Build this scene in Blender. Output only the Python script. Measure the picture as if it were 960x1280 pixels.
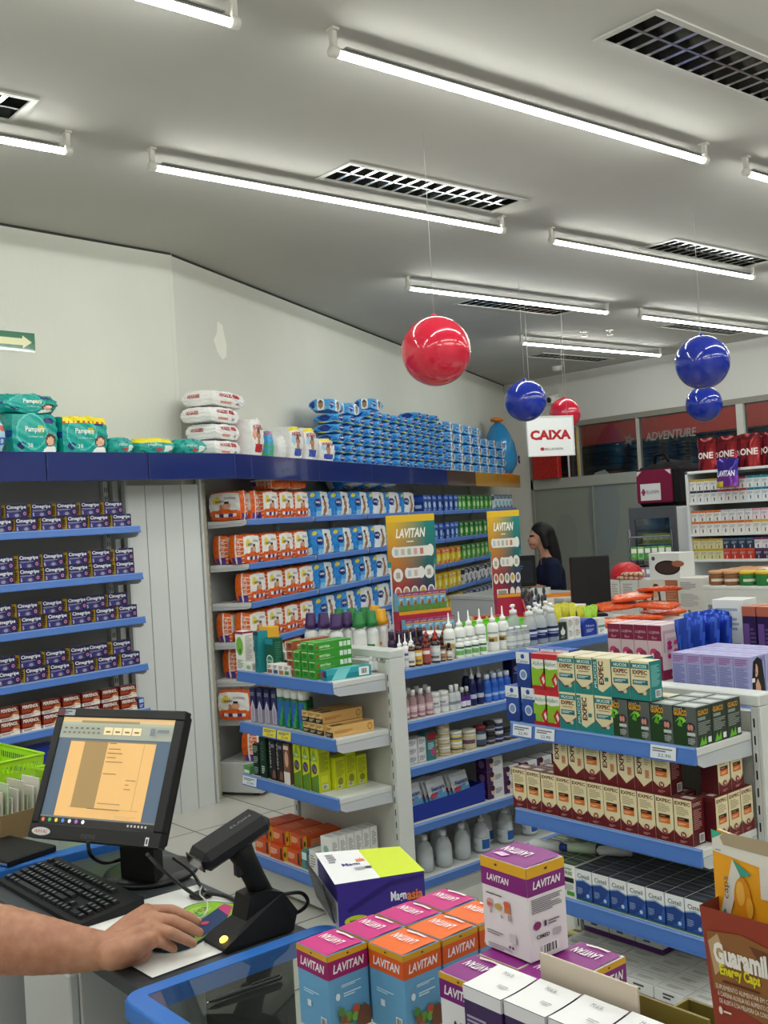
import bpy, bmesh, math, random
from mathutils import Vector, Matrix
SC = bpy.context.scene
COL = SC.collection
R = math.radians
for _o in list(bpy.data.objects): bpy.data.objects.remove(_o)
# ---------------------------------------------------------------- camera, world, exposure
CAM = (0.0, 0.0, 1.6)
YAW, PITCH, ROLL, FPX = R(50.29), R(0.4), R(-3.39), 1338.0
def cam_axes():
    f = Vector((0, math.cos(PITCH), math.sin(PITCH))); r = Vector((1, 0, 0)); u = r.cross(f)
    c, s = math.cos(ROLL), math.sin(ROLL)
    r2 = r * c + u * s; u2 = u * c - r * s
    M = Matrix(((math.cos(YAW), -math.sin(YAW), 0), (math.sin(YAW), math.cos(YAW), 0), (0, 0, 1)))
    return M @ r2, M @ u2, M @ f
CR, CU, CF = cam_axes()
cd = bpy.data.cameras.new('camera'); co = bpy.data.objects.new('camera', cd); COL.objects.link(co)
cd.sensor_fit = 'VERTICAL'; cd.sensor_height = 36.0; cd.sensor_width = 36.0; cd.lens = FPX / 1280 * 36
cd.clip_start = 0.05; cd.clip_end = 100
m3 = Matrix((CR, CU, -CF)).transposed()
co.matrix_world = Matrix.Translation(CAM) @ m3.to_4x4()
SC.camera = co
w = bpy.data.worlds.new('world'); SC.world = w; w.use_nodes = True
w.node_tree.nodes['Background'].inputs[0].default_value = (0.02, 0.024, 0.03, 1)
w.node_tree.nodes['Background'].inputs[1].default_value = 1.0
SC.view_settings.view_transform = 'Standard'; SC.view_settings.look = 'None'
SC.view_settings.gamma = 1.0; SC.view_settings.use_curve_mapping = False
SC.view_settings.exposure = 1.12
TUBE_STRENGTH = 22.0
# pixel of the photograph (960x1280) -> a point in the room at a known height, plane or distance
def ray(x, y): return (CR * (x - 480) - CU * (y - 640)) / FPX + CF
def onz(x, y, z): d = ray(x, y); return Vector(CAM) + d * ((z - CAM[2]) / d.z)
def ony(x, y, Y): d = ray(x, y); return Vector(CAM) + d * (Y / d.y)
def onx(x, y, X): d = ray(x, y); return Vector(CAM) + d * (X / d.x)
def dep(x, y, Z): return Vector(CAM) + ray(x, y) * Z
def onp(x, y, n, p): d = ray(x, y); return Vector(CAM) + d * (Vector(n).dot(Vector(p) - Vector(CAM)) / Vector(n).dot(d))
# ---------------------------------------------------------------- colours and materials
def s2l(c): return c / 12.92 if c <= 0.04045 else ((c + 0.055) / 1.055) ** 2.4
_hx = {}
def hx(h):
    if isinstance(h, tuple): return h
    if h not in _hx:
        k = h.lstrip('#')
        if len(k) == 3: k = ''.join(ch * 2 for ch in k)
        _hx[h] = tuple(s2l(int(k[i:i + 2], 16) / 255) for i in (0, 2, 4)) + (1.0,)
    return _hx[h]
MATS = {}
def mat_base(name):
    m = bpy.data.materials.new(name); m.use_nodes = True
    nt = m.node_tree; b = nt.nodes['Principled BSDF']
    return m, nt, b
def attr_mat(key, name, rough, spec=0.5, metal=0.0, coat=0.0, bump=0.0, scale=200.0, var=0.05, trans=0.0, alpha=1.0, ior=1.45, sheen=0.0):
    m, nt, b = mat_base(name)
    a = nt.nodes.new('ShaderNodeAttribute'); a.attribute_name = 'Col'
    tc = nt.nodes.new('ShaderNodeTexCoord')
    nz = nt.nodes.new('ShaderNodeTexNoise'); nz.inputs['Scale'].default_value = scale; nz.inputs['Detail'].default_value = 2
    nt.links.new(tc.outputs['Object'], nz.inputs['Vector'])
    mr = nt.nodes.new('ShaderNodeMapRange'); mr.inputs['To Min'].default_value = rough - var; mr.inputs['To Max'].default_value = rough + var
    nt.links.new(nz.outputs['Fac'], mr.inputs['Value']); nt.links.new(mr.outputs['Result'], b.inputs['Roughness'])
    nt.links.new(a.outputs['Color'], b.inputs['Base Color'])
    b.inputs['Metallic'].default_value = metal
    b.inputs['Specular IOR Level'].default_value = spec
    b.inputs['Coat Weight'].default_value = coat
    b.inputs['IOR'].default_value = ior
    b.inputs['Transmission Weight'].default_value = trans
    b.inputs['Alpha'].default_value = alpha
    if bump:
        bp = nt.nodes.new('ShaderNodeBump'); bp.inputs['Strength'].default_value = bump; bp.inputs['Distance'].default_value = 0.002
        nt.links.new(nz.outputs['Fac'], bp.inputs['Height']); nt.links.new(bp.outputs['Normal'], b.inputs['Normal'])
    MATS[key] = m
    return m
attr_mat('card', 'printed_card', 0.42, 0.4)
attr_mat('matte', 'matte_paper', 0.75, 0.2)
attr_mat('film', 'plastic_film', 0.28, 0.5, bump=0.25, scale=60)
attr_mat('foil', 'shiny_foil', 0.2, 0.6, metal=0.55, bump=0.5, scale=30)
attr_mat('plast', 'moulded_plastic', 0.33, 0.5)
attr_mat('rough', 'textured_plastic', 0.55, 0.35, bump=0.15, scale=900)
attr_mat('steel', 'painted_steel', 0.35, 0.5)
attr_mat('metal', 'bare_metal', 0.22, 0.5, metal=1.0, var=0.06)
attr_mat('gloss', 'glossy_vinyl', 0.12, 0.6, coat=0.5, var=0.03)
attr_mat('cloth', 'woven_cloth', 0.85, 0.2, bump=0.4, scale=600)
def thin_mat(key, name, mixfac, rough, tint):
    """thin clear wall: lets light straight through, with a coloured body share and a fresnel gloss"""
    m = attr_mat(key, name, rough, 0.5)
    nt = m.node_tree; b = nt.nodes['Principled BSDF']; out = nt.nodes['Material Output']
    tr = nt.nodes.new('ShaderNodeBsdfTransparent'); tr.inputs['Color'].default_value = hx(tint)
    mx = nt.nodes.new('ShaderNodeMixShader')
    if mixfac is None:
        gl = nt.nodes.new('ShaderNodeBsdfGlossy'); gl.inputs['Roughness'].default_value = rough
        fr = nt.nodes.new('ShaderNodeFresnel'); fr.inputs['IOR'].default_value = 1.45
        nt.links.new(fr.outputs[0], mx.inputs[0]); nt.links.new(tr.outputs[0], mx.inputs[1]); nt.links.new(gl.outputs[0], mx.inputs[2])
    else:
        mx.inputs[0].default_value = mixfac; nt.links.new(tr.outputs[0], mx.inputs[1]); nt.links.new(b.outputs[0], mx.inputs[2])
    nt.links.new(mx.outputs[0], out.inputs['Surface'])
thin_mat('clear', 'clear_plastic', 0.42, 0.12, '#f4f7f8')
thin_mat('glass', 'pane_glass', None, 0.02, '#eef4f2')
def skin_mat():
    m, nt, b = mat_base('skin')
    tc = nt.nodes.new('ShaderNodeTexCoord')
    n = nt.nodes.new('ShaderNodeTexNoise'); n.inputs['Scale'].default_value = 45; n.inputs['Detail'].default_value = 6
    n2 = nt.nodes.new('ShaderNodeTexNoise'); n2.inputs['Scale'].default_value = 9; n2.inputs['Detail'].default_value = 3
    nt.links.new(tc.outputs['Object'], n.inputs['Vector']); nt.links.new(tc.outputs['Object'], n2.inputs['Vector'])
    cr = nt.nodes.new('ShaderNodeValToRGB')
    cr.color_ramp.elements[0].position = 0.3; cr.color_ramp.elements[0].color = hx('#9a614a')
    cr.color_ramp.elements[1].position = 0.7; cr.color_ramp.elements[1].color = hx('#c08e70')
    ad = nt.nodes.new('ShaderNodeMath'); ad.operation = 'MULTIPLY_ADD'; ad.inputs[1].default_value = 0.5
    nt.links.new(n.outputs['Fac'], ad.inputs[0])
    h = nt.nodes.new('ShaderNodeMath'); h.operation = 'MULTIPLY'; h.inputs[1].default_value = 0.5
    nt.links.new(n2.outputs['Fac'], h.inputs[0]); nt.links.new(h.outputs[0], ad.inputs[2])
    nt.links.new(ad.outputs[0], cr.inputs['Fac']); nt.links.new(cr.outputs['Color'], b.inputs['Base Color'])
    b.inputs['Roughness'].default_value = 0.5
    b.inputs['Subsurface Weight'].default_value = 0.08; b.inputs['Subsurface Radius'].default_value = (0.01, 0.004, 0.002)
    bp = nt.nodes.new('ShaderNodeBump'); bp.inputs['Strength'].default_value = 0.25; bp.inputs['Distance'].default_value = 0.002
    nt.links.new(n.outputs['Fac'], bp.inputs['Height']); nt.links.new(bp.outputs['Normal'], b.inputs['Normal'])
    MATS['skin'] = m
skin_mat()
def emit_mat(key, name, strength, white='#f4faff'):
    m, nt, b = mat_base(name)
    a = nt.nodes.new('ShaderNodeAttribute'); a.attribute_name = 'Col'
    nt.links.new(a.outputs['Color'], b.inputs['Emission Color']); nt.links.new(a.outputs['Color'], b.inputs['Base Color'])
    b.inputs['Emission Strength'].default_value = strength
    MATS[key] = m
emit_mat('tube', 'lamp_diffuser', TUBE_STRENGTH)
emit_mat('screen', 'lit_screen', 0.3)
emit_mat('led', 'lit_led', 2.5)
def wall_mat(key, name, c1, c2, bump, scale):
    m, nt, b = mat_base(name)
    tc = nt.nodes.new('ShaderNodeTexCoord')
    n = nt.nodes.new('ShaderNodeTexNoise'); n.inputs['Scale'].default_value = scale; n.inputs['Detail'].default_value = 6
    n2 = nt.nodes.new('ShaderNodeTexNoise'); n2.inputs['Scale'].default_value = 0.9; n2.inputs['Detail'].default_value = 5
    mp = nt.nodes.new('ShaderNodeMapping'); mp.inputs['Scale'].default_value = (1, 1, 0.35)
    nt.links.new(tc.outputs['Object'], mp.inputs['Vector']); nt.links.new(mp.outputs['Vector'], n.inputs['Vector'])
    nt.links.new(tc.outputs['Object'], n2.inputs['Vector'])
    cr = nt.nodes.new('ShaderNodeValToRGB'); cr.color_ramp.elements[0].position = 0.35; cr.color_ramp.elements[1].position = 0.68
    cr.color_ramp.elements[0].color = hx(c1); cr.color_ramp.elements[1].color = hx(c2)
    nt.links.new(n2.outputs['Fac'], cr.inputs['Fac']); nt.links.new(cr.outputs['Color'], b.inputs['Base Color'])
    bp = nt.nodes.new('ShaderNodeBump'); bp.inputs['Strength'].default_value = bump; bp.inputs['Distance'].default_value = 0.004
    nt.links.new(n.outputs['Fac'], bp.inputs['Height']); nt.links.new(bp.outputs['Normal'], b.inputs['Normal'])
    b.inputs['Roughness'].default_value = 0.8; b.inputs['Specular IOR Level'].default_value = 0.25
    MATS[key] = m
wall_mat('wall', 'textured_wall_paint', '#d2d2c8', '#dbdbd1', 0.5, 45)
wall_mat('backwall', 'smooth_wall_paint', '#d6d4cf', '#dedcd6', 0.05, 20)
wall_mat('ceil', 'ceiling_paint', '#b8b6b0', '#c0beb8', 0.05, 12)
def floor_mat():
    m, nt, b = mat_base('glazed_floor_tiles')
    tc = nt.nodes.new('ShaderNodeTexCoord')
    mp = nt.nodes.new('ShaderNodeMapping'); mp.inputs['Location'].default_value = (0.1, 0.2, 0)
    nt.links.new(tc.outputs['Object'], mp.inputs['Vector'])
    br = nt.nodes.new('ShaderNodeTexBrick'); br.offset = 0.0; br.squash = 1.0
    br.inputs['Scale'].default_value = 1.0; br.inputs['Brick Width'].default_value = 0.5; br.inputs['Row Height'].default_value = 0.5
    br.inputs['Mortar Size'].default_value = 0.004; br.inputs['Mortar Smooth'].default_value = 0.1
    br.inputs['Color1'].default_value = hx('#cfccc3'); br.inputs['Color2'].default_value = hx('#c7c4bb'); br.inputs['Mortar'].default_value = hx('#5c5a55')
    nt.links.new(mp.outputs['Vector'], br.inputs['Vector']); nt.links.new(br.outputs['Color'], b.inputs['Base Color'])
    b.inputs['Roughness'].default_value = 0.22
    MATS['floor'] = m
floor_mat()
# ---------------------------------------------------------------- mesh building
class MB:
    def __init__(s): s.v = []; s.f = []; s.c = []; s.m = []; s.s = []; s.T = None
    def vt(s, p):
        p = Vector(p)
        if s.T is not None: p = s.T @ p
        s.v.append(p[:]); return len(s.v) - 1
    def face(s, idx, col, mat, smooth=False):
        s.f.append(tuple(idx)); s.c.append(hx(col)); s.m.append(mat); s.s.append(smooth)
    def poly(s, pts, col, mat='card', smooth=False): s.face([s.vt(p) for p in pts], col, mat, smooth)
    def box(s, x0, y0, z0, x1, y1, z1, col, mat='steel', b=0.0, cols=None):
        """cols: per-face colours for keys F(-y) B(+y) L(-x) R(+x) T D; b: chamfer"""
        g = lambda k: (cols or {}).get(k, col)
        if b <= 0:
            V = [s.vt((x, y, z)) for x in (x0, x1) for y in (y0, y1) for z in (z0, z1)]
            for k, q in (('L', (0, 1, 3, 2)), ('R', (4, 6, 7, 5)), ('F', (0, 4, 5, 1)), ('B', (2, 3, 7, 6)), ('D', (0, 2, 6, 4)), ('T', (1, 5, 7, 3))):
                s.face([V[i] for i in q], g(k), mat)
            return
        X, Y, Z = (x0, x1), (y0, y1), (z0, z1); sg = (1, -1)
        V = {}
        for i in (0, 1):
            for j in (0, 1):
                for k in (0, 1):
                    V[i, j, k, 0] = s.vt((X[i], Y[j] + sg[j] * b, Z[k] + sg[k] * b))
                    V[i, j, k, 1] = s.vt((X[i] + sg[i] * b, Y[j], Z[k] + sg[k] * b))
                    V[i, j, k, 2] = s.vt((X[i] + sg[i] * b, Y[j] + sg[j] * b, Z[k]))
        for i, key in ((0, 'L'), (1, 'R')):
            q = [V[i, 0, 0, 0], V[i, 0, 1, 0], V[i, 1, 1, 0], V[i, 1, 0, 0]]; s.face(q if i == 0 else q[::-1], g(key), mat)
        for j, key in ((0, 'F'), (1, 'B')):
            q = [V[0, j, 0, 1], V[1, j, 0, 1], V[1, j, 1, 1], V[0, j, 1, 1]]; s.face(q if j == 0 else q[::-1], g(key), mat)
        for k, key in ((0, 'D'), (1, 'T')):
            q = [V[0, 0, k, 2], V[0, 1, k, 2], V[1, 1, k, 2], V[1, 0, k, 2]]; s.face(q if k == 0 else q[::-1], g(key), mat)
        for k in (0, 1):
            kk = 'T' if k else 'D'
            for j in (0, 1):
                q = [V[0, j, k, 1], V[1, j, k, 1], V[1, j, k, 2], V[0, j, k, 2]]; s.face(q if (j == 0) == (k == 1) else q[::-1], g('FB'[j]), mat)
            for i in (0, 1):
                q = [V[i, 1, k, 0], V[i, 0, k, 0], V[i, 0, k, 2], V[i, 1, k, 2]]; s.face(q if (i == 0) == (k == 1) else q[::-1], g('LR'[i]), mat)
        for i in (0, 1):
            for j in (0, 1):
                q = [V[i, j, 0, 0], V[i, j, 0, 1], V[i, j, 1, 1], V[i, j, 1, 0]]; s.face(q if (i == 0) == (j == 0) else q[::-1], g('FB'[j]), mat)
                for k in (0, 1):
                    q = [V[i, j, k, 0], V[i, j, k, 1], V[i, j, k, 2]]; s.face(q if (i + j + k) % 2 == 0 else q[::-1], g('FB'[j]), mat)
    def lathe(s, prof, col, mat='plast', n=16, c=(0, 0), sx=1.0, sy=1.0, cap=True, smooth=True):
        """prof: (r, z) or (r, z, colour) from bottom to top"""
        rings = []
        for p in prof:
            rr = max(p[0], 1e-5)
            rings.append([s.vt((c[0] + rr * sx * math.cos(2 * math.pi * i / n), c[1] + rr * sy * math.sin(2 * math.pi * i / n), p[1])) for i in range(n)])
        for k in range(len(prof) - 1):
            cc = prof[k][2] if len(prof[k]) > 2 else col
            for i in range(n):
                j = (i + 1) % n
                s.face((rings[k][i], rings[k][j], rings[k + 1][j], rings[k + 1][i]), cc, mat, smooth)
        if cap:
            c0 = prof[0][2] if len(prof[0]) > 2 else col; c1 = prof[-2][2] if len(prof[-2]) > 2 else col
            s.face(rings[0][::-1], c0, mat); s.face(rings[-1], c1, mat)
    def tube(s, pts, r, col, mat='plast', n=8, cap=True, smooth=True):
        P = [Vector(p) for p in pts]; rings = []; up = None
        for i, p in enumerate(P):
            t = (P[min(i + 1, len(P) - 1)] - P[max(i - 1, 0)]).normalized()
            if up is None: up = t.orthogonal().normalized()
            else: up = (up - t * up.dot(t)).normalized()
            b = t.cross(up); rr = r[i] if isinstance(r, (list, tuple)) else r
            rings.append([s.vt(p + up * rr * math.cos(2 * math.pi * k / n) + b * rr * math.sin(2 * math.pi * k / n)) for k in range(n)])
        for i in range(len(P) - 1):
            for k in range(n):
                j = (k + 1) % n; s.face((rings[i][k], rings[i][j], rings[i + 1][j], rings[i + 1][k]), col, mat, smooth)
        if cap: s.face(rings[0][::-1], col, mat); s.face(rings[-1], col, mat)
    def grid(s, fn, nu, nv, colfn, mat, smooth=True, closed_u=False):
        V = [[s.vt(fn(i / nu, j / nv)) for j in range(nv + 1)] for i in range(nu + (0 if closed_u else 1))]
        M = len(V)
        for i in range(nu):
            for j in range(nv):
                cc = colfn((i + .5) / nu, (j + .5) / nv) if callable(colfn) else colfn
                s.face((V[i][j], V[(i + 1) % M][j], V[(i + 1) % M][j + 1], V[i][j + 1]), cc, mat, smooth)
    def prism(s, pts, z0, z1, col, mat='steel', top=None):
        """extrude an outline (x, y) from z0 to z1"""
        a = [s.vt((x, y, z0)) for x, y in pts]; b = [s.vt((x, y, z1)) for x, y in pts]; n = len(pts)
        s.face(a[::-1], col, mat); s.face(b, top or col, mat)
        for i in range(n): j = (i + 1) % n; s.face((a[i], a[j], b[j], b[i]), col, mat)
    def text(s, string, u0, v0, u1, v1, mp, col, mat='card', rot=0, shear=0.0, bold=0.0, off=0.0006):
        V, F = glyphs(string, shear, bold)
        idx = []
        for (a, b) in V:
            if rot == 90: a, b = 1 - b, a
            elif rot == -90: a, b = b, 1 - a
            idx.append(s.vt(mp(u0 + a * (u1 - u0), v0 + b * (v1 - v0), off)))
        for t in F: s.face([idx[i] for i in t], col, mat)
    def build(s, name, parent=None, loc=None, rz=0.0):
        me = bpy.data.meshes.new(name); me.from_pydata(s.v, [], s.f)
        keys = list(dict.fromkeys(s.m))
        for k in keys: me.materials.append(MATS[k])
        ix = {k: i for i, k in enumerate(keys)}
        me.polygons.foreach_set('material_index', [ix[k] for k in s.m])
        me.polygons.foreach_set('use_smooth', s.s)
        at = me.color_attributes.new('Col', 'FLOAT_COLOR', 'CORNER')
        buf = []
        for f, c in zip(s.f, s.c): buf.extend(c * len(f))
        at.data.foreach_set('color', buf)
        me.update()
        o = bpy.data.objects.new(name, me); COL.objects.link(o)
        if parent is not None: o.parent = parent
        if loc is not None: o.location = loc
        if rz: o.rotation_euler.z = rz
        return o
_gl = {}
def glyphs(string, shear=0.0, bold=0.0):
    k = (string, shear, bold)
    if k in _gl: return _gl[k]
    cu = bpy.data.curves.new('t', 'FONT'); cu.body = string; cu.size = 1.0; cu.resolution_u = 2; cu.shear = shear; cu.offset = bold; cu.fill_mode = 'FRONT'
    ob = bpy.data.objects.new('t', cu); COL.objects.link(ob)
    dg = bpy.context.evaluated_depsgraph_get(); me = bpy.data.meshes.new_from_object(ob.evaluated_get(dg))
    V = [(v.co.x, v.co.y) for v in me.vertices]; F = [tuple(p.vertices) for p in me.polygons]
    bpy.data.objects.remove(ob); bpy.data.curves.remove(cu); bpy.data.meshes.remove(me)
    x0 = min(a for a, b in V); x1 = max(a for a, b in V); y0 = min(b for a, b in V); y1 = max(b for a, b in V)
    _gl[k] = ([((a - x0) / (x1 - x0), (b - y0) / (y1 - y0)) for a, b in V], F)
    return _gl[k]
# ---------------------------------------------------------------- objects
def tag(o, label=None, cat=None, group=None, kind=None):
    if label: o['label'] = label
    if cat: o['category'] = cat
    if group: o['group'] = group
    if kind: o['kind'] = kind
    return o
def empty(name, loc, rz, label, cat, group=None):
    o = bpy.data.objects.new(name, None); COL.objects.link(o); o.empty_display_size = 0.05
    o.location = loc; o.rotation_euler.z = rz
    return tag(o, label, cat, group)
def dup(o, loc=None, rz=None, label=None, group=None, parent=None):
    c = o.copy(); COL.objects.link(c)
    if parent is not None: c.parent = parent
    for ch in list(o.children): dup(ch, parent=c)
    if loc is not None: c.location = loc
    if rz is not None: c.rotation_euler.z = rz
    if label: c['label'] = label
    if group: c['group'] = group
    return c
class Proto:
    """first use places the original, later uses copy it with all its parts"""
    def __init__(s, make, cat): s.make = make; s.cat = cat; s.o = None
    def put(s, loc, rz, label, group=None, tilt=None):
        if s.o is None: s.o = o = s.make(); first = True
        else: o = dup(s.o)
        o.location = loc; o.rotation_euler = (0, 0, rz) if tilt is None else (tilt[0], tilt[1], rz)
        o['label'] = label; o['category'] = s.cat
        if group: o['group'] = group
        return o
ORD = ['zeroth', 'first', 'second', 'third', 'fourth', 'fifth', 'sixth', 'seventh', 'eighth', 'ninth', 'tenth', 'eleventh', 'twelfth', 'thirteenth', 'fourteenth',
       'fifteenth', 'sixteenth', 'seventeenth', 'eighteenth', 'nineteenth', 'twentieth']
def orde(n):
    if n <= 20: return ORD[n]
    tens = {2: 'twenty', 3: 'thirty', 4: 'forty'}[n // 10]
    return (tens + '-' + ORD[n % 10]) if n % 10 else {30: 'thirtieth', 40: 'fortieth'}[n]
# ---- cartons: box with base at z=0 centred in x and y, front = -y
def facemap(w, d, h):
    return {'F': lambda u, v, o=0.0: (-w / 2 + u * w, -d / 2 - o, v * h), 'B': lambda u, v, o=0.0: (w / 2 - u * w, d / 2 + o, v * h),
            'R': lambda u, v, o=0.0: (w / 2 + o, -d / 2 + u * d, v * h), 'L': lambda u, v, o=0.0: (-w / 2 - o, d / 2 - u * d, v * h),
            'T': lambda u, v, o=0.0: (-w / 2 + u * w, -d / 2 + v * d, h + o)}
def decals(mb, mp, items, mat='card', base=0.0003, step=0.00022):
    for k, it in enumerate(items):
        o = base + step * k; t = it[0]
        if t == 'r':
            _, a, b, c, d, col = it[:6]; mb.poly([mp(a, b, o), mp(c, b, o), mp(c, d, o), mp(a, d, o)], col, it[6] if len(it) > 6 else mat)
        elif t == 'p': mb.poly([mp(u, v, o) for u, v in it[1]], it[2], it[3] if len(it) > 3 else mat)
        elif t == 'e':
            _, cu, cv, ru, rv, col = it[:6]; n = 18
            mb.poly([mp(cu + ru * math.cos(2 * math.pi * i / n), cv + rv * math.sin(2 * math.pi * i / n), o) for i in range(n)], col, it[6] if len(it) > 6 else mat)
        elif t == 't':
            _, st, a, b, c, d, col = it[:7]; kw = it[7] if len(it) > 7 else {}
            mb.text(st, a, b, c, d, mp, col, mat, off=o, **kw)
        elif t == 'l':
            _, a, b, c, d, n, col = it[:7]; rn = random.Random(k + n)
            for i in range(n):
                v0 = b + (d - b) * (i + .2) / n; v1 = b + (d - b) * (i + .75) / n; e = a + (c - a) * (1 if i % 4 else .7) * rn.uniform(.88, 1)
                mb.poly([mp(a, v0, o), mp(e, v0, o), mp(e, v1, o), mp(a, v1, o)], col, mat)
        elif t == 'bar':
            _, a, b, c, d, col = it[:6]; n = 14; rn = random.Random(3)
            mb.poly([mp(a, b, o), mp(c, b, o), mp(c, d, o), mp(a, d, o)], '#f4f4f4', mat)
            x = a + (c - a) * .08
            while x < c - (c - a) * .12:
                e = x + (c - a) * rn.choice((.025, .05, .08)); mb.poly([mp(x, b + (d - b) * .1, o + .0001), mp(e, b + (d - b) * .1, o + .0001), mp(e, b + (d - b) * .9, o + .0001), mp(x, b + (d - b) * .9, o + .0001)], col, mat); x = e + (c - a) * rn.choice((.03, .06))
def carton(name, w, d, h, col, faces=None, cols=None, b=0.0008, mat='card', parent=None, extra=None):
    mb = MB(); mb.box(-w / 2, -d / 2, 0, w / 2, d / 2, h, col, mat, b, cols)
    fm = facemap(w, d, h)
    for k, it in (faces or {}).items(): decals(mb, fm[k], it, mat)
    if extra: extra(mb)
    return mb.build(name, parent)
# ---- soft packs: rounded bulging bag
def packsurf(w, d, h, e, bulge, seed):
    rn = random.Random(seed); ph = [rn.uniform(0, 6.28) for _ in range(6)]
    def sh(x, y, z):
        # x,y,z in -1..1 on the cube surface -> rounded, bulged
        def sq(t, a, c): return t * (1 - e * (a * a) * (c * c) * .55)
        X = sq(x, y, z) ; Y = sq(y, x, z); Z = sq(z, x, y)
        k = 1.0 / (1 - .0)
        bx = bulge * (1 - y * y) * (1 - z * z) * (1 if abs(x) > .999 else 0) * (1 if x > 0 else -1)
        by = bulge * (1 - x * x) * (1 - z * z) * (1 if abs(y) > .999 else 0) * (1 if y > 0 else -1)
        bz = bulge * .6 * (1 - x * x) * (1 - y * y) * (1 if z > .999 else 0)
        wr = .0025 * (math.sin(7 * x + ph[0] + 5 * z) * math.sin(6 * z + ph[1]) + .6 * math.sin(13 * z + ph[2] + 9 * x) * math.sin(9 * y + ph[3]))
        px = X * w / 2 + bx + wr * (abs(x) > .999) * (1 if x > 0 else -1); py = Y * d / 2 + by + wr * (abs(y) > .999) * (1 if y > 0 else -1)
        return (px, py, h / 2 + Z * h / 2 + bz + (wr if z > .999 else 0))
    return sh
def softpack(name, w, d, h, colfn, texts=(), e=.28, bulge=.008, n=14, mat='film', seed=1, parent=None):
    """colfn(face, u, v) -> colour; texts: (face, string, u0,v0,u1,v1,col,kw)"""
    sh = packsurf(w, d, h, e, bulge, seed); mb = MB()
    F = {'F': lambda u, v: sh(2 * u - 1, -1, 2 * v - 1), 'B': lambda u, v: sh(1 - 2 * u, 1, 2 * v - 1), 'R': lambda u, v: sh(1, 2 * u - 1, 2 * v - 1),
         'L': lambda u, v: sh(-1, 1 - 2 * u, 2 * v - 1), 'T': lambda u, v: sh(2 * u - 1, 2 * v - 1, 1), 'D': lambda u, v: sh(2 * u - 1, 1 - 2 * v, -1)}
    for k, fn in F.items():
        m = n if k in 'FRLT' else 4
        if isinstance(n, tuple): m = n[0] if k == 'F' else n[1]
        mb.grid(fn, m, m, (lambda u, v, k=k: colfn(k, u, v)), mat)
    N = {'F': (0, -1, 0), 'B': (0, 1, 0), 'R': (1, 0, 0), 'L': (-1, 0, 0), 'T': (0, 0, 1)}
    for i, t in enumerate(texts):
        fc, st, a, b, c, dd, col = t[:7]; kw = t[7] if len(t) > 7 else {}
        mb.text(st, a, b, c, dd, lambda u, v, o, fc=fc: Vector(F[fc](u, v)) + Vector(N[fc]) * o, col, mat, off=.0025, **kw)
    return mb.build(name, parent)

def blobmesh(name, chains, voxel, mat, colfn, smooth=8, parent=None):
    """union of tapered limbs -> one continuous surface. chains: list of [(point, radius), ...] or (centre, (rx, ry, rz)) ellipsoids"""
    bm = bmesh.new()
    def ball(c, r):
        if not isinstance(r, (tuple, list)): r = (r, r, r)
        bmesh.ops.create_icosphere(bm, subdivisions=3, radius=1, matrix=Matrix.Translation(c) @ Matrix.Diagonal((r[0], r[1], r[2], 1)))
    for ch in chains:
        if isinstance(ch, tuple): ball(*ch); continue
        for i, (p, r) in enumerate(ch):
            ball(p, r)
            if i + 1 < len(ch):
                q, r2 = ch[i + 1]; p_, q_ = Vector(p), Vector(q); n = max(1, int((q_ - p_).length / (.35 * min(r, r2))))
                for k in range(1, n): t = k / n; ball(p_.lerp(q_, t), r + (r2 - r) * t)
    me = bpy.data.meshes.new(name); bm.to_mesh(me); bm.free()
    o = bpy.data.objects.new(name, me); COL.objects.link(o)
    m = o.modifiers.new('r', 'REMESH'); m.mode = 'VOXEL'; m.voxel_size = voxel; m.use_smooth_shade = True
    s2 = o.modifiers.new('s', 'SMOOTH'); s2.iterations = smooth; s2.factor = .5
    dg = bpy.context.evaluated_depsgraph_get(); ev = bpy.data.meshes.new_from_object(o.evaluated_get(dg))
    o.modifiers.clear(); o.data = ev; bpy.data.meshes.remove(me); ev.name = name
    ev.materials.clear(); ev.materials.append(MATS[mat]); ev.polygons.foreach_set('use_smooth', [True] * len(ev.polygons)); ev.polygons.foreach_set('material_index', [0] * len(ev.polygons))
    at = ev.color_attributes.new('Col', 'FLOAT_COLOR', 'CORNER'); buf = []
    for p in ev.polygons: buf.extend(hx(colfn(p.center)) * p.loop_total)
    at.data.foreach_set('color', buf)
    if parent is not None: o.parent = parent
    return o
# ================================================================ the room
H = 3.259
class Frame:
    """s runs to the right along a shelf front as seen from the aisle, o is the distance out from the back plane"""
    def __init__(s, p0, ang): s.p = Vector((p0[0], p0[1], 0)); s.a = ang; s.x = Vector((math.cos(ang), math.sin(ang), 0)); s.y = Vector((-math.sin(ang), math.cos(ang), 0))
    def at(s, u, o, z): q = s.p + s.x * u - s.y * o; return Vector((q.x, q.y, z))
    def pix(s, x, y, o): q = onp(x, y, s.y, s.p - s.y * o); return (q - s.p).dot(s.x), q.z
FW = Frame((-5.63, 3.15), R(119.8))        # long wall of nappy shelves
FL = Frame((-5.63, 3.15), R(98.16))        # near wall of cold-remedy shelves
def wall(name, pts, z0, z1, mat, col='#ddd'):
    mb = MB(); mb.prism(pts, z0, z1, col, mat); return tag(mb.build(name), kind='structure')
def fr_pts(fr, s0, s1, o0, o1): return [fr.at(s0, o0, 0)[:2], fr.at(s0, o1, 0)[:2], fr.at(s1, o1, 0)[:2], fr.at(s1, o0, 0)[:2]]
def rectpts(x0, y0, x1, y1): return [(x0, y0), (x1, y0), (x1, y1), (x0, y1)]
mb = MB(); mb.prism(rectpts(-12, -3.4, 3.2, 10.4), -0.08, 0, '#ccc', 'floor'); tag(mb.build('floor'), kind='structure')
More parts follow.
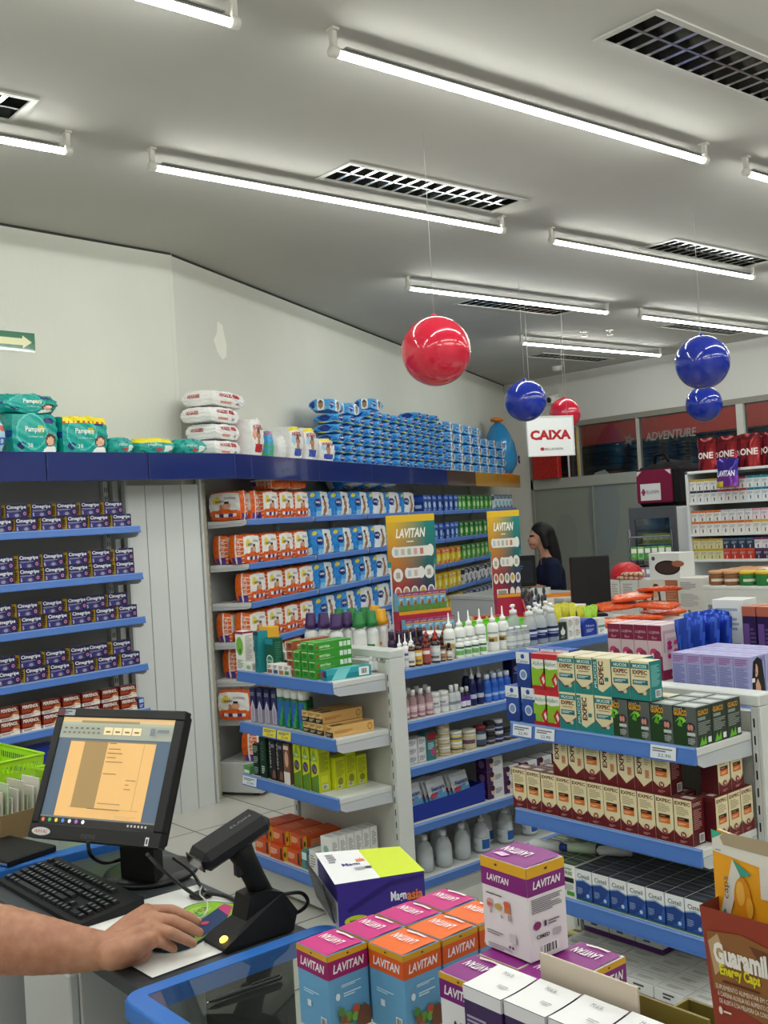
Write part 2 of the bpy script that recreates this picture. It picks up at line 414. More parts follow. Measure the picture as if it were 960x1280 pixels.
# ceiling with openings for the recessed louvres
VH = [(-2.37, 3.08, -2.12, 4.24), (-4.09, 3.11, -3.84, 4.29), (-4.2, 5.79, -3.95, 6.97), (-4.12, 0.44, -3.87, 1.63), (-6.04, 5.86, -5.79, 7.04), (-7.8, 8.58, -7.55, 9.76), (-6.03, 8.49, -5.78, 9.67), (-2.37, 5.8, -2.12, 6.96)]
mb = MB()
xs = sorted({-12, 3.2} | {v for q in VH for v in (q[0], q[2])}); ys = sorted({-3.4, 10.4} | {v for q in VH for v in (q[1], q[3])})
for i in range(len(xs) - 1):
    for j in range(len(ys) - 1):
        cx, cy = (xs[i] + xs[i + 1]) / 2, (ys[j] + ys[j + 1]) / 2
        if not any(q[0] < cx < q[2] and q[1] < cy < q[3] for q in VH):
            mb.poly([(xs[i], ys[j], H), (xs[i], ys[j + 1], H), (xs[i + 1], ys[j + 1], H), (xs[i + 1], ys[j], H)], '#ccc', 'ceil')
mb.poly([(-12, -3.4, H + .12), (3.2, -3.4, H + .12), (3.2, 10.4, H + .12), (-12, 10.4, H + .12)], '#ccc', 'ceil')
tag(mb.build('ceiling'), kind='structure')
wall('wall_left', fr_pts(FL, -6.5, .02, -.02, -.14), 0, H, 'wall')
wall('wall_far_left', fr_pts(FW, .0, 8.6, -.02, -.14), 0, H, 'wall')
mb = MB(); mb.prism(fr_pts(FL, -6.5, 0, -.02, -.012), H - .012, H - .001, '#3a3a36', 'matte'); tag(mb.build('shadow_line_1'), kind='structure')  # dark strip stands in for the shadow gap under the ceiling
mb = MB(); mb.prism(fr_pts(FW, 0, 8.2, -.02, -.012), H - .012, H - .001, '#3a3a36', 'matte'); tag(mb.build('shadow_line_2'), kind='structure')  # same painted shadow line along the far left wall
wall('wall_right', rectpts(2.6, -3.1, 2.72, 10.2), 0, H, 'backwall')
wall('wall_front', rectpts(-5.2, -3.1, 2.72, -2.98), 0, H, 'backwall')
# back wall: plaster above, shop window below
YB = 10.2
wall('wall_back', rectpts(-10.2, YB, 2.72, YB + .12), 2.66, H, 'backwall')
wall('wall_back_pier', rectpts(-10.2, YB, -9.3, YB + .12), 0, 2.66, 'backwall')
mb = MB()
for x0, x1, z0, z1, c in ((-9.3, 2.6, 2.60, 2.66, '#8f8a80'), (-9.3, 2.6, 1.86, 1.985, '#a9aba2'), (-9.3, -9.26, .0, 2.6, '#8f8f88'), (-6.32, -6.24, 1.985, 2.6, '#c9c7c0'), (-8.52, -8.50, 1.985, 2.6, '#b9b4a6'), (-7.62, -7.60, 1.985, 2.6, '#b5b3ab'),
                          (-9.3, 2.6, 0, .1, '#8f8f88'), (-8.33, -8.315, .1, 1.86, '#868a80'), (-6.9, -6.885, .1, 1.86, '#868a80'), (-4.9, -4.82, 1.985, 2.6, '#c9c7c0')):
    mb.box(x0, YB - .02, z0, x1, YB + .06, z1, c, 'steel')
tag(mb.build('trim_3'), kind='structure')
wf = MB()
for x0, x1 in ((-9.255, -8.335), (-8.31, -6.905), (-6.88, -5.3), (-5.29, 2.6)): wf.box(x0, YB + .005, .1, x1, YB + .02, 1.86, '#8e938a', 'plast')
mp = lambda u, v, o=0: (-9.26 + u * 2.6, YB + .004 - o, .1 + v * 1.76)
def head(cu, cv, k, c1):
    decals(wf, mp, [('p', [(cu + k * x, cv + k * 1.45 * y) for x, y in ((-.11, -.5), (-.1, -.1), (-.13, .1), (-.1, .3), (-.03, .41), (.07, .43), (.16, .36), (.2, .2), (.19, 0), (.15, -.12), (.14, -.2), (.05, -.27), (.03, -.5))], c1, 'plast')])
head(.395, .74, .58, '#858d8e'); head(.17, .56, .42, '#878c86')
tag(wf.build('window_1'), kind='structure')
g = MB()
g.box(-9.26, YB + .02, 1.985, 2.6, YB + .028, 2.6, '#cfd6d6', 'glass'); tag(g.build('window_2'), kind='structure')
# ---- street outside, dark
mb = MB(); mb.prism(rectpts(-14, 10.4, 4, 20), -.3, -.15, '#1c1c1e', 'matte'); tag(mb.build('street'), kind='structure')
mb = MB(); mb.box(-14, 14.0, -.15, 4, 14.1, 6, '#2a2a2c', 'rough')
for k in range(60): mb.box(-14, 13.97, k * .1, 4, 14.0, k * .1 + .07, '#333436' if k % 5 else '#4a4b4d', 'steel')
tag(mb.build('facade'), kind='structure')
sg = empty('awning_sign', (0, 13.7, 0), 0, 'red awning band with grey lettering across the dark street', 'sign')
_a, _b = ony(806, 549, 13.64), ony(871, 534, 13.64); _r0, _r1 = ony(880, 540, 13.5).z, ony(880, 513, 13.5).z
mb = MB(); mb.box(-16, -.2, _r0, 3, .2, _r1, '#8a2a26', 'film'); mb.build('awning', sg); _a, _b = ony(806, 552, 13.48), ony(870, 538, 13.48)
mb = MB(); mb.text('ADVENTURE', _a.x, _a.z, _b.x, _a.z + .13, lambda u, v, o: (u, -.206 - o, v), '#8c8c8e', 'plast', shear=.2, bold=.02)
for a in range(5): t = a * 1.2566; mb.poly([(_a.x - .3 + .04 * math.cos(t + 1), -.206, _a.z + .06 + .04 * math.sin(t + 1)), (_a.x - .3 + .04 * math.cos(t - 1), -.206, _a.z + .06 + .04 * math.sin(t - 1)), (_a.x - .3 + .11 * math.cos(t), -.206, _a.z + .06 + .11 * math.sin(t))], '#7c7c7e', 'plast')
mb.build('lettering', sg)
# one unseen point light added to dimly light the awning and shutters
ld = bpy.data.lights.new('awning_fill_light', 'POINT'); ld.energy = 90; ld.shadow_soft_size = .2; ld.color = (1, .9, .8); lo = bpy.data.objects.new('awning_fill_light', ld); lo.location = (-8.5, 11.6, 3.9); COL.objects.link(lo)
# ---------------------------------------------------------------- ceiling lamps
def make_tube_lamp():
    o = empty('tube_lamp', (0, 0, 0), 0, 'x', 'lamp')
    L, r = 2.2, .0165
    n = 14; a0, a1 = R(-187), R(7)
    mb = MB(); mb.grid(lambda u, v: (r * math.cos(a0 + (a1 - a0) * u), .035 + v * (L - .07), r * math.sin(a0 + (a1 - a0) * u)), 10, 1, '#f9fdf7', 'tube'); mb.build('lamp_diffuser', o)
    b0, b1 = a1, a0 + 2 * math.pi
    mb = MB(); mb.grid(lambda u, v: (1.01 * r * math.cos(b0 + (b1 - b0) * u), .035 + v * (L - .07), 1.01 * r * math.sin(b0 + (b1 - b0) * u)), 6, 1, '#a8a6a2', 'steel')
    mb.box(-.02, .06, .0155, .02, L - .06, .02, '#8d8b86', 'steel'); mb.build('lamp_housing', o)
    for y0, y1 in ((0, .036), (L - .036, L)):
        mb = MB(); mb.T = Matrix.Translation((0, y0, 0)) @ Matrix.Rotation(R(-90), 4, 'X')
        mb.lathe([(.0, 0), (.012, 0), (.02, .006), (.02, .03), (.017, .036), (0, .036)], '#d8d6cf', 'plast', 14); mb.T = None
        mb.box(-.011, y0 + .008, .0, .011, y0 + .028, .078, '#cfccc4', 'plast', .002)
        mb.box(-.02, y0 + .004, .07, .02, y0 + .032, .0785, '#c3c0b8', 'plast'); mb.build('lamp_holder', o)
    return o
TL = Proto(make_tube_lamp, 'lamp')
ZT = H - .0788
for x, y, lb in ((-2.81, -.34, 'long tube lamp cut by the top edge above the room'), (-2.81, 2.215, 'long lit tube lamp between the top right louvre and the middle row'), (-2.81, 4.73, 'tube lamp cut off by the right edge, on the front row'),
              (-4.125, -.32, 'tube lamp at the left edge beside the louvre corner'), (-4.125, 2.225, 'long lit tube lamp beside the middle louvre, above the near shelves'), (-4.15, 4.83, 'lit tube lamp just under the right louvre'),
              (-5.49, 4.87, 'lit tube lamp above the red ball'), (-5.49, 7.47, 'lit tube lamp above the upper blue ball at the right'), (-6.85, 7.47, 'farthest lit tube lamp, above the counter sign'),
              (-1.45, -.34, 'tube lamp behind the viewer'), (-1.45, 2.215, 'tube lamp over the remedy gondola'), (-1.45, 4.73, 'tube lamp over the white shelf aisle'), (-2.81, 7.3, 'tube lamp near the shop window'), (-1.45, 7.3, 'tube lamp at the window corner'), (-.1, -.34, 'added unseen tube lamp over the till aisle'), (-.1, 2.215, 'added unseen tube lamp over the right aisle'), (-.1, 4.73, 'added unseen tube lamp far along the right aisle'), (-4.15, 7.3, 'tube lamp over the far aisle'), (-2.81, -2.8, 'added unseen tube lamp near the front wall'), (-1.45, -2.8, 'tube lamp near the front wall, one row right, also added'), (-.1, -2.8, 'added unseen tube lamp by the front right corner'), (1.25, -.34, 'added unseen tube lamp by the right wall'), (1.25, 2.215, 'added unseen tube lamp farther along the right wall'), (-4.125, -2.8, 'added unseen tube lamp by the front left corner')):  # unseen lamps by the till, right aisle and outer walls added to brighten goods
    TL.put((x, y, ZT), 0, lb, 'tube lamps on the ceiling')
def louvre(x0, y0, x1, y1, label):
    o = empty('ceiling_louvre', ((x0 + x1) / 2, (y0 + y1) / 2, H), 0, label, 'light fitting', 'recessed louvres in the ceiling')
    w, l = (x1 - x0) / 2, (y1 - y0) / 2
    mb = MB(); t = .025
    for a in ((-w - .012, -l - .012, w + .012, -l + t - .012), (-w - .012, l - t + .012, w + .012, l + .012), (-w - .012, -l + t - .012, -w + t - .012, l - t + .012), (w - t + .012, -l + t - .012, w + .012, l - t + .012)):
        mb.box(a[0], a[1], -.008, a[2], a[3], -.0005, '#b5b3ad', 'steel')
    mb.build('frame', o)
    mb = MB(); e = .001
    mb.poly([(-w + e, -l + e, .085), (w - e, -l + e, .085), (w - e, l - e, .085), (-w + e, l - e, .085)], '#9a9a98', 'metal')
    for p in (((-w + e, -l + e), (w - e, -l + e)), ((w - e, -l + e), (w - e, l - e)), ((w - e, l - e), (-w + e, l - e)), ((-w + e, l - e), (-w + e, -l + e))):
        mb.poly([p[0] + (-.0005,), p[1] + (-.0005,), p[1] + (.085,), p[0] + (.085,)], '#8f8f8d', 'metal')
    mb.build('housing', o)
    n = 13
    mb = MB(); mb.box(-.006, -l + .012, -.002, .006, l - .012, .04, '#a2a2a0', 'metal'); mb.build('spine', o)
    for k in range(1, n):
        y = -l + .012 + (2 * l - .024) * k / n
        mb = MB()
        for sx in (-1, 1):
            xa, xb = sorted((sx * .0065, sx * (w - .013)))
            mb.poly([(xa, y - .010, .0), (xb, y - .010, .0), (xb, y + .0, .045), (xa, y + .0, .045)], '#b4b4b2', 'metal'); mb.poly([(xa, y + .010, .0), (xb, y + .010, .0), (xb, y + .0, .045), (xa, y + .0, .045)], '#b4b4b2', 'metal')
            mb.poly([(xa, y - .010, .0), (xb, y - .010, .0), (xb, y + .010, .0), (xa, y + .010, .0)], '#d0d0ce', 'metal')
        mb.build('blade', o)
for q, lb in zip(VH, ('dark recessed louvre at the top right corner', 'silver louvre beside the long middle tube lamp', 'bright louvre behind the right hand tube lamp', 'louvre corner at the left edge of the ceiling', 'louvre just behind the tube lamp over the red ball',
                      'farthest small louvre beside the smoke detector', 'louvre behind the tube lamp at the right edge', 'louvre beyond the right edge lamp')): louvre(*q, lb)
o = empty('smoke_detector', onz(696, 458, H), 0, 'small round white smoke detector on the far ceiling', 'detector')
mb = MB(); mb.lathe([(.03, -.055), (.05, -.045), (.055, -.02), (.055, 0)], '#e4e2dd', 'plast', 18); mb.build('cover', o)
mb = MB(); mb.lathe([(.06, -.006), (.065, -.003), (.065, 0)], '#d5d3ce', 'plast', 18); mb.build('base', o)
for k, (x, y) in enumerate(((730, 414), (762, 412))):
    o = empty('sprinkler', onz(x, y, H), 0, ['small ceiling sprinkler nearer the far tube lamp', 'small ceiling sprinkler to the right of its twin'][k], 'sprinkler', 'sprinklers')
    mb = MB(); mb.lathe([(.012, -.05), (.03, -.048), (.03, -.045), (.008, -.042), (.008, -.01), (.035, -.008), (.04, 0)], '#d9d8d3', 'metal', 12); mb.build('head', o)
o = empty('security_camera', ony(697, 497, YB), 0, 'small white security camera with a black lens on the back wall', 'camera')
mb = MB(); mb.box(-.03, -.03, -.03, .03, 0, .05, '#e8e6e2', 'plast', .006); mb.build('bracket', o)
mb = MB(); mb.T = Matrix.Translation((0, -.03, 0)) @ Matrix.Rotation(R(105), 4, 'X'); mb.lathe([(.05, 0), (.055, .02), (.055, .1), (.05, .13), (.03, .135)], '#e6e4e0', 'plast', 16); mb.build('housing', o)
mb = MB(); mb.T = Matrix.Translation((0, -.03, 0)) @ Matrix.Rotation(R(105), 4, 'X'); mb.lathe([(.035, .134), (.034, .15), (.02, .16)], '#0c0c0d', 'gloss', 16); mb.build('lens', o)
# ================================================================ shelving
BLUE = '#4f7ac6'; WHT = '#d4d6d4'; NAVY = '#22306e'
def upright_mb(x, y0, y1, z0, z1, col='#cfd2cf', face='F', pitch=.05, w=.03):
    mb = MB(); mb.box(x - w / 2, y0, z0, x + w / 2, y1, z1, col, 'steel', .002)
    z = z0 + .04
    while z < z1 - .04:
        for dx in ((-.006, .006) if w > .025 else (0,)):
            mb.poly([(x + dx - .0025, y0 - .0004, z), (x + dx + .0025, y0 - .0004, z), (x + dx + .0025, y0 - .0004, z + .026), (x + dx - .0025, y0 - .0004, z + .026)], '#1a1a1c', 'matte')
        z += pitch
    return mb
def add_shelf(parent, x0, x1, yb, depth, z, strip=BLUE, sh=.04, lip=.0, brk=True, tags=(), deckcol=WHT, brkcol='#c3c7cd', tagcol='#e6d84a', bh=.068):
    """deck top at z; back edge at y=yb, front edge at y=yb-depth"""
    yf = yb - depth
    mb = MB(); mb.box(x0, yf, z - .022, x1, yb, z, deckcol, 'steel', .002); o = mb.build('shelf', parent)
    mb = MB()
    pr = [(yf - .001, z + .003), (yf - .006, z + .002), (yf - .012, z - sh + .004), (yf - .010, z - sh), (yf - .001, z - sh)]
    a = [mb.vt((x0, y, zz)) for y, zz in pr]; b = [mb.vt((x1, y, zz)) for y, zz in pr]
    for i in range(len(pr)):
        j = (i + 1) % len(pr); mb.face((a[i], a[j], b[j], b[i]), strip, 'plast')
    mb.face(a, strip, 'plast'); mb.face(b[::-1], strip, 'plast')
    mb.box(x0, yf - .0145, z - sh * .98, x1, yf - .0125, z - sh * .86, '#4c74c0', 'plast'); mb.box(x0, yf - .009, z - .002, x1, yf - .0065, z + .003, '#86abec', 'plast')
    ps = mb.build('price_strip', o)
    for (u0, u1, c) in tags:
        mb = MB(); mb.T = Matrix.Translation((0, 0, 0)); y0, y1 = yf - .0075, yf - .0125
        f = lambda u, v, of=0: (u0 + u * (u1 - u0), y1 + (y0 - y1) * v - .0022 - of, z - sh * .86 + v * sh * .8)
        decals(mb, f, [('r', 0, 0, 1, 1, c), ('l', .08, .5, .9, .85, 2, '#6a6a60'), ('t', '22,90', .3, .12, .8, .4, '#222')]); mb.build('price_tag', ps)
    if brk:
        for x, d in ((x0 + .004, 1), (x1 - .004, -1)):
            mb = MB(); t = .003
            for xx in (x - t, x + t): pass
            P = [(yf + .002, z - .0225), (yf + .004, z - bh * .66), (yf + .03, z - bh * .85), (yb, z - bh), (yb, z - .0225)]
            a = [mb.vt((x - t, y, zz)) for y, zz in P]; b = [mb.vt((x + t, y, zz)) for y, zz in P]; n = len(P)
            mb.face(a, brkcol, 'steel'); mb.face(b[::-1], brkcol, 'steel')
            for i in range(n): j = (i + 1) % n; mb.face((a[i], b[i], b[j], a[j]), brkcol, 'steel')
            mb.build('bracket', o)
    return o
WZ = [1.648, 1.383, 1.15, .915, .69, .455]
BAYS = [.135 + .985 * k for k in range(8)]
def make_bay():
    o = empty('shelving_bay', (0, 0, 0), 0, 'x', 'shelving'); w = .983
    mb = MB(); mb.box(0, -.012, .12, w, -.002, 1.93, '#b9bbb9', 'steel'); mb.build('back_panel', o)
    upright_mb(.0165, -.045, -.013, .0, 1.93, '#c9ccc9').build('upright', o)
    mb = MB(); mb.box(0, -.33, .02, w, -.046, .2, '#c4c6c4', 'steel', .004); mb.box(.05, -.28, 0, .09, -.24, .02, '#222', 'rough'); mb.box(w - .09, -.28, 0, w - .05, -.24, .02, '#222', 'rough'); mb.build('base', o)
    for z in WZ: add_shelf(o, .034, w, -.046, .265, z, sh=.034, bh=.043)
    mb = MB(); mb.box(.0, -.36, 2.012, w, -.004, 2.026, '#c4c6c4', 'steel'); mb.build('top_shelf', o)
    return o
BP = Proto(make_bay, 'shelving')
bn = ['first', 'second', 'third', 'fourth', 'fifth', 'sixth', 'seventh']
GOLD_REFLECTION = '#b8872e'
_bays = []
for k in range(7):
    lb = ['shelving bay of orange nappy packs beside the white door', 'shelving bay of blue nappy packs beside the orange ones', 'shelving bay of pale blue packs behind the near counter display', 'shelving bay of blue and green cartons beside the near display board',
          'shelving bay between the two display boards', 'shelving bay behind the smaller display board', 'last shelving bay of the long wall, near the cashier'][k]
    _bays.append(BP.put(FW.at(BAYS[k], .0, 0), FW.a, lb, 'wall shelving bays'))
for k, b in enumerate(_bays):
    c = NAVY if k < 4 else ('#5a463c' if k == 4 else GOLD_REFLECTION)  # brown and gold on far panels are a reflection put into the colour
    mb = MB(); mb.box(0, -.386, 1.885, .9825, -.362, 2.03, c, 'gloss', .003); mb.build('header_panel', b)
    if k == 0:
        mb = MB(); mb.box(-.209, -.386, 1.885, -.002, -.362, 2.03, NAVY, 'gloss', .003); mb.build('header_panel', b)
        mb = MB(); mb.prism([(-.2, -.36), (-.002, -.36), (-.002, -.004), (-.13, -.004)], 2.012, 2.026, '#c4c6c4'); mb.build('top_shelf', b)
mb = MB(); mb.prism(fr_pts(FW, .075, .132, .002, .06), 0, 1.88, '#c9c6b2', 'steel'); tag(mb.build('corner_post'), 'cream painted post between the white door and the nappy shelves', 'post')
# near wall unit (cold remedies)
lu = empty('wall_shelving_unit', FL.at(-.55, 0, 0), FL.a, 'grey shelving unit with blue edged shelves of purple remedy cartons', 'shelving')
LZ = [1.643, 1.392, 1.158, .907, .668]
mb = MB(); mb.box(-1.9, -.012, 0.05, .01, -.002, 1.93, '#9a9c9e', 'steel'); mb.build('back_panel', lu)
upright_mb(-.02, -.045, -.013, 0, 1.9, '#c6c9c8').build('upright', lu)
mb = MB(); mb.box(.015, -.06, 0, .05, -.013, 1.9, '#c2c5c4', 'steel', .002); mb.build('side_cover', lu)
mb = MB(); mb.box(-1.9, -.33, .02, -.03, -.046, .22, '#c4c6c4', 'steel', .004); mb.build('base', lu)
for z in LZ + [.42]: add_shelf(lu, -1.9, -.0, -.046, .265, z, sh=.034)
mb = MB(); mb.box(-1.9, -.36, 2.012, .545, -.004, 2.026, '#c4c6c4', 'steel'); mb.build('top_shelf', lu)
for a, b2 in ((-1.9, -.572), (-.57, .03), (.032, .622)):
    mb = MB(); mb.box(a, -.386, 1.885, b2 - .002, -.362, 2.03, NAVY, 'gloss', .003); mb.build('header_panel', lu)
# white folding door panel
dm = MB(); n = 4
for k in range(n):
    a, b2 = -.485 + .5 * k / n, -.485 + .5 * (k + 1) / n - .006
    q = fr_pts(FL, a, b2, .1, .115); dm.prism(q, .0, 1.87, '#d9dcdb', 'plast')
    dm.prism(fr_pts(FL, b2, b2 + .006, .1, .108), .0, 1.87, '#a8abaa', 'plast')
dm.prism(fr_pts(FL, -.5, -.486, .09, .125), .0, 1.9, '#c9cccb', 'plast'); dm.prism(fr_pts(FL, .015, .03, .09, .125), .0, 1.9, '#c9cccb', 'plast')
tag(dm.build('door_1'), kind='structure')
# ---- gondolas: end cap facing the till, long sides running away
def gondola(name, x0, x1, yf, y1, label, zs_end, zs_long, ztop, strips_end, group='gondolas'):
    o = empty(name, ((x0 + x1) / 2, yf, 0), 0, label, 'shelving', group)
    hw = (x1 - x0) / 2; ye = .3                        # back plane of the end cap
    mb = MB(); mb.box(-hw + .03, ye, .1, hw - .03, ye + .012, ztop - .02, '#c9c8c0', 'steel'); mb.build('end_panel', o)
    for sx in (-1, 1):
        m = upright_mb(0, 0, .035, 0, ztop - .002, '#ccd0ce', w=.02)
        u = m.build('upright', o, (sx * (hw - .012), ye - .012, 0))
        m = MB(); m.box(-.006, 0, 0, .006, .075, ztop, '#d6d9d7', 'steel', .002); m.build('end_post', o, (sx * (hw + .0045), ye - .012, 0))
    mb = MB(); mb.box(-hw - .01, ye - .014, ztop + .0005, hw + .01, ye + .063, ztop + .035, '#d2d5d3', 'steel', .004); mb.build('top_rail', o)
    for z, tg in zip(zs_end, strips_end): add_shelf(o, -hw + .022, hw - .022, ye - .014, .27, z, sh=.045, tags=tg)
    mb = MB(); mb.box(-hw, .05, .02, hw, ye - .014, .1, '#c4c6c4', 'steel', .004); mb.box(-hw, ye + .066, .0, hw, y1 - yf, .075, '#c4c6c4', 'steel'); mb.build('base', o)
    mb = MB(); mb.box(-.01, ye + .07, .1, .01, y1 - yf, ztop - .1, '#bfc1bf', 'steel'); mb.build('spine_panel', o)
    mb = MB(); mb.box(-hw + .01, ye + .066, zs_long[0] - .022, hw - .001, y1 - yf, zs_long[0], WHT, 'steel'); mb.build('top_deck', o)
    for z in zs_long[1:]:
        mb = MB(); mb.box(.011, ye + .066, z - .022, hw - .001, y1 - yf, z, WHT, 'steel'); mb.build('shelf', o)
    for z in zs_long:
        mb = MB(); L0, L1 = ye + .066, y1 - yf
        mb.box(hw - .0005, L0, z - .038, hw + .007, L1, z + .002, BLUE, 'plast', .001); mb.box(hw + .0072, L0, z - .037, hw + .009, L1, z - .031, '#4c74c0', 'plast'); mb.box(hw + .0072, L0, z - .006, hw + .009, L1, z + .001, '#86abec', 'plast'); mb.build('price_strip', o)
    return o
Y1 = '#e8d94c'; W1 = '#dfe4ef'
G1 = gondola('gondola', -4.11, -3.372, 2.49, 4.95, 'white gondola with toothpaste cartons on its near end', [.97, .745, .512, .172], [.976, .758, .571, .333, .1], 1.03, [(), ((-.16, -.06, Y1), (-.05, .05, Y1)), ((-.345, -.235, W1),), ()])
G2 = gondola('gondola', -2.435, -1.703, 2.47, 5.0, 'white gondola with syrup cartons on its near end', [.927, .65, .405, .165], [.95, .7, .5, .3], 1.0, [((-.33, -.25, W1), (-.235, -.155, W1), (.2, .285, W1)), (), (), ()])
# ================================================================ goods on the long walls
def side(fm, k, items): return (k, items)
# ---- purple cold-remedy cartons
def mk_remedy():
    return carton('remedy_carton', .116, .05, .068, '#2b2856', {
        'F': [('p', [(.03, .06), (.45, .06), (.3, .42), (.03, .42)], '#3a3576'), ('p', [(.3, .08), (.72, .08), (.6, .4), (.36, .36)], '#4b4387'), ('e', .5, .2, .1, .12, '#9d9bab'), ('e', .86, .32, .07, .13, '#d88ab0'), ('e', .86, .32, .035, .065, '#2b2856'),
              ('t', 'Cimegripe', .05, .6, .93, .94, '#f4f3fa', dict(bold=.02)), ('r', .05, .5, .7, .54, '#a9a6cf'), ('r', .05, .44, .55, .47, '#8d8abf'), ('t', '5', .05, .1, .13, .34, '#eeeef8')],
        'L': [('r', .03, .02, .97, .98, '#ffd040'), ('l', .2, .2, .8, .8, 4, '#5a4a50')], 'T': [('t', 'Cimegripe', .1, .3, .9, .75, '#dcdaf0')], 'R': [('l', .2, .2, .8, .8, 6, '#8d8abf')]}, b=.0007)
RB = Proto(mk_remedy, 'carton')
rn = random.Random(4)
SHN = ['top', 'second', 'third', 'fourth']
for i, z in enumerate(LZ[:4]):
    for tier, n in ((0, 7), (1, 7)):
        for k in range(n):
            off = (.05 if tier and i in (0, 2, 3) else 0)
            s = -.632 - k * .1385 - off * (1 if k < 2 or i == 0 else .4) + rn.uniform(-.003, .003)
            RB.put(FL.at(s, .28 - tier * .004 - .025 + rn.uniform(-.003, .003), z + .0005 + tier * .0688), FL.a + rn.uniform(-.03, .03),
                   '%s purple remedy carton from the door, %s tier of the %s shelf' % (orde(k + 1), 'upper' if tier else 'lower', SHN[i]), 'purple remedy cartons')
def mk_perf():
    return carton('painkiller_carton', .1, .045, .066, '#7a2420', {
        'F': [('r', 0, 0, 1, .24, '#ece8e4'), ('p', [(.45, .24), (1, .24), (1, .62), (.7, .55)], '#c26a2c'), ('r', .02, .38, .5, .58, '#a2431f'), ('t', 'PERFENOL', .06, .66, .92, .92, '#f6efe6', dict(bold=.03)), ('l', .06, .05, .7, .2, 2, '#8a5a5a'), ('p', [(.6, .26), (.97, .26), (.97, .34), (.7, .44)], '#e8dcd0')],
        'L': [('r', 0, 0, 1, .24, '#e6e2de')], 'T': [('t', 'PERFENOL', .1, .3, .9, .7, '#e9dcd4')]}, b=.0007)
PF = Proto(mk_perf, 'carton')
for tier in (0, 1):
    for k in range(9):
        PF.put(FL.at(-.655 - k * .113 - tier * .0, .28 - .024, LZ[4] + .0005 + tier * .0685), FL.a + rn.uniform(-.03, .03), '%s dark red painkiller carton from the right, %s tier of its shelf' % (orde(k + 1), 'upper' if tier else 'lower'), 'dark red painkiller cartons')
tag(carton('small_carton', .035, .07, .055, '#2f4d9a', {'F': [('r', .1, .55, .9, .9, '#bcd0ee'), ('l', .15, .1, .85, .4, 3, '#c9d6ee')]}), 'small blue carton at the right end of the painkiller shelf', 'carton').location = FL.at(-.575, .24, LZ[4] + .0005)
bpy.data.objects['small_carton'].rotation_euler.z = FL.a
for k in range(3):
    c = carton('flat_carton', .2, .12, .05, '#22379a', {'F': [('l', .1, .3, .5, .7, 3, '#c88ab4'), ('r', .6, .1, .95, .5, '#3d56c0')], 'T': [('r', .1, .1, .9, .9, '#2c46b4')]})
    c.location = FL.at(-1.16 + .0 * k, .2, .4205 + k * .0508); c.rotation_euler.z = FL.a + .1 * k - .1
    tag(c, ['bottom', 'middle', 'topmost'][k] + ' flat dark blue carton stacked behind the green baskets', 'carton', 'flat blue cartons')
# ---- green nappy packs on the header shelf
TEAL = '#129a90'
def teal_col(top=None, seed=0, w2=.95):
    def f(k, u, v):
        if k == 'F':
            if top and v > .83: return '#f2dd1c' if (v > .87 or (u * 9) % 1 > .45) else '#c8541e'
            if (u - .83) ** 2 / .016 + (v - .34) ** 2 / .028 < 1: return '#e9b79c' if (u - .83) ** 2 / .007 + (v - .31) ** 2 / .014 < 1 else '#5a3a2c'
            if (u - .83) ** 2 / .03 + (v - .02) ** 2 / .03 < 1: return '#f1f1f0'
            if (u - .82) ** 2 / .018 + (v - .84) ** 2 / .006 < 1: return '#28346e'
            if (u - .62) ** 2 / .006 + (v - .62) ** 2 / .009 < 1: return '#c8c02c'
            d = (u - .42) ** 2 / .11 + (v - .55) ** 2 / .2
            if .85 < d < 1.05: return '#57c4b8'
            if (u - .18) ** 2 / .0075 + (v - .2) ** 2 / .012 < 1: return '#1f2e6a'
            return TEAL if d > 1 else '#1aa69b'
        if k in 'LR' and .3 < v < .62: return '#20509a' if .45 < v < .55 else TEAL
        if k == 'T' and top: return '#f2dd1c'
        return TEAL
    return f
TX = lambda s=1: [('F', 'Pampers', .27, .5, .68, .68, '#f6fbfb', dict(bold=.02)), ('F', 'comfort sec', .3, .4, .66, .45, '#d8f0ee'), ('F', '38', .3, .15, .42, .26, '#f2f8f8')]
def span(fr, o, x0, x1, y): return fr.pix(x0, y, o)[0], fr.pix(x1, y, o)[0]
def place(o, fr, x0, x1, yb, of, z, d, rz=0.0):
    a, b = span(fr, of, x0, x1, yb); o.location = fr.at((a + b) / 2, of - d / 2, z); o.rotation_euler.z = fr.a + rz
def softp(name, fr, x0, x1, yb, of, z, d, h, colfn, texts, label, cat, group=None, **kw):
    a, b = span(fr, of, x0, x1, yb); o = softpack(name, abs(b - a) - .008 - 2 * kw.get('bulge', .008), d, h, colfn, texts, **kw)
    o.location = fr.at((a + b) / 2, of - d / 2, z); o.rotation_euler.z = fr.a
    return tag(o, label, cat, group)
ZT2 = 2.0275
softp('nappy_pack', FL, 14, 76, 570, .3, ZT2, .14, .2, teal_col(), TX(), 'large teal nappy pack with a heart outline, under the flat teal pack', 'nappy pack', 'teal nappy packs', n=(34, 12), e=.14)
softp('nappy_pack', FL, 77, 138, 571, .3, ZT2, .14, .195, teal_col(True), TX(), 'large teal nappy pack with a yellow band along its top', 'nappy pack', 'teal nappy packs', n=(34, 12), seed=4, e=.14)
softp('nappy_pack', FL, 2, 75, 524, .29, ZT2 + .203, .15, .095, teal_col(seed=2), [('F', 'Pampers', .35, .45, .7, .75, '#f6fbfb', dict(bold=.02)), ('F', 'comfort sec', .4, .3, .66, .4, '#d8f0ee')], 'teal nappy pack lying on the large teal pack at the left', 'nappy pack', 'teal nappy packs', n=(30, 12), seed=6, e=.4)
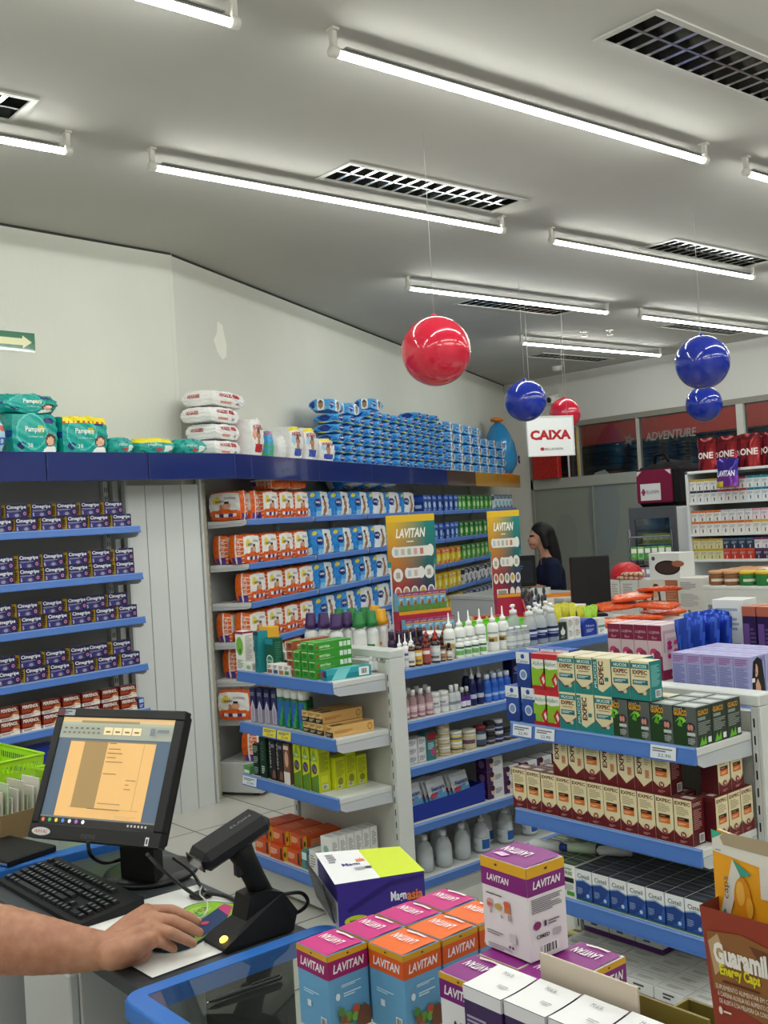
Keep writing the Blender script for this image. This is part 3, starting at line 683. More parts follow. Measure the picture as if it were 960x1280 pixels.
softp('nappy_pack', FL, -50, 11, 570, .33, ZT2, .14, .165, lambda k, u, v: '#2d63b4' if k == 'F' and u > .7 and .2 < v < .45 else ('#c9524a' if k == 'F' and (u - .97) ** 2 + (v - .75) ** 2 < .012 else '#a9cfe2'), [('F', '38', .8, .25, .95, .4, '#f4f8fc')], 'pale blue nappy pack cut by the left edge of the picture', 'nappy pack', n=20, seed=8)
for x0, x1, yt, lb, tp in ((140, 171, 546, 'small teal wipes pack right of the yellow banded nappy pack', False), (172, 222, 544, 'flat teal wipes pack with a yellow top', True), (223, 261, 546, 'small teal wipes pack in front of the stacked white packs', False)):
    softp('wipes_pack', FL if x0 < 220 else FL, x0, x1, 569, .33, ZT2, .12, .085, (lambda tp: lambda k, u, v: ('#efe02a' if tp and (k == 'T' or v > .78) else ('#e6efe9' if k == 'F' and (u - .8) ** 2 / .02 + (v - .35) ** 2 / .06 < 1 else ('#c84a4a' if k == 'F' and .45 < u < .62 and .2 < v < .4 else ('#1b7f80' if (k == 'F' and (int(u * 9) + int(v * 5)) % 4 == 0) else '#2aa79c')))))(tp), [('F', 'toalhas', .2, .5, .6, .7, '#eef8f6')], lb, 'wipes pack', 'teal wipes packs', n=16, seed=x0, e=.45, bulge=.012)
# ---- white packs with red lettering
def hug(k, u, v):
    if k == 'F':
        if .62 < u < .86 and .62 < v < .9: return '#b8262c'
        if .2 < u < .58 and .16 < v < .36: return '#d3927e'
        if .7 < u < .84 and .15 < v < .34: return '#8a8a90'
        if u > .9: return '#f2eeee'
        return '#eceae8'
    if k == 'R': return '#c13a3c' if (.15 < u < .9 and .1 < v < .5) else ('#f0ecec' if v < .8 else '#b83034')
    return '#ecebe9'
for k in range(4):
    x0, x1 = ((243, 286), (241, 284), (235, 283), (239, 300))[k]
    softp('nappy_pack', FW, 268 + (0, 2, -3, 0)[k], 302 + (0, 0, 0, 8)[k], 567, .3 - .02, ZT2 + k * .0975, .2, .087, hug, [('F', 'HUGGIES', .18, .6, .56, .85, '#b02028', dict(bold=.03)), ('R', 'HUGGIES', .15, .62, .85, .8, '#b02028', dict(bold=.03)), ('L', 'HUGGIES', .2, .5, .62, .75, '#b02028', dict(bold=.03))],
          ['lowest white nappy pack of the stack of four', 'second white nappy pack up in the stack of four', 'third white nappy pack up in the stack of four', 'topmost white nappy pack with red lettering'][k], 'nappy pack', 'stacked white nappy packs', n=18, seed=20 + k, e=.22, bulge=.008)
def hugbig(red):
    def f(k, u, v):
        if k == 'F':
            if not red and v > .88: return '#f0dc28'
            if (u - .5) ** 2 / .02 + (v - .55) ** 2 / .06 < 1 and v > .3: return '#b98462' if (v < .62) else '#6b4a38'
            if .22 < u < .86 and .12 < v < .36: return '#b7262c' if red else '#3a56b4'
            if (u - .22) ** 2 / .03 + (v - .6) ** 2 / .02 < 1: return '#e8a48c' if red else '#a8cfe8'
        return '#e9e8e6'
    return f
for x0, x1, yb, h, red, lb, d in ((315, 332, 570, .235, True, 'upright white nappy pack with a red panel beside the stack of four', .26), (364, 381, 575, .22, False, 'left upright white nappy pack with a blue panel and yellow top', .3), (382, 399, 576, .225, False, 'right upright white nappy pack with a blue panel and yellow top', .3), (400, 420, 577, .165, False, 'shorter upright white nappy pack with a yellow top', .2)):
    softp('nappy_pack', FW, x0, x1, yb, .33, ZT2, d, h, hugbig(red), [('F', 'HUGGIES', .12, .72, .88, .85, '#b42028', dict(bold=.03))], lb, 'nappy pack', 'upright white nappy packs', n=18, seed=x0, e=.25)
softp('nappy_pack', FW, 347, 361, 573, .31, ZT2, .16, .15, lambda k, u, v: '#e6e6e4', [], 'plain white wrapped pack left of the upright white packs', 'nappy pack', n=12, seed=77, e=.4, bulge=.014)
softp('wipes_pack', FW, 335, 344, 570, .32, ZT2, .12, .17, lambda k, u, v: '#c45a8a' if v > .85 else ('#3f9fd0' if v > .5 else ('#58b060' if (u + v) % .4 < .2 else '#4aa0d8')), [], 'thin blue and green pack beside the white pack with red panel', 'wipes pack', n=10, seed=78)
# ---- blue pad packs stacked on the header shelf
def bluep(kind):
    def f(k, u, v):
        if k in 'FL':
            if kind == 'a':
                d = (u - .5) ** 2 / .075 + (v - .55) ** 2 / .14
                if k == 'L' and d < 1: return '#1e3a8c' if abs(u - .5) < .3 else '#9fd0ee'
                if d < 1: return '#1d2f7c'
                if v > .86: return '#5fb2e8'
                if v < .16: return '#9cd0ee' if u > .5 else '#d8d44a'
                return '#2a86d8' if (u + v * .5) % .5 < .32 else '#3f9ae2'
            d = (u - .2) ** 2 / .02 + (v - .5) ** 2 / .1
            if d < 1: return '#1d3a8e'
            if (u - .62) ** 2 / .016 + (v - .5) ** 2 / .14 < 1: return '#a8805e' if v < .6 else '#5a4438'
            if .45 < u < .8: return '#eef2f4'
            return '#4a9ede' if v > .3 else '#7cc0ea'
        if k == 'T': return '#5aa6e0'
        return '#3b94dc'
    return f
def mk_pad_a(): return softpack('pad_pack', .182, .18, .063, bluep('a'), [('F', 'baby', .3, .45, .7, .68, '#f2f6fc', dict(bold=.02))], e=.5, bulge=.006, n=14, seed=31)
def mk_pad_b(): return softpack('pad_pack', .31, .15, .086, bluep('b'), [('F', 'baby', .08, .4, .32, .6, '#f2f6fc', dict(bold=.02))], e=.4, bulge=.006, n=16, seed=33)
PA = Proto(mk_pad_a, 'pad pack'); PB_ = Proto(mk_pad_b, 'pad pack')
tops = [5, 5, 5, 6, 6, 6, 6, 6, 6, 7, 7, 7, 6]
for c in range(13):
    for r in range(tops[c]):
        s = 1.68 + c * .208
        PA.put(FW.at(s + rn.uniform(-.003, .003), .34 - .1 + rn.uniform(-.012, .012), ZT2 + .0005 + r * .0742), FW.a + rn.uniform(-.03, .03), 'blue pad pack, %s column from the left of the blue pile, %s row up' % (orde(c + 1), orde(r + 1)), 'blue pad packs on the header')
for k, (s, z, a) in enumerate(((1.58, 5, .2), (1.95, 5, .2), (2.45, 6, .2))):
    PB_.put(FW.at(s + .1, .22, ZT2 + .004 + z * .0758), FW.a + a * .3, ['long pack lying on top at the left end of the blue pile', 'second long pack lying on top of the blue pile', 'third long pack lying on top of the blue pile'][k], 'long pad packs')
topb = [5, 5, 5, 5, 4, 4, 4, 4]
for c in range(7):
    for r in range(topb[c]):
        PB_.put(FW.at(4.44 + c * .336, .34 - .09 + rn.uniform(-.01, .01), ZT2 + .0005 + r * .0985), FW.a + rn.uniform(-.02, .02), 'long white and blue pad pack, %s column of the far pile, %s row up' % (orde(c + 1), orde(r + 1)), 'long pad packs')
# ---- orange nappy packs of the first bay
OR = '#e3601a'
def orange(k, u, v):
    if k in 'FB':
        if v < .1: return '#d8551a'
        if v < .3:
            if .12 < u < .88 and .1 < v < .24: return '#4a2f86' if (u * 10) % 3 < 1.6 else '#f4f0ea'
            return OR
        if (v - .3) < .08 * math.cos((u - .5) * 3): return OR
        if (u - .58) ** 2 / .012 + (v - .5) ** 2 / .03 < 1: return '#2a2024' if v > .56 else '#d9a184'
        if (u - .42) ** 2 / .008 + (v - .45) ** 2 / .012 < 1: return '#c98c6c'
        if (u - .25) ** 2 / .02 + (v - .7) ** 2 / .02 < 1: return '#e6d24e'
        if .5 < u < .9 and .74 < v < .8: return '#b8b4b4'
        return '#efece9' if v < .95 else '#d8622a'
    if k in 'LR':
        if .42 < u < .54: return '#f0e9e4'
        if v < .22 and .15 < u < .85: return '#5a3a90'
        return OR if (v * 7) % 1 > .25 or u < .54 else '#f2c8ae'
    return '#c85a20'
def mk_or(): return softpack('nappy_pack', .208, .1, .174, orange, [('F', 'BABY', .22, .62, .5, .7, '#5a4a7a', dict(bold=.02)), ('R', 'FRALDA', .6, .25, .82, .85, '#f6ece4', dict(rot=90)), ('L', 'FRALDA', .6, .25, .82, .85, '#f6ece4', dict(rot=90))], e=.16, bulge=.008, n=26, seed=41)
OP = Proto(mk_or, 'nappy pack')
sname = ['top', 'second', 'third', 'fourth', 'fifth', 'lowest']
FRONT = {0: (.53, .76, .992), 1: (.24, .48, .72, .95), 2: (.29, .53, .77, 1.0), 3: (.265, .5, .735, .975), 4: (.27, .5, .76), 5: ()}
SPINE = {0: (.15, .29), 5: (.12,)}
BACK = {1: (.16,), 2: (), 3: (.15,), 4: (.2,), 5: ()}
for i, z in enumerate(WZ):
    for k, s in enumerate(FRONT[i]):
        OP.put(FW.at(s + .02, .3 - .06, z + .001), FW.a + rn.uniform(-.02, .02), '%s orange nappy pack facing out on the %s shelf of its bay' % (orde(k + 1), sname[i]), 'orange nappy packs')
    for k, s in enumerate(SPINE.get(i, ())):
        OP.put(FW.at(s + .06, .175, z + .001), FW.a - math.pi / 2 + rn.uniform(-.02, .02), '%s orange nappy pack standing spine out on the %s shelf of its bay' % (orde(k + 1), sname[i]), 'orange nappy packs')
    for k, s in enumerate(BACK.get(i, ())):
        OP.put(FW.at(s + .13, .115, z + .001), FW.a, 'orange nappy pack standing behind the first one on the %s shelf' % sname[i], 'orange nappy packs')
for k in range(3):
    OP.put(FW.at(.28 + .235 * k, .24, .2015), FW.a, '%s orange nappy pack on the base of its bay' % orde(k + 1), 'orange nappy packs')
for k in range(2):
    OP.put(FW.at(.66 + k * .26, .15, WZ[0] + .222), FW.a, ['left', 'right'][k] + ' orange nappy pack lying flat on top of the orange row', 'orange nappy packs', tilt=(R(90), 0)).location.z = WZ[0] + .182 + .06
# ---- blue nappy packs of the next bays
def bluenap(light):
    def f(k, u, v):
        if k in 'FB':
            if (u - .14) ** 2 / .012 + (v - .87) ** 2 / .008 < 1: return '#e8d63e'
            if (u - .36) ** 2 / .03 + (v - .55) ** 2 / .03 < 1: return '#1e2f78'
            x = .72 + .06 * math.sin(v * 5)
            if abs(u - x) < .1 * (1.1 - v * .6) and v < .82: return '#a8764f' if v < .7 else '#4a3428'
            if (u > .55 and v > .06) or light and u > .2: return '#e9edf0'
            if v < .2 and u > .3: return '#8cc4ec'
            return '#2a86d6' if u < .3 else '#4b9fe2'
        if k == 'L': return '#2a3c8c' if (u - .5) ** 2 / .05 + (v - .65) ** 2 / .03 < 1 else ('#2a86d6' if v > .3 else '#d9e8f4')
        if k == 'T': return '#5f9fd8'
        return '#3b8cd6'
    return f
def mk_bn(light=False): return lambda: softpack('nappy_pack', .335, .105, .174, bluenap(light), [('F', 'baby', .24, .5, .48, .62, '#f4f6fc', dict(bold=.03)), ('L', 'baby', .25, .58, .75, .7, '#f4f6fc', dict(bold=.03))], e=.16, bulge=.01, n=24, seed=51 + light)
BN = Proto(mk_bn(), 'nappy pack'); BL = Proto(mk_bn(True), 'nappy pack')
for i, z in enumerate(WZ[:5]):
    for k in range(6):
        s = 1.33 + k * .374
        pr = BL if (k >= 3 + (i > 2) or (i == 3 and k > 1)) else BN
        pr.put(FW.at(s + rn.uniform(-.004, .004), .285 - .06, z + .001), FW.a + rn.uniform(-.015, .015), '%s blue nappy pack from the orange packs on the %s shelf' % (orde(k + 1), sname[i]), 'blue nappy packs')
for k in range(3):
    BL.put(FW.at(2.0 + k * .38, .12, WZ[0] + .24), FW.a, '%s blue nappy pack lying on top of the top row' % ['left', 'middle', 'right'][k], 'blue nappy packs', tilt=(R(75), 0)).location.z = WZ[0] + .245
# ---- small cartons far along the wall
def mk_far(c1, c2, c3, w=.12, h=.15, nm='carton'):
    def f():
        return carton(nm, w, .1, h, c1, {'F': [('r', 0, .7, 1, 1, c2), ('e', .5, .4, .3, .2, c3), ('p', [(0, 0), (1, 0), (1, .25), (0, .1)], c2), ('t', 'flex', .15, .76, .85, .92, '#f4f4f4'), ('l', .15, .05, .6, .15, 2, '#eee')], 'L': [('r', 0, .6, 1, .9, c2), ('r', .2, .2, .8, .4, c3)], 'T': [('r', .1, .1, .9, .9, c2)]})
    return f
FARS = [(0, [('dark blue', '#23408e', '#2d5fc0', '#bcd6f0', 3.6), ('green', '#4a9a3c', '#2f7a34', '#cfe6b8', 4.72)]), (1, [('dark blue', '#23408e', '#3d6ac8', '#a8ccf0', 3.6), ('green', '#3c8c3a', '#2a6a30', '#d8e8c0', 4.75)]),
        (2, [('yellow and red', '#e0c22c', '#d2662a', '#f0e080', 3.6), ('green', '#5a9a44', '#3a7a3a', '#c8dca8', 4.8)]), (3, [('yellow', '#e2c832', '#cfa428', '#f6ecb0', 3.6), ('white and black', '#dcdce0', '#3a3a48', '#8a8a98', 4.8)]), (4, [('yellow', '#dccb4a', '#c89a2c', '#f2ecc0', 3.6), ('grey', '#c4c6cc', '#4a5a78', '#9aa0b0', 4.8)])]
for i, gs in FARS:
    for nm, c1, c2, c3, s0 in gs:
        p = Proto(mk_far(c1, c2, c3), 'carton')
        for k in range(7 if s0 < 4 else 8):
            p.put(FW.at(s0 + k * (.16 if s0 < 4 else .17), .3 - .05 + rn.uniform(-.01, .01), WZ[i] + .001), FW.a, '%s small %s carton along the far %s shelf' % (orde(k + 1), nm, sname[i]), 'small %s cartons on the long wall' % nm)
p = Proto(mk_far('#e2e6ea', '#5a6a8c', '#7ac0d8', .16, .155), 'carton')
for i in range(4):
    for k in range(5): p.put(FW.at(6.15 + k * .17, .25, WZ[i] + .001), FW.a, '%s white and blue carton at far end of %s wall shelf' % (orde(k + 1), sname[i]), 'white and blue cartons at the far end')
# exit arrow on the wall
q0, q1 = FL.pix(-25, 408, -.02), FL.pix(43, 415, -.02)
o = empty('exit_sign', FL.at(-1.06, -.0195, 2.645), FL.a, 'green sign with a pale right pointing arrow on the left wall', 'sign')
mb = MB(); mb.box(-.16, -.004, -.054, .15, -.0005, .054, '#e8ece6', 'plast'); mb.box(-.157, -.006, -.051, .147, -.004, .051, '#0f6a44', 'gloss'); mb.build('board', o)
mb = MB(); mb.poly([(-.157, -.0066, -.018), (.075, -.0066, -.018), (.075, -.0066, -.034), (.128, -.0066, 0), (.075, -.0066, .034), (.075, -.0066, .018), (-.157, -.0066, .018)], '#e9e6b8', 'plast'); mb.build('arrow', o)
# worn patch of plaster
mb = MB(); pa = [(-.02, .0), (.03, -.05), (.07, -.02), (.08, .06), (.06, .14), (.05, .2), (.0, .22), (-.015, .13), (-.05, .08)]
q = FW.pix(274, 440, -.02); mb.poly([FW.at(q[0] + a * 1.3, -.019, q[1] + b2 * .9) for a, b2 in pa], '#eceade', 'matte'); tag(mb.build('wall_patch'), kind='structure')
# ================================================================ goods on the gondolas
def C(name, w, d, h, col, loc, rz, label, cat='carton', group=None, faces=None, cols=None, b=.0008, mat='card', tilt=None):
    o = carton(name, w, d, h, col, faces, cols, b, mat); o.location = loc
    o.rotation_euler = (0, 0, rz) if tilt is None else (tilt[0], tilt[1], rz)
    return tag(o, label, cat, group)
def CY(px0, px1, py, Y, z, d, h, col, label, name='carton', rz=0.0, **kw):
    a, b = ony(px0, py, Y).x, ony(px1, py, Y).x
    return C(name, abs(b - a) - .0015, d, h, col, ((a + b) / 2, Y + d / 2, z + .0006), rz, label, **kw)
def CX(px0, px1, py, X, z, d, h, col, label, name='carton', **kw):
    a, b = onx(px0, py, X).y, onx(px1, py, X).y
    return C(name, abs(b - a) - .0015, d, h, col, (X - d / 2, (a + b) / 2, z + .0006), R(90), label, **kw)
def bottle(name, r, h, col, mat='plast', neck=(.35, .12), shoulder=.12, cap=('cyl', .02, .4, '#eee'), label=None, sx=1.0, n=14, liquid=None):
    """h is the height up to the neck; cap radius and neck radius are shares of r"""
    o = empty(name, (0, 0, 0), 0, 'x', 'bottle'); nr, nh = neck
    hb = h * (1 - shoulder)
    mb = MB(); mb.lathe([(r * .9, 0), (r, .004), (r, hb), (r * .93, hb + h * shoulder * .45), (r * .66, hb + h * shoulder * .85), (r * nr, h), (r * nr, h + h * nh)], col, mat, n, sy=sx); mb.build('body', o)
    if liquid:
        mb = MB(); mb.lathe([(r * .8, .003), (r * .93, .006), (r * .93, h * liquid[0])], liquid[1], 'plast', n, sy=sx); mb.build('contents', o)
    kind, ch, cr, cc = cap; z = h + h * nh * .35
    mb = MB()
    if kind == 'cyl': mb.lathe([(r * cr, z), (r * cr, z + ch * .9), (r * cr * .85, z + ch)], cc, 'plast', n)
    elif kind == 'cone': mb.lathe([(r * cr, z), (r * cr, z + ch * .22), (r * cr * .5, z + ch * .28), (r * cr * .3, z + ch * .45), (r * cr * .14, z + ch)], cc, 'plast', n)
    elif kind == 'flare': mb.lathe([(r * cr * 1.08, z), (r * cr * 1.1, z + ch * .3), (r * cr * .95, z + ch * .36), (r * cr * .8, z + ch * .95), (r * cr * .72, z + ch)], cc, 'plast', n)
    elif kind == 'pump':
        mb.lathe([(r * cr, z), (r * cr, z + ch * .35), (r * cr * .8, z + ch * .42), (r * cr * .35, z + ch * .46), (r * cr * .3, z + ch * .7), (r * cr * .6, z + ch * .72), (r * cr * .55, z + ch)], cc, 'plast', n)
        mb.box(-r * .18, -r * 1.1, z + ch * .76, r * .18, 0, z + ch * .94, cc, 'plast', .001)
    mb.build('cap', o)
    if label:
        z0, z1, cf = label; mb = MB(); rr = r * 1.012
        mb.grid(lambda u, v: (rr * math.cos(R(-90) + (u - .5) * 4.6), sx * rr * math.sin(R(-90) + (u - .5) * 4.6), h * (z0 + (z1 - z0) * v)), 20, 12, cf, 'card'); mb.build('label', o)
    return o
def lab(bg, *bands):
    """bands: (u0,u1,v0,v1,colour)"""
    def f(u, v):
        for a, b, c, d, col in reversed(bands):
            if a < u < b and c < v < d: return col
        return bg
    return f
def rowp(proto, n, a, b, z, rz, fmt, group, jit=.004, jr=.3):
    for k in range(n):
        t = k / max(1, n - 1); p = Vector(a).lerp(Vector(b), t)
        proto.put((p.x + rn.uniform(-jit, jit), p.y + rn.uniform(-jit, jit), z + .0006), rz + rn.uniform(-jr, jr), fmt % orde(k + 1) if '%s' in fmt else fmt, group)
# ---------------------------------------------------------------- near gondola, end cap
z = .97; Y = 2.513
CY(296, 306.5, 838, Y, z, .05, .172, '#f0f0ea', 'tall white carton with a green oval at the left corner of the toothpaste shelf', faces={'F': [('e', .5, .62, .42, .24, '#7ab648'), ('e', .55, .5, .12, .07, '#3a7a2c'), ('r', 0, .93, 1, 1, '#9a3a58'), ('l', .15, .05, .85, .28, 6, '#8aa88a')], 'R': [('l', .15, .25, .85, .9, 18, '#b8b8b4'), ('r', 0, .95, 1, 1, '#8a3050')]})
CY(307, 315, 838, Y - .005, z, .045, .038, '#eeeeea', 'small white carton beside the tall carton with the green oval', faces={'F': [('e', .5, .5, .35, .25, '#8ab890')], 'R': [('l', .1, .2, .9, .8, 4, '#999')]})
CY(319.5, 325, 840, Y, z, .05, .178, '#1f7f86', 'tall narrow teal carton on the toothpaste shelf', faces={'R': [('r', 0, 0, 1, 1, '#2a8f98')], 'F': [('l', .2, .1, .8, .8, 12, '#165f68'), ('r', 0, .9, 1, 1, '#0f4a50')]})
CY(325.5, 331, 838, Y + .03, z, .04, .13, '#d58a86', 'pinkish carton behind the narrow teal one', faces={'F': [('r', 0, .7, 1, 1, '#c87070'), ('l', .2, .1, .8, .6, 6, '#f0d8d4')]})
CY(327, 337, 830, Y + .09, z, .06, .185, '#e8b030', 'carton with an orange yellow top standing at the back', faces={'F': [('r', 0, 0, 1, .7, '#2a7f84'), ('r', 0, .72, 1, .98, '#f0b428')]})
CY(333, 343, 836, Y + .02, z, .05, .15, '#155a44', 'dark green carton with a pale ring on the toothpaste shelf', faces={'F': [('e', .5, .36, .42, .16, '#e4efe8'), ('e', .5, .36, .34, .13, '#1f7a5c'), ('t', 'Onze', .2, .32, .8, .4, '#f0f4f0'), ('r', 0, .82, 1, .98, '#1f8a9a')], 'R': [('l', .2, .1, .8, .9, 12, '#3a7a64')]})
for k, (a, b, c) in enumerate(((334, 341, '#9a5a48'), (341.5, 348, '#2f5a9a'), (348.5, 355, '#c07a3a'), (355.5, 362, '#4a8a4a'))):
    CY(a, b, 842 + k, Y - .004, z, .06, .045, '#ecebe6', '%s little white carton in the row before the dark green one' % orde(k + 1), group='little white cartons', faces={'F': [('r', .1, .15, .9, .5, c), ('l', .1, .6, .8, .9, 3, '#777')], 'R': [('l', .1, .2, .9, .8, 5, '#aaa')]})
CY(353, 364, 840, Y + .08, z, .06, .085, '#f0efec', 'white carton standing behind the row of little cartons', faces={'F': [('r', .3, .4, .7, .6, '#3a3a3c'), ('l', .2, .1, .8, .3, 3, '#888')]})
def mk_tp(c, c2): return lambda: carton('toothpaste_carton', .048, .19, .0365, c, {'F': [('e', .5, .5, .25, .3, c2), ('r', .1, .8, .9, .92, '#bfe0a8')], 'R': [('t', 'sorriso', .12, .35, .4, .7, '#d8f0c8', dict(bold=.02)), ('e', .06, .5, .025, .2, '#c83a3a'), ('r', .66, .25, .75, .8, '#dfeedd'), ('r', .77, .25, .86, .8, '#cfe4cf'), ('r', .88, .25, .97, .8, '#dfeedd'), ('l', .12, .1, .55, .25, 2, '#a8d890')], 'T': [('r', .1, .05, .9, .3, '#6cc04c'), ('t', 'sorriso', .2, .4, .8, .9, '#d8f0c8', dict(rot=90))]})
TP = Proto(mk_tp('#3e9a34', '#2a7a2c'), 'carton'); TR = Proto(mk_tp('#a2563e', '#7a3a2c'), 'carton')
for k in range(4): TP.put((-3.545, 2.613, z + .0006 + k * .037), .02 * (k % 2), '%s green toothpaste carton up in the right stack' % orde(k + 1), 'green toothpaste cartons')
for k in range(4): TP.put((-3.598, 2.616, z + .0006 + k * .037), -.02 * (k % 2), '%s green toothpaste carton up in the middle stack' % orde(k + 1), 'green toothpaste cartons')
for k in range(3): TP.put((-3.651, 2.613, z + .0006 + k * .037), 0, '%s green toothpaste carton up in the left stack' % orde(k + 1), 'green toothpaste cartons')
for k in range(4): TR.put((-3.703, 2.616, z + .0006 + k * .037), 0, '%s red brown toothpaste carton up in its stack' % orde(k + 1), 'red brown toothpaste cartons')
C('toothpaste_carton', .05, .21, .042, '#1c8a94', (-3.462, 2.625, z + .0006), -.12, 'single teal toothpaste carton lying in front of the green stacks', faces={'F': [('r', .1, .3, .5, .8, '#c03a48'), ('r', .5, .3, .95, .9, '#2a3f8a')], 'R': [('r', 0, .5, 1, 1, '#38a8b4'), ('p', [(.1, 0), (.4, 0), (.55, 1), (.25, 1)], '#7fd0d4'), ('r', .72, .1, .95, .9, '#e8f0f0'), ('bar', .76, .2, .92, .8, '#222')], 'T': [('r', .1, .2, .9, .8, '#5ab8c0')]})
# second shelf
z = .745
def mk_arrow(): return carton('carton', .04, .05, .15, '#2a2c5c', {'F': [('p', [(.08, .02), (.92, .02), (.92, .42), (.5, .66), (.08, .42)], '#cfcad6'), ('p', [(.25, .04), (.75, .04), (.75, .38), (.5, .52), (.25, .38)], '#a59ab4'), ('t', 'SE7E', .15, .78, .85, .88, '#c8ccd8')], 'R': [('r', 0, 0, 1, .4, '#b8b2c4')]})
p = Proto(mk_arrow, 'carton')
for k in range(4): p.put((-4.02 + k * .047, 2.55 + .006 * k, z + .0006), 0, '%s navy carton with a pale arrow on the second end shelf' % orde(k + 1), 'navy cartons with pale arrows')
def mk_can(c): return lambda: bottle('spray_can', .0245, .125, c, 'metal' if False else 'plast', neck=(.85, .02), shoulder=.04, cap=('cyl', .038, .98, '#eef0ee'), label=(.05, .9, lambda u, v: '#2a62b0' if u < .42 + .2 * v else ('#3a9a58' if u < .52 + .2 * v else c)))
cans = [Proto(mk_can('#1f7a44'), 'spray can'), Proto(mk_can('#17664a'), 'spray can')]
for r_ in range(2):
    for k in range(4 - r_):
        cans[k % 2].put((-3.835 + k * .0525, 2.56 + r_ * .055, z + .0006), rn.uniform(.3, .6), '%s white capped spray can in the %s row' % (orde(k + 1), ['front', 'back'][r_]), 'white capped spray cans')
def mk_tan(): return carton('long_carton', .046, .2, .044, '#deb06c', {'F': [('r', 0, 0, 1, .45, '#1f1c20'), ('r', .05, .55, .95, .95, '#e6c27c'), ('l', .1, .62, .9, .9, 3, '#5a4020'), ('l', .1, .1, .9, .35, 2, '#d8c8a0')], 'R': [('e', .9, .5, .055, .32, '#5a3c1c'), ('e', .9, .5, .045, .26, '#d8a860'), ('r', .0, .0, .02, .5, '#1f1c20'), ('l', .06, .3, .5, .6, 3, '#b98444')], 'T': [('r', .1, .03, .9, .97, '#b08a58'), ('r', .2, .05, .8, .3, '#2a2420')]})
p = Proto(mk_tan, 'carton')
for k in range(4): p.put((-3.625 + k * .052 + (.02 if k == 3 else 0), 2.632 - .004 * k, z + .0006), -.1 if k == 3 else -.05, '%s tan long carton in the lower layer' % orde(k + 1), 'tan long cartons')
for k in range(3): p.put((-3.628 + k * .048, 2.63, z + .0451), -.06, '%s tan long carton in the upper layer' % orde(k + 1), 'tan long cartons')
# third shelf
z = .512
CY(305, 313, 972, Y, z, .05, .035, '#5a9a5a', 'small pale green carton at the left end of the third end shelf', faces={'F': [('r', .1, .1, .9, .5, '#e8ede0')]})
for k in range(3):
    C('carton', .042, .05, .045, '#16241e', (-4.02, 2.55, z + .0006 + k * .046), .03 * k, '%s small black carton up in the stack on the third end shelf' % orde(k + 1), group='small black cartons', faces={'F': [('l', .1, .15, .9, .85, 4, '#8aa898')], 'R': [('l', .1, .15, .9, .85, 4, '#5a7468')]})
C('carton', .05, .06, .175, '#10301f', (-3.955, 2.55, z + .0006), 0, 'tall dark green carton on the third end shelf', faces={'F': [('l', .25, .1, .75, .3, 4, '#c8d8cc'), ('t', 'TINTA', .3, .4, .7, .9, '#4a7a5c', dict(rot=90))], 'R': [('r', .15, .1, .85, .3, '#1f4a34')]})
for k in range(2):
    C('carton', .05, .055, .175, '#1b1a1e', (-3.885 + k * .055, 2.55, z + .0006), 0, ['left', 'right'][k] + ' tall black carton with pale print on the third end shelf', group='tall black cartons', faces={'F': [('t', 'HENNA', .12, .3, .34, .94, '#c9c6c4', dict(rot=90)), ('r', .4, .8, .9, .88, '#8a8690'), ('p', [(.4, .05), (.95, .05), (.9, .2), (.7, .28), (.5, .2)], '#8a5a40')], 'R': [('l', .2, .1, .8, .8, 10, '#77747a')]})
C('carton', .045, .055, .17, '#7a5244', (-3.77, 2.545, z + .0006), 0, 'brown carton with a face print next to the yellow cartons', faces={'F': [('r', 0, 0, 1, .3, '#e4ded8'), ('e', .55, .62, .3, .2, '#d8a88c'), ('r', .1, .85, .9, .95, '#e8d8c8')]})
def mk_yel(): return carton('tea_carton', .052, .06, .178, '#c9d21f', {'F': [('p', [(0, 0), (1, 0), (1, .42), (.5, .36), (0, .3)], '#5c8a24'), ('e', .5, .52, .34, .12, '#4a3c5a'), ('e', .38, .55, .12, .045, '#6a5a80'), ('e', .64, .5, .12, .045, '#7a6a90'), ('p', [(.05, .7), (.95, .7), (.5, .98)], '#7aa428'), ('t', 'CHA', .25, .72, .75, .8, '#f4f6e0'), ('r', 0, 0, .08, 1, '#2f4a20')], 'R': [('l', .12, .45, .9, .9, 16, '#8f9a1c'), ('bar', .3, .05, .75, .16, '#222'), ('r', .2, .2, .8, .36, '#dce03c')]})
p = Proto(mk_yel, 'carton')
for k in range(3): p.put((-3.69 + k * .062, 2.545, z + .0006), 0, '%s yellow tea carton with a dark berry picture' % orde(k + 1), 'yellow tea cartons in front')
for k, h in enumerate((.13, .145, .12)):
    C('tea_carton', .052, .055, h, '#cdd422', (-3.545, 2.608 + k * .0565, z + .0006), .05, '%s plain yellow carton in the row running back on the third end shelf' % orde(k + 1), group='yellow cartons running back', faces={'R': [('l', .12, .4, .9, .9, 10, '#99a21c'), ('e', .5, .25, .25, .12, '#8a9030'), ('bar', .2, .04, .6, .14, '#222')]})
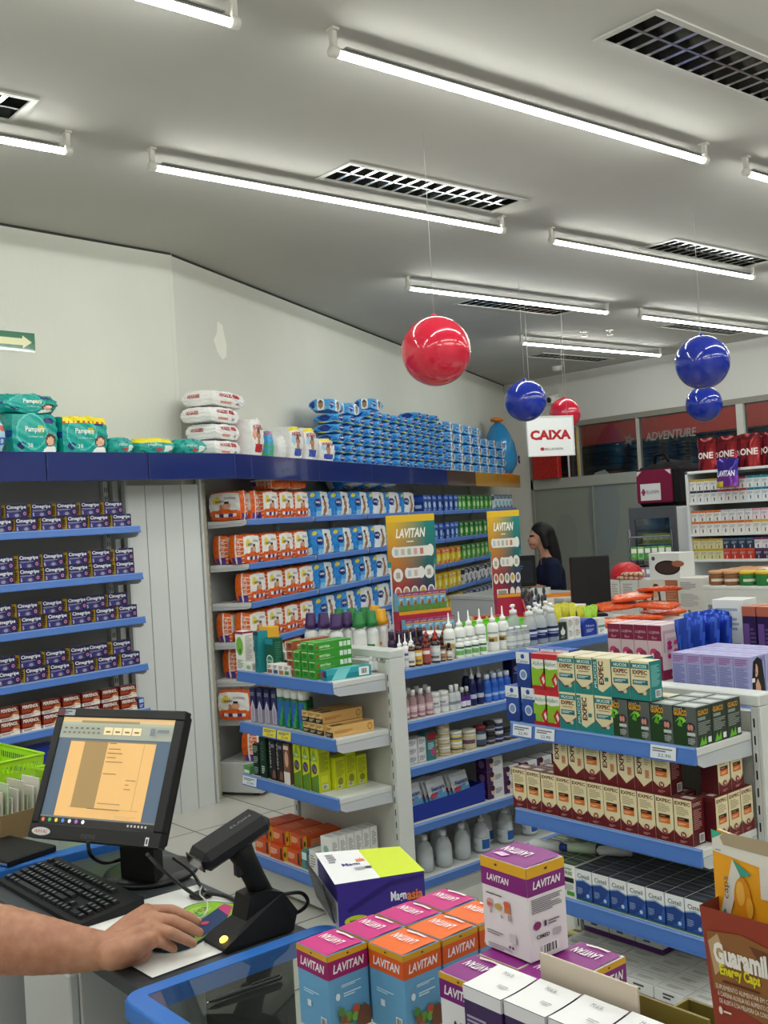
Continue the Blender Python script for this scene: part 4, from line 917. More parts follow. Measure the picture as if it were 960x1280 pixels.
# lowest shelf
z = .172
def mk_or2(): return carton('carton', .11, .19, .06, '#d4521c', {'F': [('r', .0, 0, .05, 1, '#e8c040'), ('l', .1, .3, .6, .75, 4, '#f0c8a8'), ('r', .82, .1, .95, .9, '#3a2a20')], 'R': [('r', .02, 0, .1, 1, '#e8b83a'), ('e', .05, .45, .02, .2, '#2a2020'), ('l', .2, .2, .8, .7, 4, '#eea884')], 'T': [('r', .05, .04, .95, .96, '#c84c1e'), ('l', .2, .2, .8, .6, 4, '#dd8050')]})
p = Proto(mk_or2, 'carton')
for k, (dx, dy, lv) in enumerate(((0, 0, 0), (0, .005, 1), (.13, -.01, 0), (.12, .01, 1), (.25, .0, 0), (.25, .02, 1))):
    if k == 3: dx = .128
    p.put((-4.02 + dx, 2.625 + dy, z + .0006 + lv * .0605), -.02 * k, '%s orange carton counted along the lowest end shelf, %s layer' % (orde(k // 2 + 1), ['bottom', 'top'][lv]), 'orange cartons on the lowest end shelf')
for k in range(3): C('carton', .04, .05, .075, '#4a8a8c', (-3.69 + k * .001, 2.55 + k * .055, z + .0006), 0, '%s teal carton back from the front edge of the lowest shelf' % orde(k + 1), group='small teal cartons', faces={'F': [('r', .1, .5, .9, .9, '#d8e4e4')], 'R': [('l', .1, .2, .9, .8, 5, '#dce8e8')]})
for k in range(3): C('carton', .05, .055, .09, '#e2e2df', (-3.625, 2.55 + k * .058, z + .0006), 0, '%s small white carton before the tall white row on the lowest shelf' % orde(k + 1), group='small white cartons', faces={'F': [('l', .15, .2, .85, .8, 5, '#9a9a98')], 'R': [('l', .15, .2, .85, .8, 5, '#a8a8a6')]})
def mk_wh(): return carton('carton', .07, .037, .165, '#e9e9e6', {'F': [('e', .5, .7, .25, .1, '#8ab8a8'), ('l', .2, .1, .85, .35, 6, '#8a8a88')], 'R': [('l', .2, .55, .85, .9, 9, '#a5a5a2'), ('e', .5, .28, .3, .09, '#c4c4c0')], 'T': [('l', .1, .2, .9, .8, 3, '#bbb')]})
p = Proto(mk_wh, 'carton')
for k in range(6): p.put((-3.52, 2.535 + k * .0405, z + .0006), 0, '%s tall white carton in the row running back on the lowest shelf' % orde(k + 1), 'tall white cartons on the lowest shelf')
# ---------------------------------------------------------------- near gondola, top deck
z = .976
def mk_mw(c): return lambda: bottle('mouthwash_bottle', .037, .135, '#dfe2e0', 'plast', neck=(.5, .05), shoulder=.2, cap=('flare', .07, .78, c), label=(.06, .68, lab('#e9e9e6', (.2, .8, .1, .3, '#b9bcb8'), (.3, .7, .45, .55, c), (.25, .75, .65, .7, '#9a9a9a'))), sx=.75)
MW = {k: Proto(mk_mw(c), 'bottle') for k, c in (('purple', '#3d1e5a'), ('green', '#1f7a3a'), ('yellow', '#e8a81c'))}
def dk(px, d):  # point on the deck along a line of sight at distance d
    q = dep(px, 800, d); return (q.x, q.y)
for nm, lst in (('purple', ((390, 4.99), (406, 4.97), (421, 4.88), (435, 4.94))), ('green', ((450, 4.9), (465, 4.93), (442, 5.14), (426, 5.16), (458, 5.14))), ('yellow', ((478, 5.0), (471, 5.22)))):
    for k, (px, d) in enumerate(lst):
        x, y = dk(px, d); MW[nm].put((x, y, z + .0006), rn.uniform(-.3, .3), '%s %s capped mouthwash bottle behind the end panel' % (orde(k + 1), nm), '%s capped mouthwash bottles' % nm)
for k in range(5):
    x, y = dk(463 + k * 6.5, 4.36); MWc = None
def mk_vial(): return bottle('vial', .012, .04, '#e8eaea', 'plast', neck=(.5, .1), shoulder=.15, cap=('cyl', .016, .7, '#f2f2f0'), n=10)
p = Proto(mk_vial, 'bottle')
for k in range(5):
    x, y = dk(463 + k * 6.2, 4.45); p.put((x, y, z + .0006), 0, '%s little white vial on the top deck beside the end panel' % orde(k + 1), 'little white vials')
def mk_drop(body, cap, lc, r=.02, h=.09, ch=.05, mat='plast', kind='cone'): return lambda: bottle('dropper_bottle', r, h, body, mat, neck=(.45, .06), shoulder=.14, cap=(kind, ch, .55, cap), label=(.1, .78, lc), n=14)
DW = Proto(mk_drop('#eceeed', '#f4f4f2', lab('#e6e6ea', (.3, .7, .7, .85, '#6a5a9a'), (.3, .7, .3, .5, '#c0bccc')), .018), 'bottle')
for k, (px, dy) in enumerate(((490, 0), (499, .03), (509, .07))):
    q = onx(px, 825, -3.41); DW.put((-3.41 - dy * .3, q.y + .045, z + .0006), .6, '%s white dropper bottle beside the end post' % orde(k + 1), 'white dropper bottles near the end post')
AMB = [(515, '#4a2414', '#f2f2ee', '#e4e0d6', .018, .085, .012, 'cyl'), (524, '#3c1c12', '#46281a', '#e0b040', .018, .085, .035, 'cone'), (534, '#4a1a14', '#8a1f18', '#b84a4a', .02, .09, .045, 'cone'), (546, '#30140e', '#b0201c', '#cfd8e4', .021, .095, .045, 'cone'), (555, '#2a1a14', '#1a1614', '#c88a5a', .013, .07, .05, 'cone'), (563, '#3a2018', '#2a1c16', '#d8d0c8', .014, .055, .018, 'cyl')]
for k, (px, bc, cc, lc, r, h, ch, kd) in enumerate(AMB):
    q = onx(px, 825, -3.40); o = mk_drop(bc, cc, lab(lc, (.25, .75, .55, .8, '#f0eee8'), (.25, .7, .2, .3, '#7a6a60')), r, h, ch, 'gloss', kd)()
    o.location = (-3.405, q.y, z + .0006); o.rotation_euler.z = .7
    tag(o, ['amber bottle with a white cap', 'amber bottle with a yellow label', 'amber bottle with a red tip and red label', 'dark bottle with a bright red tip', 'slim dark dropper bottle with a black tip', 'short dark bottle with a black cap'][k] + ' on the top deck edge', 'bottle', 'amber bottles')
for k in range(3):
    q = onx(533 + k * 11, 800, -3.5); o = mk_drop('#30140e', '#a02018', lab('#b84a3c'), .02, .1, .045, 'gloss', 'cone')(); o.location = (-3.5, q.y, z + .0006)
    tag(o, '%s red tipped amber bottle in the row behind the front bottles' % orde(k + 1), 'bottle', 'amber bottles')
def mk_pc(): return bottle('purple_bottle', .018, .092, '#2c1a3c', 'plast', neck=(.6, .08), shoulder=.2, cap=('cyl', .028, .75, '#2e1640'), n=12)
p = Proto(mk_pc, 'bottle')
for k in range(10):
    q = onx(489 + (k % 5) * 9, 795, -3.62 - .05 * (k // 5)); p.put((q.x, q.y, z + .0006), 0, '%s dark purple bottle in the %s row behind the dropper bottles' % (orde(k % 5 + 1), ['front', 'back'][k // 5]), 'dark purple bottles')
GW = Proto(mk_drop('#eef0ee', '#f4f5f3', lab('#e8efe4', (.2, .8, .75, .95, '#1f5a38'), (.25, .75, .15, .55, '#7ab86a')), .019, .07, .012, kind='cyl'), 'bottle')
for k in range(4):
    q = onx(575 + k * 9.5, 812, -3.405); GW.put((-3.405, q.y, z + .0006), .7, '%s small white bottle with a green label on the top deck edge' % orde(k + 1), 'small white bottles with green labels')
WT = Proto(mk_drop('#f0f1ef', '#f6f6f4', lab('#eceeea', (.3, .7, .3, .6, '#c8a45a'), (.35, .55, .35, .5, '#5a4a3a'), (.3, .75, .72, .8, '#9aa8a0')), .026, .13, .065), 'bottle')
for k, px in enumerate((558, 571, 583, 597, 611, 624)):
    q = onx(px, 805, -3.455 - .0 * k); WT.put((-3.455 + (.01 if k > 3 else 0), q.y + .02, z + .0006), .7, '%s tall white squeeze bottle with a pointed tip' % orde(k + 1), 'tall white squeeze bottles')
def mk_clr(): return bottle('clear_bottle', .023, .085, '#d4dadc', 'clear', neck=(.6, .06), shoulder=.1, cap=('cyl', .012, .65, '#dfe3e4'), label=(.2, .7, lab('#d8dcdc', (.2, .8, .3, .5, '#b0b6b8'))), liquid=(.75, '#c4ccd0'))
p = Proto(mk_clr, 'bottle')
for k in range(3):
    q = onx(641 + k * 8.6, 800, -3.40); p.put((-3.41, q.y, z + .0006), .6, '%s small clear bottle left of the gel bottles' % orde(k + 1), 'small clear bottles')
def mk_gel(): return bottle('gel_bottle', .033, .135, '#d3dade', 'clear', neck=(.5, .06), shoulder=.34, cap=('pump', .045, .55, '#f0f1f0'), label=(.06, .56, lab('#20295e', (.15, .85, 0, .22, '#8a96a8'), (.2, .8, .7, .8, '#d8dcf0'), (.3, .7, .5, .58, '#9aa6d8'))), liquid=(.62, '#aab6c0'))
p = Proto(mk_gel, 'bottle')
for k, (px, x) in enumerate(((663, -3.42), (676, -3.425), (690, -3.42), (671, -3.52), (684, -3.52), (643, -3.56))):
    q = onx(px, 795, x); p.put((x, q.y, z + .0006), rn.uniform(.4, 1), '%s clear gel bottle with a white pump and navy label' % orde(k + 1), 'clear gel pump bottles')
CX(699, 709, 795, -3.40, z, .05, .085, '#2a342e', 'dark carton with a white drop right of the gel bottles', faces={'F': [('e', .5, .45, .3, .18, '#e2e6e2'), ('p', [(.3, .5), (.7, .5), (.5, .78)], '#e2e6e2'), ('l', .2, .1, .8, .22, 2, '#99a')]})
for k in range(2):
    for j in range(2): CX(710 + 8.5 * j, 718 + 8.5 * j, 793, -3.40, z + k * .05, .05, .049, '#e8e8e4', '%s white carton of the %s layer right of the dark carton' % (['left', 'right'][j], ['lower', 'upper'][k]), group='white cartons by the gel bottles', faces={'F': [('l', .15, .2, .85, .8, 5, '#a8a8a6'), ('r', .2, .7, .6, .8, '#d07a6a')]})
q = onx(737, 790, -3.4)
o = empty('blue_display_box', (-3.425, q.y, z + .0006), R(90), 'dark blue round topped box near the right end of the top deck', 'box')
mb = MB(); pts = [(-.05, 0), (.05, 0), (.05, .05)] + [(.05 * math.cos(R(a)), .05 + .035 * math.sin(R(a))) for a in range(15, 166, 15)] + [(-.05, .05)]
mb.T = Matrix.Rotation(R(90), 4, 'X'); mb.prism(pts, -.02, .03, '#1f3a9a', 'card'); mb.T = None
decals(mb, lambda u, v, o=0: (-.05 + u * .1, -.0302 - o, v * .085), [('t', 'Neve', .2, .5, .8, .65, '#c8d8f8'), ('l', .2, .2, .8, .4, 3, '#a8b8e8')]); mb.build('box_body', o)
CX(748, 757, 788, -3.40, z, .05, .075, '#e6e4dc', 'white carton with a teal band at the right end of the top deck', faces={'F': [('r', 0, .4, 1, .55, '#5a9aa8'), ('l', .2, .1, .8, .3, 3, '#999')]})
# white tub and lime tray
q = dep(539, 790, 4.86)
o = empty('tub', (q.x, q.y, z + .0006), 0, 'white lidded tub with green leaves behind the bottles', 'tub')
mb = MB(); mb.lathe([(.045, 0), (.05, .004), (.052, .085), (.05, .09)], '#e9ece4', 'plast', 20); mb.grid(lambda u, v: (.0523 * math.cos(6.28 * u), .0523 * math.sin(6.28 * u), .01 + .065 * v), 24, 8, lambda u, v: '#9ac83a' if (u * 24 + v * 8) % 3 < 1.6 and v < .8 else '#e6ead8', 'card'); mb.build('body', o)
mb = MB(); mb.lathe([(.054, .088), (.054, .1), (.05, .104)], '#f2f3f0', 'plast', 20); mb.build('lid', o)
def tray(name, loc, rz, w, d, h, col, label, holes=False, cat='tray', wall=.003, flare=.012, rows=3, group=None, text=None):
    o = empty(name, loc, rz, label, cat, group); mb = MB()
    a, b = w / 2 - flare, d / 2 - flare; A, B = w / 2, d / 2
    mb.poly([(-a, -b, .002), (a, -b, .002), (a, b, .002), (-a, b, .002)], col, 'plast')
    mb.poly([(-a, -b, 0), (-a, b, 0), (a, b, 0), (a, -b, 0)], col, 'plast')
    for (p0, p1, P0, P1) in (((-a, -b), (a, -b), (-A, -B), (A, -B)), ((a, -b), (a, b), (A, -B), (A, B)), ((a, b), (-a, b), (A, B), (-A, B)), ((-a, b), (-a, -b), (-A, B), (-A, -B))):
        f = lambda u, v, p0=p0, p1=p1, P0=P0, P1=P1: tuple((p0[i] * (1 - u) + p1[i] * u) * (1 - v) + (P0[i] * (1 - u) + P1[i] * u) * v for i in (0, 1)) + (h * v,)
        n = max(8, int(math.dist(p0, p1) / .012)) * 2 + 1
        if not holes: mb.poly([f(0, 0), f(1, 0), f(1, 1), f(0, 1)], col, 'plast')
        else:
            m = rows * 2 + 1
            for i in range(n):
                for j in range(m):
                    if i % 2 and j % 2 and 1 < i < n - 2: continue
                    mb.poly([f(i / n, j / m), f((i + 1) / n, j / m), f((i + 1) / n, (j + 1) / m), f(i / n, (j + 1) / m)], col, 'plast')
    if text: mb.text(text, -.3 * w, h * .3, .3 * w, h * .75, lambda u, v, of: (u, -b - flare * v / h - .001 - of, v), '#1f3a1a', 'plast', bold=.03)
    mb.build('basket', o)
    mb = MB(); r = .004
    for p0, p1 in (((-A, -B), (A, -B)), ((A, -B), (A, B)), ((A, B), (-A, B)), ((-A, B), (-A, -B))): mb.tube([p0 + (h,), p1 + (h,)], r, col, 'plast', 8)
    mb.build('rim', o); return o
q = dep(612, 775, 5.35); tray('tray', (q.x, q.y, z + .0006), R(90), .34, .16, .085, '#6fd322', 'lime green tray behind the white squeeze bottles', text='dudu')
# pens cup, gloves, combs
q = dep(668, 770, 5.55); o = empty('pen_cup', (q.x, q.y, z + .0006), 0, 'pink flowered cup of dark brushes behind the gel bottles', 'cup')
mb = MB(); mb.lathe([(.05, 0), (.056, .1)], '#e2a3a8', 'plast', 20, cap=False); mb.lathe([(.001, .004), (.049, .004)], '#c98a90', 'plast', 20, cap=False)
mb.grid(lambda u, v: (.0562 * math.cos(6.28 * u) * (.9 + .1 * v), .0562 * math.sin(6.28 * u) * (.9 + .1 * v), .01 + .085 * v), 30, 9, lambda u, v: '#c85a6a' if (int(u * 30) * 7 + int(v * 9) * 3) % 6 == 0 else '#e8b4b4', 'plast'); mb.build('cup_body', o)
for k in range(11):
    a = k * 2.4; mb = MB(); e = (.06 * math.cos(a), .06 * math.sin(a), .15 + .02 * (k % 3)); mb.tube([(.02 * math.cos(a), .02 * math.sin(a), .01), e], .004, ['#2a3038', '#5a6068', '#3a4a44', '#d85a48'][k % 4], 'plast', 6)
    mb.lathe([(.004, e[2]), (.009, e[2] + .01), (.007, e[2] + .03), (.002, e[2] + .04)], '#3a4048', 'plast', 8, c=(e[0], e[1])); mb.build('brush', o)
for k, px in enumerate((698, 707, 716, 726, 735, 742)):
    q = dep(px, 768, 5.5 + .05 * (k % 2)); o = empty('sponge_pack', (q.x, q.y, z + .0006), rn.uniform(-.3, .3) + .9, '%s yellow fronded bath sponge pack behind the gel bottles' % orde(k + 1), 'sponge pack', 'yellow sponge packs')
    mb = MB()
    for j in range(5):
        t = (j - 2) * .18; mb.tube([(0, 0, .02), (.02 * math.sin(t), 0, .06), (.06 * math.sin(t), .004 * j, .13 + .01 * math.cos(3 * t) - (.02 if k > 2 else 0))], [.008, .01, .004], '#c9c22a' if k < 4 else '#9ac83c', 'film', 7)
    mb.build('fronds', o)
    mb = MB(); mb.box(-.02, -.012, 0, .02, .012, .05, '#7ac03a' if k > 2 else '#d8cf3c', 'film', .004); mb.build('pack_base', o)
# ---------------------------------------------------------------- near gondola, long side shelves
XF = -3.402
def onX(proto, lst, y, z, fmt, group, X=XF, r=.02, rz=R(60), jr=.3):
    for k, px in enumerate(lst):
        q = onx(px, y, X); proto.put((X - r, q.y, z + .0006), rz + rn.uniform(-jr, jr), fmt % orde(k + 1), group)
z = .758
PKB = Proto(lambda: bottle('pink_bottle', .018, .092, '#d9b8bc', 'clear', neck=(.5, .1), shoulder=.2, cap=('cyl', .024, .62, '#eceaea'), label=(.1, .6, lab('#e3c3c8', (.2, .8, .2, .4, '#b58a94'), (.2, .8, .7, .8, '#f0e0e2'))), liquid=(.8, '#cf9aa2')), 'bottle')
onX(PKB, (511, 521, 531, 541), 897, z, '%s pink lotion bottle in the front row', 'pink lotion bottles')
onX(PKB, (506, 515, 526, 537), 890, z, '%s pink lotion bottle in the back row', 'pink lotion bottles', X=-3.455)
CX(500.5, 504.5, 897, XF, z, .04, .075, '#dfe6ee', 'narrow white and blue carton beside the end post', faces={'F': [('r', 0, 0, 1, .35, '#2a6ac0'), ('l', .1, .45, .9, .9, 4, '#88a')]})
TUBW = Proto(lambda: bottle('white_jar', .022, .07, '#ebebea', 'plast', neck=(.95, .02), shoulder=.05, cap=('cyl', .02, 1.0, '#f2f2f0'), label=(.1, .8, lab('#e6e6e6', (.2, .8, .3, .6, '#c2c2c6'), (.3, .6, .7, .8, '#9a9aa8'))), n=16), 'jar')
onX(TUBW, (549, 560), 888, z, '%s white lidded jar beside the pink bottles', 'white jars', r=.024)
DR2 = Proto(mk_drop('#dcdfe0', '#f0f0f0', lab('#d2d6da', (.2, .8, .3, .6, '#8a90a0')), .018, .075, .03, kind='cyl'), 'bottle')
onX(DR2, (569, 575.5), 885, z, '%s pale bottle next to the white jars', 'pale bottles')
PV = Proto(mk_drop('#2a2036', '#e8e8ea', lab('#e0dce8', (0, 1, .5, 1, '#5a2a8a')), .016, .065, .022, kind='cyl'), 'bottle')
onX(PV, (582, 588), 880, z, '%s small bottle with a purple and white label', 'purple labelled bottles')
NV = Proto(lambda: bottle('spray_bottle', .019, .115, '#161d52', 'plast', neck=(.4, .06), shoulder=.25, cap=('cone', .06, .55, '#dfe2e6'), label=(.1, .6, lab('#1c2460', (.25, .75, .3, .7, '#c8cce4')))), 'bottle')
onX(NV, (595, 604), 877, z, '%s navy spray bottle with a pale pointed cap', 'navy spray bottles')
onX(NV, (587, 594, 602), 868, z, '%s navy spray bottle of the back row', 'navy spray bottles', X=-3.49)
BB = Proto(lambda: bottle('blue_bottle', .02, .1, '#2c62c8', 'plast', neck=(.55, .06), shoulder=.2, cap=('cyl', .022, .7, '#cfd9ea'), label=(.1, .6, lab('#3a72d4', (.2, .8, .3, .6, '#a8c4f0')))), 'bottle')
onX(BB, (613, 622, 630, 638), 872, z, '%s blue bottle in the front row', 'blue bottles'); onX(BB, (618, 627), 864, z, '%s blue bottle behind the front row', 'blue bottles', X=-3.46)
CX(642, 650, 868, XF - .05, z, .06, .16, '#1c2458', 'navy carton behind the blue bottles', faces={'F': [('t', 'Lab', .2, .6, .8, .8, '#b8c0e4', dict(rot=90))]})
z = .571
for k in range(3):
    for j in range(3):
        CX((501, 511.5, 524)[j], (510.5, 523, 534)[j], 957, XF - .01, z + k * .034, .07, .0335, '#e2e2e4', '%s white carton up in the %s pile on the third long shelf' % (orde(k + 1), ['left', 'middle', 'right'][j]), group='piled white cartons', faces={'F': [('l', .1, .2, .9, .8, 4, '#8a8a96'), ('r', .1, .6, .5, .85, '#b0b0bc')]})
CX(535, 546, 950, XF, z, .06, .115, '#2f7a80', 'teal carton with a red top on the third long shelf', faces={'F': [('r', 0, .72, 1, 1, '#8a1f2c'), ('e', .6, .3, .25, .15, '#c04a7a'), ('l', .1, .4, .8, .65, 4, '#b8d4d4')]})
def mk_jar(c, lidc, lc, r=.028, h=.032): return lambda: bottle('jar', r, h, c, 'plast', neck=(.96, .02), shoulder=.06, cap=('cyl', .014, 1.02, lidc), label=(.12, .85, lc), n=18)
CJ = Proto(mk_jar('#d9d0bc', '#e4ddcc', lab('#d8ccb0', (.2, .8, .3, .7, '#b89a6a')), .028, .025), 'jar')
for k in range(4):
    q = onx(561, 942, XF); CJ.put((XF - .03, q.y, z + .0006 + k * .0395), .9, '%s cream jar up in the stack of four' % orde(k + 1), 'cream jars')
GJ = Proto(mk_jar('#b8a070', '#8a7450', lab('#c0a878', (.2, .8, .3, .7, '#8a744a'))), 'jar')
for k in range(2):
    q = onx(550, 945, XF); GJ.put((XF - .05, q.y, z + .0006 + k * .0455), .9, ['lower', 'upper'][k] + ' gold jar left of the cream stack', 'gold jars')
YJ = Proto(mk_jar('#e8e6da', '#f0eee4', lab('#e9c83c', (.2, .8, .3, .7, '#3a62b0'))), 'jar')
for k in range(2):
    q = onx(576, 937, XF); YJ.put((XF - .03, q.y, z + .0006 + k * .0455), .9, ['lower', 'upper'][k] + ' white jar with a yellow and blue label', 'yellow labelled jars')
def single(proto, px, y, X, z, rz, label, group=None): q = onx(px, y, X); return proto.put((X, q.y, z + .0006), rz, label, group)
single(Proto(mk_jar('#d8d2b8', '#e6e4d8', lab('#cfc9a4', (.3, .7, .3, .7, '#7a4a6a'), (.1, .3, .2, .6, '#8aa04a')), .034, .07), 'jar'), 586, 932, XF - .035, z, .9, 'big white jar with a fruit label on the third long shelf')
RJ = Proto(mk_jar('#3a2a3a', '#8a1c24', lab('#4a5a70', (.2, .8, .4, .8, '#c8ccd4')), .028, .075), 'jar'); single(RJ, 600, 925, XF - .03, z, .9, 'dark jar with a red lid')
DJ = Proto(mk_jar('#2c2a34', '#1c1a22', lab('#4a4650', (.2, .8, .3, .6, '#a8a4b0')), .026, .035), 'jar')
for k in range(2): single(DJ, 612, 922, XF - .03, z + k * .05, .9, ['lower', 'upper'][k] + ' dark jar right of the red lidded jar', 'dark jars')
NJ = Proto(mk_jar('#20264a', '#e0e0e4', lab('#2a3460', (.2, .8, .3, .6, '#b8bcd0')), .026, .035), 'jar')
for k in range(2): single(NJ, 622, 918, XF - .03, z + k * .05, .9, ['lower', 'upper'][k] + ' navy jar with a pale lid', 'navy jars')
for k in range(3): single(DJ, 632 + k * 9, 915 - k * 2, XF - .03, z, .9, '%s dark jar towards the back of the third long shelf' % orde(k + 1), 'dark jars')
z = .333
a, b = onx(507, 1030, XF).y, onx(606, 990, XF).y
o = empty('packet_tray', (XF, (a + b) / 2, z + .0006), R(90), 'dark blue card tray holding dressing packets', 'tray'); L = b - a
mb = MB(); mb.box(-L / 2, 0, 0, L / 2, .16, .003, '#1c2c86', 'card')
mb.poly([(-L / 2, 0, 0), (L / 2, 0, 0), (L / 2, 0, .085), (L * .1, 0, .07), (-L / 2, 0, .065)], '#22389c', 'card'); mb.poly([(-L / 2, .003, 0), (L / 2, .003, 0), (L / 2, .003, .085), (L * .1, .003, .07), (-L / 2, .003, .065)], '#1a2c80', 'card')
for x in (-L / 2, L / 2 - .003): mb.box(x, .003, 0, x + .003, .16, .08, '#1f3290', 'card')
mb.build('tray_body', o)
def mk_pkt():
    mb = MB(); w, h = .105, .135
    mb.grid(lambda u, v: ((u - .5) * w, -.004 * math.sin(math.pi * u) * math.sin(math.pi * v), v * h), 10, 12, lambda u, v: '#e3e9ee' if v > .45 + .15 * math.sin(3 * u) else ('#6aa8d8' if v > .12 else '#3a7cc0'), 'film')
    mb.grid(lambda u, v: ((.5 - u) * w, .004 * math.sin(math.pi * u) * math.sin(math.pi * v), v * h), 6, 6, '#d8dee4', 'film')
    mp = lambda u, v, o=0: ((u - .5) * w, -.0055 - o, v * h)
    decals(mb, mp, [('t', 'Nexcare', .2, .62, .92, .76, '#2a52a8', dict(bold=.02)), ('r', .08, .5, .5, .56, '#c83a44'), ('p', [(.1, .42), (.45, .44), (.35, .52), (.1, .5)], '#d05058'), ('e', .75, .22, .1, .07, '#e8f0f4')], 'film')
    return mb.build('dressing_packet')
PK = Proto(mk_pkt, 'packet')
for g in range(3):
    for k in range(5):
        PK.put((XF - .03 - .014 * k, a + L * (.2 + .3 * g) - .012 * k, z + .0095), R(90) + .05, '%s dressing packet from the front in the %s bunch of the tray' % (orde(k + 1), ['left', 'middle', 'right'][g]), 'dressing packets', tilt=(R(-14), R(-4)))
for k in range(4): PK.put((XF - .19 - .012 * k, a + .04 + .02 * k, z + .002), R(70), '%s packet leaning at the left end behind the tray' % orde(k + 1), 'packets behind the tray', tilt=(R(-10), 0))
def mk_pw(): return carton('hair_carton', .1, .07, .06, '#e4e2e4', {'F': [('r', 0, 0, .34, 1, '#4a2558'), ('e', .3, .55, .12, .3, '#d8b8a4'), ('e', .28, .75, .14, .2, '#3a2420'), ('l', .45, .3, .9, .7, 4, '#8a8690')], 'L': [('r', 0, 0, 1, 1, '#43204f'), ('e', .5, .5, .25, .3, '#8a6aa0')], 'T': [('r', .1, .1, .9, .9, '#d4d0d4')]})
PWc = Proto(mk_pw, 'carton')
y0 = onx(607, 990, XF).y
for k in range(5):
    for j in range(3 if k == 0 else (2 if k < 3 else 2)):
        PWc.put((XF - .038 - .01 * (k % 2), y0 + .07 + k * .112, z + .0006 + j * .0605), R(90), '%s purple and white hair carton along, %s layer' % (orde(k + 1), ['bottom', 'middle', 'top'][j]), 'purple and white hair cartons')
z = .1
def mk_sal(): return bottle('saline_bottle', .037, .125, '#f2f6f8', 'clear', neck=(.3, .12), shoulder=.5, cap=('cyl', .02, .38, '#e4e8ea'), liquid=(.5, '#d8dee0'), n=16)
SB = Proto(mk_sal, 'bottle'); SL = Proto(lambda: bottle('saline_bottle', .037, .13, '#f2f6f8', 'clear', neck=(.3, .12), shoulder=.45, cap=('cone', .04, .38, '#dfe4e6'), label=(.08, .5, lab('#d4dade', (.55, .8, .2, .9, '#2a62b0'), (.1, .4, .3, .6, '#b4bcc0'))), liquid=(.7, '#b8c2c6'), n=16), 'bottle')
for k, (dx, dy) in enumerate(((-.05, .12), (-.04, .22), (-.05, .34), (-.13, .16), (-.14, .28), (-.13, .42), (-.22, .2), (-.22, .36))): SB.put((XF + dx, 2.86 + dy, z + .0006), rn.uniform(0, 3), '%s clear water bottle on the lowest long shelf' % orde(k + 1), 'clear water bottles')
for k, (dx, dy) in enumerate(((-.05, .46), (-.13, .56), (-.06, .62), (-.14, .7), (-.06, .78))): SL.put((XF + dx, 2.86 + dy, z + .0006), rn.uniform(.5, 1), '%s clear bottle with a pointed cap and blue label' % orde(k + 1), 'clear bottles with pointed caps')
# ---------------------------------------------------------------- second gondola end cap
YG = 2.497
def mk_blue(): return carton('carton', .057, .055, .112, '#2a4fa4', {'F': [('r', 0, .68, 1, 1, '#dfe4ea'), ('e', .5, .88, .14, .07, '#2a52b0'), ('t', 'Calman', .12, .7, .88, .79, '#2a3a70'), ('r', 0, 0, 1, .3, '#1d3a86'), ('e', .5, .36, .28, .15, '#d4dae4'), ('e', .5, .36, .2, .105, '#7a92c4')], 'R': [('r', 0, 0, 1, .2, '#1d3a86'), ('e', .5, .6, .3, .16, '#e4e8ee'), ('l', .2, .3, .8, .45, 3, '#9ab0dc')], 'L': [('l', .2, .2, .8, .8, 6, '#9ab0dc')]})
def mk_abr(): return carton('carton', .057, .055, .112, '#ecebe4', {'F': [('r', 0, .84, 1, 1, '#c22a34'), ('t', 'Abifort', .1, .66, .9, .78, '#3a8a6a'), ('p', [(0, .1), (.6, .1), (1, .36), (1, .6), (.4, .56), (0, .62)], '#8ab82c'), ('p', [(.55, .3), (.75, .08), (1, .1), (1, .36), (.85, .5)], '#b81f2c'), ('p', [(.72, .3), (.85, .14), (.95, .24), (.85, .38)], '#f0d8d4'), ('r', 0, 0, 1, .1, '#b4202c')], 'R': [('r', 0, .84, 1, 1, '#c22a34'), ('l', .1, .1, .9, .75, 8, '#999')], 'T': [('r', .1, .1, .9, .9, '#b8323a')]})
def mk_muc(): return carton('syrup_carton', .066, .055, .112, '#e6d9b0', {'F': [('r', .02, .8, .98, .94, '#1f7f80'), ('t', 'MUCOS', .14, .83, .86, .91, '#e8f0ec', dict(bold=.02)), ('t', 'EXPEC', .12, .66, .88, .77, '#6a1f1c', dict(bold=.03)), ('r', .2, .6, .8, .62, '#8a7a5a'), ('r', .1, .4, .9, .52, '#1f6a74'), ('l', .16, .43, .84, .5, 2, '#d4e4e0'), ('p', [(0, 0), (1, 0), (1, .32), (.6, .16), (.4, .14), (0, .34)], '#1f8280'), ('p', [(0, .34), (.4, .14), (.6, .16), (1, .32), (1, .35), (.62, .2), (.38, .18), (0, .38)], '#6a2a2a'), ('e', .72, .2, .1, .06, '#d8c49a')],
    'R': [('r', 0, 0, 1, 1, '#1f7f80'), ('l', .12, .35, .88, .9, 14, '#7ac0bc'), ('bar', .4, .06, .9, .26, '#222')], 'L': [('r', 0, 0, 1, 1, '#1f7f80')], 'T': [('r', .08, .08, .92, .92, '#dcd4b8')],
    'B': [('r', .02, .1, .25, .96, '#1f7f80'), ('t', 'MUCOS', .05, .2, .2, .9, '#e8f0ec', dict(rot=90)), ('t', 'EXPEC', .32, .3, .6, .92, '#5a1a18', dict(rot=90, bold=.03)), ('r', .66, .4, .86, .5, '#2a7a80'), ('p', [(0, 0), (1, 0), (1, .3), (.5, .1), (0, .24)], '#1f8280')]})
